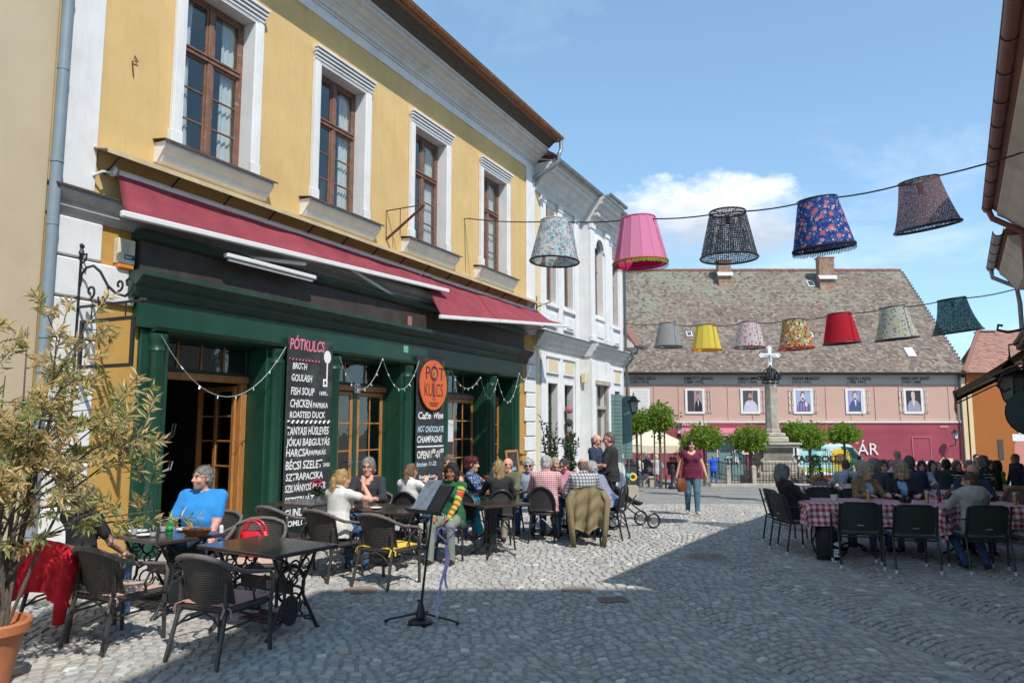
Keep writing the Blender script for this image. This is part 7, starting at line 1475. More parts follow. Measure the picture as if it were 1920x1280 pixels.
def chair(kind,label,x,y,face,group=None,cushion=None,z=None):
 key=(kind,cushion);mk={'w':lambda:wicker_chair(M_[cushion]if cushion else None),'b':bistro_chair,'g':green_chair,'r':rattan_chair}[kind]
 if key not in CH:CH[key]=mk();o=CH[key]
 else:o=copy_tree(CH[key])
 o.location=(x,y,gz(y)if z is None else z);o.rotation_euler=(0,0,-R_(face));o['label']=label
 g=group or {'w':'wicker chairs outside the green shopfront','b':'black bistro chairs by the green shopfront','g':'dark woven armchairs at the gingham tables','r':'rattan chairs at the gingham tables'}[kind];o['group']=g;return o
# ------------------------------------------------------------------ tables
def sewing_table(lab,x,y,rot,w=1.0,d=.74):
 t=thing('treadle_table',lab,'table',(x,y,0),R_(rot),'tables on sewing machine stands');K=M_['castiron']
 MB().cbox(-w/2,-d/2,.715,w/2,d/2,.752,.008).build('tabletop',M_['tabletop'],t)
 for s in (-1,1):
  X=s*(w/2-.17);T=Matrix.Translation((X,0,0));b=MB()
  for q in (-1,1):
   b.tube([(0,q*.25,.71),(0,q*.20,.60),(0,q*.10,.44),(0,q*.11,.32),(0,q*.20,.16),(0,q*.27,.03),(0,q*.30,.0)],[.018,.016,.015,.015,.016,.018,.022],6,T=T)
   b.tube([(0,q*.25,.70),(0,q*.13,.66),(0,q*.05,.56),(0,q*.09,.48),(0,q*.13,.54)],.010,5,T=T);b.tube([(0,q*.24,.08),(0,q*.14,.11),(0,q*.07,.20),(0,q*.10,.27),(0,q*.14,.22)],.010,5,T=T);b.tube([(0,q*.17,.60)]+[(0,q*.12+.05*math.cos(a),.60+.05*math.sin(a))for a in np.linspace(0,6,8)],.008,5,T=T)
  b.tube([(0,-.25,.70),(0,.25,.70)],.014,5,T=T);b.tube([(0,-.11,.38),(0,0,.42),(0,.11,.38)],.012,5,T=T);b.tube([(0,-.22,.12),(0,0,.16),(0,.22,.12)],.012,5,T=T)
  for (cy,cz,r)in ((0,.58,.06),(0,.28,.075),(.0,.47,.035)):b.tube([(0,cy+r*math.cos(a),cz+r*math.sin(a))for a in np.linspace(0,6.283,13)[:-1]],.010,5,closed=True,T=T)
  b.build('side_frame',K,t,smooth=True)
 wb=MB();T=Matrix.Translation((w/2-.24,.02,.42))@Matrix.Rotation(R_(90),4,'Y');wb.tube([(.16*math.cos(a),.16*math.sin(a),0)for a in np.linspace(0,6.283,25)[:-1]],.014,6,closed=True,T=T)
 for k in range(6):a=k*1.047;wb.tube([(.02*math.cos(a),.02*math.sin(a),0),(.09*math.cos(a+.25),.09*math.sin(a+.25),0),(.155*math.cos(a),.155*math.sin(a),0)],.008,5,T=T)
 wb.build('drive_wheel',K,t);db=MB();T=Matrix.Translation((w/2-.145,-.06,.22))@Matrix.Rotation(R_(90),4,'Y');db.lathe([(0,-.006),(.085,-.006),(.10,0),(.085,.006),(0,.006)],n=18,T=T,sx=1.35);db.build('medallion',K,t)
 pb=MB();pb.cbox(-.19,-.15,.09,.19,-.125,.11,.004);pb.cbox(-.19,.125,.09,.19,.15,.11,.004)
 for i in range(9):pb.box(-.19+i*.045,-.125,.092,-.17+i*.045,.125,.106)
 for i in range(4):pb.box(-.19,-.085+i*.055,.094,.19,-.07+i*.055,.108)
 pb.build('treadle',K,t);MB().tube([(-w/2+.17,0,.10),(w/2-.17,0,.10)],.012,6).build('axle',K,t);MB().cbox(-w/2+.19,-.012,.34,w/2-.19,.012,.46,.004).build('name_bar',K,t)
 text('name_letters','ER',mat('gilt',(.45,.42,.36),.5),t,(.02,-.018,.37),(R_(90),0,0),size=.09,bold=.003);return t
def pedestal_table(lab,x,y,rot,w=.8,d=.75,grp='pedestal tables by the green shopfront',h=.75):
 t=thing('pedestal_table',lab,'table',(x,y,gz(y)),R_(rot),grp);MB().cbox(-w/2,-d/2,h-.035,w/2,d/2,h,.008).build('tabletop',M_['tabletop'],t);K=M_['castiron']
 b=MB()
 for k in range(12):a=k*2*math.pi/12;b.tube([(.045*math.cos(a),.045*math.sin(a),.12),(.045*math.cos(a),.045*math.sin(a),.55),(.09*math.cos(a),.09*math.sin(a),h-.04)],.008,5)
 b.lathe([(.05,.10),(.06,.14),(.03,.16)],n=10);b.build('column',K,t)
 for k in range(4):a=k*math.pi/2+math.pi/4;c,s=math.cos(a),math.sin(a);MB().tube([(.04*c,.04*s,.16),(.14*c,.14*s,.13),(.25*c,.25*s,.05),(.33*c,.33*s,.015)],[.016,.016,.015,.018],6).build('leg',K,t)
 return t
def cloth(lab,x,y,z,rot,w,d,drop,name='tablecloth',corner=.32):
 n=44;m_=30;W,D=w+2*drop,d+2*drop;V=[];U=[];rng=random.random()*9
 for i in range(n+1):
  for j in range(m_+1):
   px,py=-W/2+W*i/n,-D/2+D*j/m_;ex=max(abs(px)-w/2,0);ey=max(abs(py)-d/2,0);e=math.hypot(ex,ey);cx=max(-w/2,min(w/2,px));cy=max(-d/2,min(d/2,py));ox=oy=0.0
   if e>0:
    ux,uy=ex/e*(1 if px>0 else -1),ey/e*(1 if py>0 else -1);rip=.022*math.sin((px-py)*13+rng)+.02*math.sin((px+py)*7+rng*2);both=1 if (ex>0 and ey>0)else 0;o=.012+e*.10+rip*min(1,e/.12)*(1+1.2*both)
    ox,oy=ux*o,uy*o
    if both:sw=.06*math.sin(math.atan2(ey,ex)*4)*e/.4;ox+=-uy*sw;oy+=ux*sw
   V.append((cx+ox,cy+oy,-e*.985+(.004 if e==0 else 0)));U.append((px,py))
 F=[(i*(m_+1)+j,(i+1)*(m_+1)+j,(i+1)*(m_+1)+j+1,i*(m_+1)+j+1)for i in range(n)for j in range(m_)];me=bpy.data.meshes.new(name);me.from_pydata(V,[],F);me.materials.append(M_['gingham']);attr_uv(me,U);me.polygons.foreach_set('use_smooth',[True]*len(F))
 o=obj(name,me,None,(x,y,z),(0,0,R_(rot)));return tag(o,lab,'tablecloth','red gingham tablecloths')
# ------------------------------------------------------------------ furniture in place
G0=gz
TB=.752
sewing_table('sewing machine stand table laid with plates before the man in blue',-3.55,7.78,-34,.98,.76)
sewing_table('empty dark table on a sewing machine stand with a glossy top, nearest the camera',-2.27,7.06,-32,1.08,.74)
sewing_table('dark table on a sewing machine stand in front of the man in the black shirt',-1.72,10.18,-24,1.15,.86)
chair('w','wicker chair in the left foreground with a beige cushion, under the oleander branches',-3.41,6.66,26,cushion='cushion_beige')
chair('w','empty wicker chair with a faded pink cushion at the glossy table, nearest the camera',-2.36,6.30,23,cushion='cushion_pink')
chair('w','wicker chair draped with the red jacket at the left edge',-4.02,6.98,10)
chair('w','wicker chair the man in the blue shirt sits on',-3.50,8.72,195)
chair('w','wicker chair carrying the red handbag, behind the glossy table',-2.72,8.05,172,cushion='cushion_beige')
chair('w','empty wicker chair left of the blonde woman with her back to us',-2.92,9.80,35)
chair('w','wicker chair the blonde woman in the white top sits on',-2.22,9.42,32)
chair('w','empty wicker chair with a yellow cushion, in front of the music stand',-1.46,9.02,30,cushion='cushion_yellow')
chair('w','wicker chair the man in the black shirt sits on',-2.12,11.28,190)
chair('b','black bistro chair of the woman with the brown ponytail',-1.50,11.25,15)
chair('b','black bistro chair of the woman in the striped sweater',-.80,10.72,200)
chair('b','black bistro chair of the blonde woman in black beside the pedestal table',-.20,11.62,-8)
chair('b','black bistro chair of the man in the red checked shirt',.52,12.25,12)
chair('b','black bistro chair with the khaki jacket over its back',1.15,12.02,-4)
chair('b','black bistro chair of the leaning man in jeans',1.62,12.55,-65)
chair('b','black bistro chair of the woman in the sleeveless top',-1.02,12.35,190)
chair('b','black bistro chair of the woman with burgundy hair',-.72,12.85,110)
chair('b','black bistro chair of the bald man in sunglasses',-.08,13.15,200)
pedestal_table('small square pedestal table right of the striped sweater',-.27,10.88,-58,.80,.76)
pedestal_table('table shared by the man in the red checked shirt and his friends',.92,13.05,-18,1.3,.8)
pedestal_table('table with the red flower between the burgundy-haired and the blonde woman',-.30,12.55,-20,.8,.8)
pedestal_table('table of the woman with the brown ponytail',-1.35,11.95,-25,.8,.7)
RT_=[(4.95,11.0,-6,1.42,.86),(6.45,10.75,-6,1.30,.86),(5.62,13.75,-20,1.2,.85),(7.55,12.45,-20,1.1,.85),(7.35,14.9,-25,1.3,.85),(9.0,14.2,-25,1.1,.8)]
RL=['front gingham table between the two blonde-haired women and two empty armchairs','front gingham table the boy in the grey hoodie sits at','gingham table behind the woman in the black coat','gingham table behind the bald man in sunglasses, with flowers','gingham table far back by the crimson banner','gingham table far back near the brown awning']
for (x,y,r,w,d),l in zip(RT_,RL):
 pedestal_table(l.replace('gingham table','pedestal table under gingham,'),x,y,r,w,d,'tables under red gingham');cloth('red gingham cloth on the '+l.replace('gingham table','table'),x,y,G0(y)+TB+.002,r,w+.02,d+.02,.30)
cloth('smaller red gingham cloth hanging in a point at the corner of the front table',5.78,10.42,TB+.010,38,.55,.5,.34)
GC=[('empty dark woven armchair at the front gingham table, nearer the woman in the black coat',4.62,10.16,14),('empty dark woven armchair second from the left at the front gingham table',5.16,9.86,10),('dark woven armchair the boy in the grey hoodie sits on',6.02,9.78,6),('dark woven armchair cut off by the right edge of the picture',6.66,9.55,4),('dark woven armchair of the woman in the black coat',4.22,11.25,82),('dark woven armchair seen from behind between the two gingham tables',5.02,12.0,185),('dark woven armchair of the woman in the camel jacket',5.42,11.7,190),('dark woven armchair of the blonde woman with sunglasses on her head',5.98,11.65,195),('brown woven armchair behind the woman in the black coat',4.35,11.95,85)]
for l,x,y,f in GC:chair('g',l,x,y,f)
RC=[('rattan chair behind the small conical shrub side, leftmost of the rattan chairs',5.95,14.3,185),('rattan chair, second from the left, behind the camel jacket',6.75,14.0,190),('rattan chair between the navy jackets',7.0,12.0,10),('rattan chair right of the bald man in sunglasses',7.95,12.1,5),('rattan chair by the flowers near the right edge',8.45,12.3,340),('rattan chair nearest the right edge of the picture',8.25,11.75,350),('rattan chair by the far gingham table',7.6,15.6,180)]
for l,x,y,f in RC:chair('r',l,x,y,f)
# ------------------------------------------------------------------ clothes
cl=lambda n,c,v=.12:mat(n,c,.9,v,8,.25,120)
blue_tee=cl('bright blue jersey',(.03,.24,.60));white_lace=print_mat('white lace top',(.62,.60,.56),[(.42,.40,.37)],60,.25);maroon=cl('maroon jersey',(.135,.018,.048));plaid_red=plaid_mat('red white check',(.66,.60,.60),(.45,.02,.05),(.45,.02,.05),.032,.032);plaid_navy=plaid_mat('navy white check',(.60,.60,.58),(.02,.03,.07),(.02,.03,.07),.05,.05);plaid_blue=plaid_mat('fine blue check',(.42,.42,.48),(.05,.06,.16),(.05,.06,.16),.028,.028)
charcoal=cl('charcoal shirt',(.035,.037,.045));pale_grey=cl('pale grey knit',(.36,.36,.33));whitec=cl('white cotton',(.66,.65,.63));navy=cl('navy jacket',(.028,.042,.078));slate_b=cl('slate blue jacket',(.055,.065,.085));camel=print_mat('camel patterned jacket',(.24,.15,.075),[(.13,.075,.035)],30,.32);skyb=cl('sky blue shirt',(.25,.42,.66));bluegrey=cl('blue grey tee',(.26,.31,.40));pinkc=cl('pink top',(.52,.22,.30));rose=cl('dusty rose cardigan',(.42,.22,.23));lime=cl('lime jacket',(.30,.52,.05));olive=cl('olive vest',(.12,.13,.07));floralp=print_mat('blue floral print',(.03,.05,.13),[(.45,.52,.55),(.08,.22,.35)],26,.30);greenv=cl('green knit',(.018,.11,.05));stone_t=cl('stone trousers',(.30,.28,.23));grey_t=cl('grey green trousers',(.20,.23,.20));grey_hood=cl('light grey fleece',(.38,.38,.35));black_t=cl('black trousers',(.02,.02,.024));aqua=cl('bright aqua cloth',(.01,.28,.45));royal=cl('royal blue tee',(.02,.10,.55));silver=cl('silver jacket',(.48,.49,.52));wshoe=mat('white trainer',(.6,.6,.6),.6);khaki=mat('khaki cotton',(.22,.175,.095),.92,.15,8,.35,60)
def stripe_mat():
 m=bpy.data.materials.new('striped sleeve');m.use_nodes=True ;nt,b=pbsdf(m);a=nd(nt,'Attribute',attribute_name='arm_t').outputs['Fac'];f=math_(nt,'FRACT',math_(nt,'DIVIDE',a,.155))
 c=ramp(nt,f,[(0.,(.52,.06,.03)),(.26,(.36,.50,.06)),(.5,(.018,.11,.05)),(.62,(.55,.12,.04)),(.82,(.36,.50,.06))],'CONSTANT');nt.links.new(c,b.inputs['Base Color']);b.inputs['Roughness'].default_value=.95;return m
GREY=(.27,.26,.25);LG=(.42,.41,.39);BLOND=(.42,.29,.13);BROWN=(.10,.06,.035);BLACK=(.018,.015,.014);ASH=(.36,.29,.20);BURG=(.11,.025,.03)
def P(label,x,y,face,**k):
 k.setdefault('seed',int(abs(x*97+y*31)*10)%997);k.setdefault('z',G0(y));return person(label,(x,y),face,**k)
grpL='guests outside the green shopfront';grpR='guests at the gingham tables';grpS='people on the square'
def people():
 P('man in a bright blue T-shirt sitting behind the laid table, looking left',-3.53,8.66,178,k=1.07,g=1.22,belly=.05,sleeve=.75,top=blue_tee,bottom=M_['jeans_dark'],hair='short',haircol=(.17,.165,.16),beard=True,head=(38,-3),hands=[(-.20,.36,.56),(.24,.40,.70)],lean=.08,skin='pink',group=grpL)
 P('blonde woman in a dark top half hidden behind the oleander at left',-4.0,7.03,14,sex='f',k=1.0,sleeve=.6,top=M_['black_cloth'],hair='shoulder',haircol=(.45,.34,.17),head=(-5,0),hands=[(-.2,.42,.76),(.22,.34,.62)],feet=[(-.02,.50),(.16,.42)],shoe=wshoe,group=grpL)
 P('blonde woman with a long ponytail in a white lace top, her back to us',-2.20,9.46,28,sex='f',k=.97,g=1.1,sleeve=.42,top=white_lace,hair='pony',haircol=(.40,.26,.105),head=(22,6),lean=.12,hands=[(-.16,.40,.80),(.18,.30,1.08,(.9,.2,-.6),(-.2,.3,.9))],group=grpL)
 P('grey-haired man with glasses in a charcoal shirt facing the camera',-2.14,11.22,188,k=1.05,g=1.05,sleeve=1.6,top=charcoal,hair='full',haircol=(.26,.25,.24),head=(-6,0),hands=[(-.20,.40,.80),(.18,.40,.80)],glasses='clear',neckline=.10,skin='pink',group=grpL)
 P('woman with a brown ponytail in a white top holding a cup',-1.55,11.22,25,sex='f',k=.96,sleeve=.5,top=whitec,hair='pony',haircol=(.20,.125,.07),head=(8,4),lean=.1,hands=[(-.16,.40,.80),(.14,.30,.98,(.8,.1,-.7),(-.3,.4,.8))],group=grpL)
 P('woman in a green sweater with striped sleeves sitting beside the music stand',-.84,10.62,200,sex='f',k=1.0,g=1.05,sleeve=2,top=greenv,stripe=stripe_mat(),hair='bob',haircol=(.03,.02,.018),skin='brown',head=(-4,2),hands=[(-.10,.34,.60),(.12,.36,.60)],feet=[(-.18,.40),(.10,.48)],bottom=grey_t,group=grpL)
 P('broad woman in a sleeveless black top behind the striped sweater',-1.02,12.30,190,sex='f',k=1.02,g=1.35,sleeve=.06,top=M_['black_cloth'],hair='full',haircol=(.20,.15,.11),head=(6,4),hands=[(-.25,.42,.80),(.25,.42,.80)],neckline=.12,skin='pink',group=grpL)
 P('woman with short burgundy hair in a blue floral blouse, seen from the side',-.70,12.78,100,sex='f',k=1.0,g=1.1,sleeve=1.2,top=floralp,hair='curly',haircol=BURG,head=(0,3),hands=[(-.12,.42,.95),(.14,.40,.90)],bottom=aqua,group=grpL)
 P('woman with wavy blonde hair in a black jacket, her back to us',-.20,11.72,-8,sex='f',k=.98,g=1.05,sleeve=1.9,top=M_['black_cloth'],hair='shoulder',haircol=(.36,.24,.11),head=(8,0),hands=[(-.20,.40,.84),(.20,.36,.74)],bottom=stone_t,group=grpL)
 P('bald man with sunglasses in an olive vest behind the wavy blonde hair',-.06,13.10,205,k=.98,g=1.1,sleeve=1.2,top=olive,inner=floralp,hair='bald',haircol=GREY,glasses='sun',head=(10,4),skin='pink',bottom=stone_t,group=grpL)
 P('grey-haired person in sunglasses and a blue grey T-shirt facing the camera',.30,13.45,190,k=.95,g=1.0,sleeve=.6,top=bluegrey,hair='full',haircol=LG,glasses='sun',head=(-5,3),group=grpL)
 P('man in a red and white checked shirt, his back to us',.55,12.36,14,k=1.03,g=1.18,sleeve=1.9,top=plaid_red,hair='short',haircol=LG,head=(10,6),lean=.1,hands=[(-.2,.40,.80),(.22,.38,.82)],group=grpL)
 P('dark-haired woman in a pink top leaning over the shared table',.98,13.72,195,sex='f',k=.97,g=1.1,sleeve=.6,top=pinkc,inner=pinkc,hair='short',haircol=(.06,.055,.055),head=(15,22),lean=.2,glasses='clear',group=grpL)
 P('person in a black jacket turned away at the back of the shared table',.80,14.35,120,k=.97,sleeve=2,top=M_['black_cloth'],hair='short',haircol=(.40,.30,.20),head=(20,5),group=grpL,fine=1.25)
 P('man in a navy and white checked shirt with a khaki jacket behind him',1.17,12.18,-4,k=1.0,g=1.15,sleeve=1.9,top=plaid_navy,hair='bald',haircol=(.18,.12,.09),head=(10,16),lean=.14,skin='pink',group=grpL)
 P('man in a fine blue check shirt and jeans leaning over the table',1.62,12.62,-58,k=1.0,g=1.12,sleeve=1.0,top=plaid_blue,hair='full',haircol=LG,head=(-5,20),lean=.52,hands=[(-.18,.46,.76),(.16,.48,.76)],feet=[(-.15,.35),(.16,.30)],bottom=M_['jeans'],skin='pink',group=grpL)
 P('standing man in a black T-shirt with a shaved head, beside the pram',1.84,13.95,-75,pose='stand',k=1.04,g=1.15,sleeve=.75,top=M_['black_cloth'],bottom=M_['jeans_dark'],hair='crop',haircol=(.10,.09,.085),head=(-6,12),skin='pink',hands=[(-.14,.32,1.12,(-.6,-.6,-.5)),(.16,.30,1.14,(.6,-.6,-.5))],glasses='sun',group=grpL)
 P('standing bald man in sunglasses and a dark T-shirt facing the man in black',1.64,14.75,120,pose='stand',k=1.03,sleeve=.6,top=navy,hair='bald',haircol=(.2,.18,.16),glasses='sun',head=(0,10),hands=[(-.12,.30,1.12,(-.6,-.6,-.5)),(.14,.32,1.10,(.6,-.6,-.5))],group=grpL)
 P('woman in a maroon T-shirt and jeans walking towards the camera with a brown handbag',4.10,17.15,186,pose='stand',sex='f',k=1.0,g=1.25,sleeve=.32,top=maroon,bottom=M_['jeans_teal'],hair='bun',haircol=(.05,.035,.03),head=(-10,0),neckline=.09,feet=[(-.08,.20),(.09,-.12,.03)],hands=[(-.34,.12,.78),(.36,-.02,.80)],belly=.02,shoe=cl('cream trainer',(.55,.47,.33)),group=grpS)
 P('grey-haired woman in a black coat slouching sideways in her armchair',4.22,11.30,84,sex='f',k=.95,g=1.15,lean=-.32,sleeve=2,top=M_['black_cloth'],bottom=black_t,hair='bob',haircol=(.20,.195,.19),head=(0,12),hands=[(-.12,.42,.62),(.16,.36,.60)],feet=[(-.1,.52),(.12,.58)],group=grpR)
 P('woman with curly grey blonde hair in a camel jacket, turned to her neighbour',5.42,11.62,175,sex='f',k=.93,g=1.1,lean=.14,sleeve=2,top=camel,inner=skyb,openw=.05,hair='curly',haircol=(.44,.38,.28),head=(-40,4),group=grpR)
 P('blonde woman with sunglasses on her head in a black jacket and blue shirt',5.98,11.58,195,sex='f',k=.94,g=1.05,lean=.12,sleeve=2,top=M_['black_cloth'],inner=skyb,openw=.06,hair='bob',haircol=(.40,.31,.18),head=(35,10),group=grpR)
 P('dark-haired boy in a light grey hoodie at the front gingham table',6.03,9.86,8,k=.88,g=1.05,lean=.08,sleeve=2,top=grey_hood,hood=True,hair='short',haircol=BROWN,head=(-48,6),bottom=M_['jeans'],feet=[(-.12,.05),(.12,.0)],group=grpR)
 P('bald man with sunglasses in a navy jacket behind the boy in the hoodie',6.92,11.35,200,k=.95,g=1.15,lean=.2,sleeve=2,top=navy,hair='bald',haircol=(.2,.16,.14),glasses='sun',head=(30,14),skin='pink',group=grpR)
 P('broad man in a navy jacket with his back to us, behind the blonde woman',6.78,12.75,15,k=1.0,g=1.3,lean=.15,sleeve=2,top=navy,hair='short',haircol=(.10,.095,.09),head=(0,4),group=grpR)
 P('grey-haired man in a slate jacket bending forward behind the camel jacket',6.15,12.85,40,k=1.0,g=1.15,lean=.3,sleeve=2,top=slate_b,hair='short',haircol=GREY,head=(35,8),group=grpR)
 P('broad grey-haired man in a dark green jacket near the right edge',8.30,13.15,10,k=1.0,g=1.3,lean=.12,sleeve=2,top=cl('bottle green jacket',(.012,.03,.028)),hair='short',haircol=(.16,.155,.15),head=(5,5),group=grpR)
 far=[('man in a pale blue shirt with a cropped head on the red jacketed chair',1588,890,15.5,10,dict(top=cl('pale blue shirt',(.38,.46,.52)),hair='crop',haircol=BROWN,k=1.0)),('woman with sunglasses pushed up beside the man in pale blue',1609,892,16.2,175,dict(sex='f',top=M_['black_cloth'],hair='full',haircol=ASH)),('curly dark-haired person behind the slate jacket',1655,882,15.8,190,dict(top=M_['black_cloth'],hair='curly',haircol=(.12,.08,.05))),('dark-haired woman with a white scarf in the middle of the far tables',1728,886,16.4,200,dict(sex='f',top=cl('pale scarf',(.5,.47,.5)),hair='bob',haircol=BLACK)),('young dark-haired woman facing us below the ENTRANCE lettering',1745,878,17.6,185,dict(sex='f',top=cl('teal shirt',(.10,.28,.36)),hair='long',haircol=BLACK)),('brown-haired child low at the far tables',1757,888,18.4,190,dict(top=cl('sea blue top',(.05,.12,.18)),hair='short',haircol=(.2,.13,.09),k=.9)),('man in a dark cap-like crop and green jacket under the cream arrow',1776,876,16.6,15,dict(top=cl('loden jacket',(.03,.05,.045)),hair='full',haircol=BLACK,g=1.2)),('long-haired brunette facing us at the far tables',1791,886,16.8,180,dict(sex='f',top=navy,hair='shoulder',haircol=(.20,.13,.08))),('woman in a red top right of the cream arrow',1797,872,20.5,190,dict(sex='f',top=cl('red top',(.34,.03,.06)),hair='bun',haircol=BROWN)),('grey-haired person low beside the dark green jacket',1814,874,17.6,170,dict(top=slate_b,hair='full',haircol=GREY)),('dark-haired man bending over the table by the lime jacket',1856,876,18.2,200,dict(top=M_['black_cloth'],hair='short',haircol=BLACK,head=(0,20))),('dark-haired woman in a lime green jacket by the orange wall',1876,876,16.6,330,dict(sex='f',top=lime,hair='shoulder',haircol=BLACK)),('woman in a beige coat behind the dark green jacket',1846,880,15.6,350,dict(sex='f',top=stone_t,hair='bob',haircol=ASH))]
 for lab,px,py,Y,fc,kw in far:
  kw=dict(kw);p=at(px,py,Y);ht=p.z-G0(Y);kk=kw.pop('k',None)or max(.84,min(1.04,.96));kw.setdefault('lean',.1);kw.setdefault('sleeve',2);kw.setdefault('seed',px);kw.setdefault('fine',1.3);kw.setdefault('group',grpR);P(lab,p.x,Y,fc,k=kk,seat=max(.40,min(.56,ht-.83*kk)),**kw)
 st=[('standing woman in a dusty rose cardigan, her back to us, by the far tables',1684,843,18.5,10,dict(sex='f',top=rose,bottom=navy,hair='bun',haircol=ASH,g=1.15,sleeve=1.8,hands=[(-.2,.34,1.05),(.2,.34,1.05)],head=(-10,20),lean=.12)),('standing man in a white shirt partly hidden by the rose cardigan',1664,858,19.2,60,dict(top=whitec,hair='short',haircol=BROWN,lean=.25)),('standing man in sunglasses in front of the orange wall',1829,849,20.5,190,dict(top=M_['black_cloth'],hair='short',haircol=BLACK,glasses='sun')),('man in a navy jacket leaning at the green boards on the right edge',1904,848,16.4,270,dict(top=navy,hair='short',haircol=(.2,.15,.12),sleeve=2)),('man in a royal blue T-shirt with a dark bag, behind the walking woman',1337,851,33,20,dict(top=royal,hair='crop',haircol=(.3,.2,.15),g=1.1,sleeve=.6,hands=[(-.25,.1,.9),(.18,.25,1.55,(.8,-.2,-.6))]))]
 for lab,px,py,Y,fc,kw in st:
  p=at(px,py,Y);ht=p.z-G0(Y);P(lab,p.x,Y,fc,pose='stand',k=ht/1.735,fine=1.3,seed=px,group=grpS,**kw)
 sq=[('white-haired person in a grey jacket on the stone bench',1212,852,32.6,60,dict(top=cl('dark grey jacket',(.08,.08,.085)),hair='full',haircol=(.55,.53,.50))),('white-haired person in a silver jacket at the end of the stone bench',1230,853,32.4,20,dict(top=silver,hair='full',haircol=(.55,.45,.30),bottom=silver)),('person in a white shirt under the parasol behind the bench',1202,853,34.5,190,dict(top=whitec,hair='short',haircol=BROWN)),('person in a black top at the left end under the parasol',1184,856,34.0,150,dict(top=M_['black_cloth'],hair='full',haircol=(.45,.36,.26))),('woman with dark hair facing us under the right end of the parasol',1265,868,36.0,190,dict(sex='f',top=M_['black_cloth'],hair='bob',haircol=BROWN)),('person in a red top under the right end of the parasol',1258,866,37.2,170,dict(top=cl('brick red top',(.3,.05,.05)),hair='short',haircol=BROWN))]
 for lab,px,py,Y,fc,kw in sq:
  kw=dict(kw);p=at(px,py,Y);ht=p.z-G0(Y);P(lab,p.x,Y,fc,k=.98,seat=max(.42,min(.62,ht-.81)),fine=1.5,seed=px,sleeve=2,group=grpS,nohands=False,**kw)
people()
# ------------------------------------------------------------------ small things
def oleander():
 rng=np.random.RandomState(21);t=thing('potted_oleander','tall oleander with dry tan leaves in a terracotta pot at the left edge','potted plant',(-3.78,5.52,0));MB().lathe([(.17,0),(.24,.36),(.245,.37),(.285,.38),(.29,.44),(.275,.455),(.25,.45),(.235,.40),(0,.39)],n=28).build('pot',M_['terracotta'],t,smooth=35);MB().lathe([(.235,.37),(.1,.40),(0,.395)],n=16).build('soil',M_['soil'],t)
 b=MB();tips=[]
 for i in range(17):
  a=rng.uniform(0,6.28);x1=rng.uniform(-.45,1.12);hgt=rng.uniform(1.5,2.75)-max(0,x1)*.6+(.2 if x1<.3 else 0);y1=rng.uniform(-.35,.75);p0=Vector((.12*math.cos(a),.12*math.sin(a),.38));p2=Vector((x1,y1,hgt));p1=p0.lerp(p2,.5)+Vector((-x1*.18,0,.25));b.tube([p0,p0.lerp(p1,.5)+Vector((0,0,.05)),p1,p1.lerp(p2,.5)+Vector((0,0,.04)),p2],[.014,.012,.009,.007,.004],5)
  for j in range(9):
   f=rng.uniform(.35,1);q=p0.lerp(p1,f*2)if f<.5 else p1.lerp(p2,f*2-1);d=Vector((rng.normal(.06,.30),rng.normal(0,.26),rng.uniform(-.12,.42)));e=q+d;b.tube([q,q+d*.5+Vector((0,0,.03)),e],[.005,.004,.003],4);tips.append((q+d*.3,e,rng.rand()<.66-.25*(e.z<1.2)))
 b.build('stem',M_['bark'],t);V=[[],[]];F=[[],[]]
 for (a,e,dry)in tips:
  ax=(e-a).normalized()
  for k in range(rng.randint(26,40)):
   o=a.lerp(e,rng.rand()**.6*1.05);g=Vector(rng.normal(0,1,3));g=(g-ax*g.dot(ax)).normalized();d=(g*rng.uniform(.5,1)+ax*rng.uniform(.2,.9)+Vector((0,0,-.12))).normalized();L=rng.uniform(.06,.125);w=L*rng.uniform(.085,.12);s=d.cross(Vector(rng.normal(0,1,3))).normalized();up=s.cross(d);m=int(dry^(rng.rand()<.2));n=len(V[m])
   V[m]+=[tuple(o),tuple(o+d*L*.5+s*w+up*w*.5),tuple(o+d*L*.5-s*w+up*w*.5),tuple(o+d*L-up*L*.12)];F[m]+=[(n,n+1,n+3),(n,n+3,n+2)]
 for m,nm,mt in ((0,'foliage','leaf_oleander'),(1,'dry_foliage','leaf_dry')):me=bpy.data.meshes.new(nm);me.from_pydata(V[m],[],F[m]);me.materials.append(M_[mt]);obj(nm,me,t)
oleander()
def jacket(lab,x,y,face,m,drop=.42,wd=.30,top=.84,yb=-.36,slv=True,nm='jacket',seed=1,z0=0):
 t=thing(nm,lab,'jacket',(x,y,z0 or G0(y)),-R_(face));r=random.Random(seed);ph=r.uniform(0,6)
 f=lambda u,v:((2*u-1)*wd*(1+.12*v),yb-.04-.03*math.sin(math.pi*v)-.045*math.sin(u*15+ph+v*1.5)*v-.025*math.sin(u*33+v*4)*v-.014*math.sin(v*19+u*8)-.016*math.sin(u*23+v*13+ph)*math.sin(v*9),top+.012-.05*(2*u-1)**2-drop*v*(1+.07*math.sin(u*9+ph)))
 b=MB();b.sheet(f,30,14,th=.012);b.sheet(lambda u,v:((2*u-1)*wd*.95,yb-.03+.10*v,top+.015-.05*(2*u-1)**2-.16*v*v),16,5,th=.01);b.build('body',m,t,smooth='all')
 if slv:
  for s in (-1,1):k=r.uniform(.85,1.15);MB().tube([(s*wd*.9,yb-.02,top-.06),(s*(wd+.05),yb-.06,top-.2),(s*(wd+.02),yb-.09,top-.2-drop*.5*k),(s*(wd-.02),yb-.07,top-.1-drop*1.15*k)],[.06,.075,.062,.05],10,flat=.7).build('sleeve',m,t,smooth='all')
 return t
redc=mat('red jacket cloth',(.50,.010,.022),.85,.15,8,.35,50)
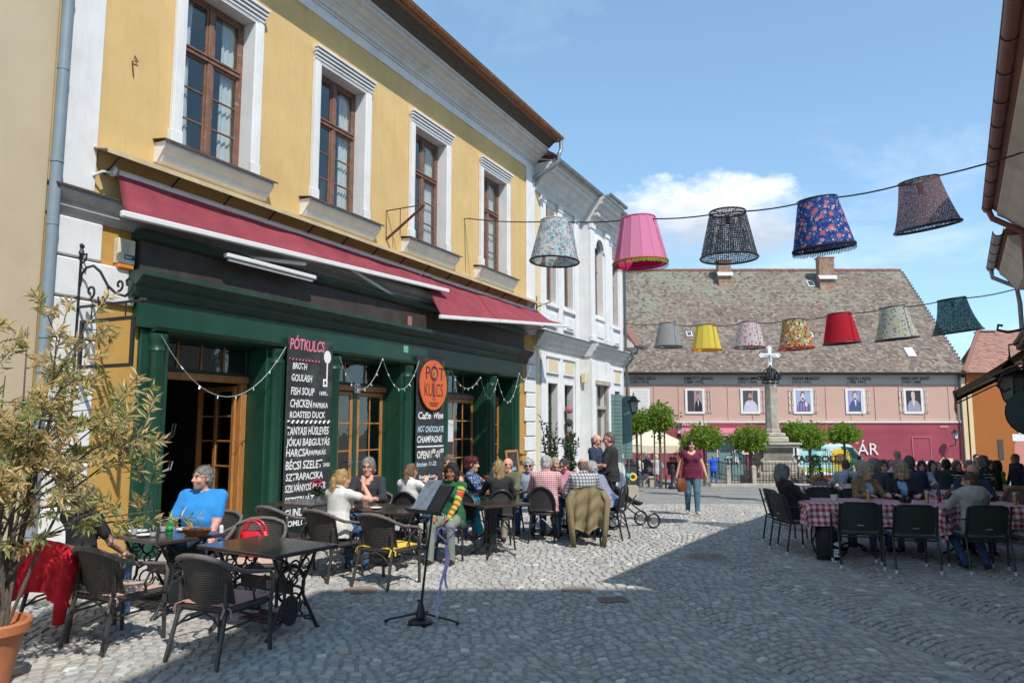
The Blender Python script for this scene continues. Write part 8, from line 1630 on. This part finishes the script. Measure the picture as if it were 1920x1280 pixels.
jacket('red jacket hung over the wicker chair at the left edge',-4.02,6.98,10,redc,.46,.27,.85,-.36)
jacket('khaki jacket hung over a black bistro chair, nearly touching the ground',1.15,12.02,-4,khaki,.66,.25,.90,-.30,seed=5)
jacket('dark red jacket over a chair at the far gingham tables',7.05,14.75,10,mat('crimson jacket cloth',(.30,.01,.035),.85),.3,.3,.9,-.3,False)
jacket('bright aqua cloth hanging from the chair beside the striped sweater',-.58,11.35,30,aqua,.5,.14,.8,0,False,'shawl')
def handbag(lab,x,y,z,rz,w,h,d,m,strap,nm='handbag'):
 t=thing(nm,lab,'handbag',(x,y,z),R_(rz));MB().sheet(lambda u,v:(w/2*math.cos(u*6.2832)*(1-.35*v*v)*(1-.45*(1-v)**4),d/2*math.sin(u*6.2832)*(1-.75*v**2)*(1-.3*(1-v)**4),h*v),24,8).prism([(w*.275*math.cos(a),d*.35*math.sin(a))for a in np.linspace(0,6.2832,25)[:-1]],-.004,.0).build('body',m,t,smooth=50)
 for s in strap:MB().tube(s,.011,6).build('handle',m,t,smooth='all')
 MB().tube([(-w*.3,0,h),(w*.3,0,h)],.008,5).build('zip',M_['iron'],t)
arc=lambda w,z,h,y:[(w*math.cos(a),y,z+h*math.sin(a))for a in np.linspace(0,math.pi,11)]
handbag('shiny red handbag standing on a wicker chair behind the glossy table',-2.72,8.0,.485,-5,.42,.26,.2,mat('red patent leather',(.62,.012,.03),.25,.06,6,spec=.6),[arc(.12,.20,.17,-.05),arc(.12,.2,.17,.05)])
handbag('brown leather handbag carried by the walking woman',3.84,17.05,.36,20,.30,.30,.16,mat('tan leather',(.16,.05,.02),.4,.25,8),[[(0,0,.28),(.06,.03,.6),(.12,.1,1.02)]])
def music_stand():
 t=thing('music_stand','black music stand with a menu card standing alone on the cobbles','music stand',(-.86,7.23,0));K=M_['blackplastic'];MB().lathe([(.115,.0),(.12,.02),(.10,.035),(.02,.05)],n=20).build('base',K,t)
 MB().lathe([(.05,.06),(.045,.10),(.022,.19),(.02,.2)],n=12).build('hub',K,t)
 for (x,y)in ((-.33,.02),(.35,-.06),(.02,.34)):MB().tube([(0,0,.10),(x*.9,y*.9,.035),(x,y,.02)],.011,6).lathe([(.0,0),(.016,.005),(.016,.03),(0,.036)],(x,y,0),8).build('leg',K,t)
 MB().tube([(0,0,.15),(.05,0,.62),(.115,0,1.16)],[.013,.011,.010],8).build('pole',K,t);MB().tube([(.02,0,.2),(-.03,0,.21)],.012,6).build('knob',K,t)
 T=Matrix.Translation((.10,0,1.15))@Matrix.Rotation(R_(-42),4,'Z')@Matrix.Rotation(R_(-38),4,'X');d=MB().cbox(-.21,-.006,-.15,.21,.006,.16,.004,T=T).cbox(-.25,-.055,-.168,.25,.006,-.156,.003,T=T).build('desk',K,t)
 MB().cbox(-.205,-.012,-.15,.01,-.008,.205,.001,T=T).build('menu_page',mat('printed menu page',(.58,.58,.57),.6,.25,22,col2=(.36,.30,.28),f2=(.55,.66),s2=12),d);MB().cbox(.03,-.013,-.14,.20,-.008,.15,.001,T=T).build('folder',mat('dark glossy folder',(.03,.03,.035),.2,.3,10),d)
 pv=mat('lilac ribbon',(.46,.38,.62),.8,.2,20,.3,80);t=thing('ribbon_heart','lilac wicker heart with ribbons hanging from the music stand','decoration',(-.62,7.12,.84));hp=[(.0085*(16*math.sin(a)**3)*.55,0,.0085*(13*math.cos(a)-5*math.cos(2*a)-2*math.cos(3*a)-math.cos(4*a))*.55)for a in np.linspace(0,6.2832,29)[:-1]];MB().tube(hp,.010,6,closed=True).build('wreath',pv,t,smooth='all')
 MB().tube([(0,0,.03),(-.02,.02,.18),(-.10,.06,.28)],.004,4).build('string',pv,t)
 for (dx,l)in ((-.04,.52),(.02,.40),(-.07,.66)):MB().sheet(lambda u,v:(dx*v+(u-.5)*.022+.02*math.sin(v*6),.01*math.sin(v*9),-.1-l*v),1,12,th=.001).build('ribbon',pv,t)
music_stand()
def pram():
 t=thing('pram','black pushchair with a yellow toy behind the man in the fine blue check','pram',(2.12,14.1,G0(14.1)),R_(-70));K=M_['blackplastic']
 for x in (-.24,.24):
  MB().tube([(x,-.55,1.02),(x,-.35,.78),(x,.05,.42),(x,.45,.14)],.014,6).build('frame',K,t);MB().tube([(x,-.40,.14),(x,-.1,.40),(x,.1,.62)],.013,6).build('frame',K,t)
  for y in (-.40,.45):w=MB().tube([(x,y+.125*math.cos(a),.14+.125*math.sin(a))for a in np.linspace(0,6.2832,19)[:-1]],.02,6,closed=True).build('wheel',K,t,smooth='all');MB().tube([(x-.02,y,.14),(x+.02,y,.14)],.07,10).build('rim',M_['steel'],w)
 MB().tube([(-.24,-.55,1.02),(.24,-.55,1.02)],.016,6).build('handle',K,t);MB().sheet(lambda u,v:(-.22+.44*u,-.30+.55*v,.80-.42*v+.25*max(0,v-.6)-.05*math.sin(math.pi*u)),8,10,th=.03).build('seat',M_['black_cloth'],t,smooth='all');MB().sheet(lambda u,v:(-.24+.48*u,-.36+.34*math.cos(v*1.9+1.3),.72+.34*math.sin(v*1.9+1.2)),6,8,th=.012).build('hood',M_['black_cloth'],t,smooth='all')
 o=thing('toy_ring','yellow and blue soft toy ring hung on the pushchair','toy',(2.28,14.2,.92+G0(14)));MB().tube([(.06*math.cos(a),0,.06*math.sin(a))for a in np.linspace(0,6.2832,13)[:-1]],.024,7,closed=True).build('ring',mat('yellow plush',(.75,.55,.06),.9),o,smooth='all');MB().lathe([(0,-.06),(.05,-.03),(.05,.03),(0,.06)],(-.1,-.03,.02),10).build('ball',mat('blue plush',(.1,.4,.5),.9),o,smooth='all')
pram()
def backpack():
 t=thing('backpack','black backpack with white FILA lettering leaning by the black coat','backpack',(4.42,10.62,0),R_(-8));K=mat('black nylon',(.014,.014,.016),.6,.2,10,.15,60);MB().sheet(lambda u,v:(.16*math.cos(u*6.2832)*(1-.5*v**4),.11*math.sin(u*6.2832)*(1-.6*v**4),.46*v),28,10).prism([(.16*math.cos(a),.11*math.sin(a))for a in np.linspace(0,6.28,29)[:-1]],-.003,0).lathe([(.08,.455),(0,.475)],n=12).build('body',K,t,smooth=60)
 MB().cbox(-.12,-.15,.03,.12,-.07,.24,.03).build('pocket',K,t);MB().tube(arc(.04,.45,.06,0),.009,5).build('handle',K,t);MB().tube([(-.1,.08,.42),(-.2,.06,.2),(-.13,.05,.03)],.014,5).build('strap',K,t);text('lettering','FILA',M_['chalk'],t,(.115,-.155,.05),(R_(90),R_(-90),0),size=.115,bold=.005,th=.001)
backpack()
# ---- on the tables
def beer(lab,x,y,z):t=thing('beer_glass',lab,'glass',(x,y,z),0,'beer glasses on the gingham tables');MB().lathe([(.026,.008),(.029,.14),(.029,.141)],n=14).build('beer',M_['beer'],t);MB().lathe([(.029,.142),(.031,.165),(0,.168)],n=14).build('foam',M_['foam'],t);MB().lathe([(.03,0),(.03,.006),(.028,.01),(.034,.19),(.032,.19),(.027,.012),(0,.010)],n=16).build('glass',M_['glass'],t,smooth=40)
def tumbler(lab,x,y,z,h=.10,r=.033,grp='drinking glasses'):t=thing('drinking_glass',lab,'glass',(x,y,z),0,grp);MB().lathe([(r*.85,0),(r,h),(r-.002,h),(r*.83,.006),(0,.006)],n=16).build('glass',M_['glass'],t,smooth=40);MB().lathe([(r*.82,.007),(r*.9,h*.5),(0,h*.5)],n=14).build('drink',mat('water',(.6,.66,.66),.05,spec=.6),t)
def bottle(lab,x,y,z,m,cap,lbl):t=thing('bottle',lab,'bottle',(x,y,z));MB().lathe([(.029,0),(.031,.01),(.031,.10),(.026,.13),(.013,.17),(.012,.21),(0,.21)],n=16).build('body',m,t,smooth=40);MB().lathe([(.014,.21),(.014,.225),(0,.226)],n=12).build('cap',cap,t);MB().lathe([(.0318,.035),(.0318,.085)],n=16).build('label',lbl,t,smooth='all')
def plate(lab,x,y,z,r=.12,food=None):t=thing('plate',lab,'plate',(x,y,z),0,'plates on the laid table');MB().lathe([(.55*r,0),(.6*r,.004),(r,.016),(r,.02),(.6*r,.010),(0,.009)],n=24).build('dish',M_['porcelain'],t,smooth=40);food and MB().lathe([(.5*r,.01),(.42*r,.03),(.2*r,.04),(0,.04)],n=9).build('food',food,t)
def blooms(lab,x,y,z,cols,n=9,s=.045,h=.14,pot='terracotta'):
 t=thing('flower_pot',lab,'flowers',(x,y,z),0,'table flowers');MB().lathe([(.04,0),(.055,.085),(.06,.09),(.05,.09),(0,.08)],n=14).build('pot',M_[pot],t);r=np.random.RandomState(n);me=leaf_cloud(60,lambda g:((g.normal(0,.03),g.normal(0,.03),.09+abs(g.normal(0,.04))),(g.normal(),g.normal(),.5)),.07,r,.0,aspect=.5);me.materials.append(M_['leaf_laurel']);obj('foliage',me,t)
 for k in range(n):
  a,q=r.uniform(0,6.28),r.uniform(.0,.08);c=(q*math.cos(a),q*math.sin(a),.10+h*r.uniform(.5,1));b=MB()
  for j in range(6):u=j*1.05;b.lathe([(0,-.004),(s*.45,0),(0,.006)],(c[0]+s*.45*math.cos(u),c[1]+s*.45*math.sin(u),c[2]),6)
  b.build('bloom',mat('petal %.2f %.2f'%cols[k%len(cols)][:2],cols[k%len(cols)],.7),t);MB().tube([(0,0,.08),c],.003,4).build('flower_stem',M_['leaf_laurel'],t)
zA=TB+.002;fd=mat('stew',(.35,.14,.04),.6,.4,30)
bottle('green glass bottle on the laid table before the man in blue',-3.46,7.66,zA,M_['greenglass'],M_['greenglass'],mat('green label',(.03,.3,.08),.5));plate('white plate of food in front of the man in blue',-3.40,7.98,zA,.13,fd);plate('white plate at the left end of the laid table',-3.88,7.80,zA,.12);plate('small white saucer beside the green bottle',-3.66,7.55,zA,.075);tumbler('stemless glass at the left end of the laid table',-3.80,7.62,zA,.13,.034);tumbler('low glass next to the green bottle',-3.56,7.52,zA,.085);tumbler('glass behind the green bottle',-3.62,7.86,zA,.11)
t=thing('bread_basket','orange wicker bread basket on the laid table','basket',(-3.17,7.62,zA),R_(-25));MB().lathe([(.09,0),(.10,.006),(.125,.06),(.135,.066),(.12,.066),(.09,.012),(0,.010)],n=26,sx=1.35,sy=.8).build('bowl',M_['basket'],t,smooth=50);MB().cbox(-.07,-.04,.05,.07,.03,.068,.006).build('wallet',M_['blackplastic'],t)
t=thing('cruet_set','clear salt and pepper set beside the bread basket','cruet',(-3.02,7.80,zA));[MB().lathe([(.02,0),(.022,.06),(.012,.075),(0,.08)],(dx,0,0),10).build('shaker',M_['glass']if dx<0 else M_['porcelain'],t)for dx in (-.028,.028)];MB().tube([(0,0,.0),(0,0,.11)],.004,5).build('holder',M_['steel'],t)
t=thing('latte_glass','tall latte glass with a handle before the man in the charcoal shirt','glass',(-1.98,10.12,zA));MB().lathe([(.028,.01),(.034,.10),(.034,.14),(0,.142)],n=14).build('coffee',mat('latte',(.42,.27,.15),.5,.3,18),t);MB().lathe([(.03,0),(.031,.008),(.038,.155),(.036,.155),(.029,.012),(0,.01)],n=16).build('glass',M_['glass'],t);MB().tube([(.037,0,.12),(.065,0,.11),(.062,0,.05),(.034,0,.045)],.006,6).build('handle',M_['glass'],t)
plate('white saucer under the latte glass end of the table',-1.80,10.0,zA,.08)
pedestal_table('small table under the red potted flower by the menu chalkboard',-2.98,10.95,-27,.8,.7);blooms('pot of magenta flowers in front of the menu chalkboard',-2.80,10.88,G0(10.9)+zA,[(.62,.015,.11)],7,.07,.22,'zinc');blooms('small pot of red flowers between the burgundy-haired and the blonde woman',-.42,12.5,G0(12.5)+zA,[(.6,.03,.02)],6,.06,.16)
for k,(x,y)in enumerate(((5.13,10.85),(5.82,10.58),(6.22,10.62),(6.92,10.38))):beer(['tall beer glass before the woman in the camel jacket','tall beer glass before the blonde woman in the blue shirt','half-full beer glass left of the boy in the hoodie','beer glass at the right edge of the picture'][k],x,y,zA+.012)
tumbler('small glass between the tall beer and the cola bottle',5.96,10.60,zA+.012,.085);bottle('small cola bottle with a red label on the front gingham table',6.10,10.78,zA+.012,mat('cola',(.03,.008,.006),.08,spec=.6),mat('red cap',(.5,.02,.02),.4),mat('red label',(.55,.02,.03),.4))
t=thing('camera','black camera lying on the front gingham table','camera',(5.55,10.66,zA+.012),R_(15));MB().cbox(-.07,-.03,0,.07,.03,.085,.012).build('body',M_['blackplastic'],t);MB().lathe([(.035,0),(.035,.06),(.03,.065),(0,.06)],n=14,T=Matrix.Translation((0,-.03,.042))@Matrix.Rotation(R_(90),4,'X')).build('lens',M_['blackplastic'],t);MB().cbox(-.025,-.02,.085,.025,.02,.105,.006).build('viewfinder',M_['blackplastic'],t)
wp_=[(.62,.42,.46),(.6,.58,.56)]
for k,(x,y,l)in enumerate(((4.72,11.05,'pink and white table flowers before the camel jacket'),(7.25,12.2,'tall white table flowers right of the boy in the hoodie'),(7.95,12.5,'pink table flowers at the right-hand gingham table'),(6.05,13.5,'pink table flowers beside the small conical shrub'),(8.9,13.9,'pale table flowers near the green boards'))):blooms(l,x,y,G0(y)+zA,wp_,7+k,.04,.2,'porcelain')
t=thing('menu_card','lime green menu card standing on a far gingham table','menu',(7.85,14.7,G0(14.7)+zA),R_(10));MB().cbox(-.21,-.006,0,.21,.006,.26,.003).build('cover',mat('lime card',(.42,.62,.04),.5),t);MB().cbox(-.21,.03,0,.21,.04,.26,.003).build('back_cover',mat('lime card',(.42,.62,.04)),t)
t=thing('napkin_box','pink paper napkin box on the right-hand gingham table','box',(7.62,12.15,G0(12.15)+zA));MB().cbox(-.07,-.05,0,.07,.05,.13,.008).build('carton',mat('pink card',(.62,.30,.32),.7),t);MB().cbox(-.04,-.03,.13,.04,.03,.16,.01).build('napkins',M_['porcelain'],t)
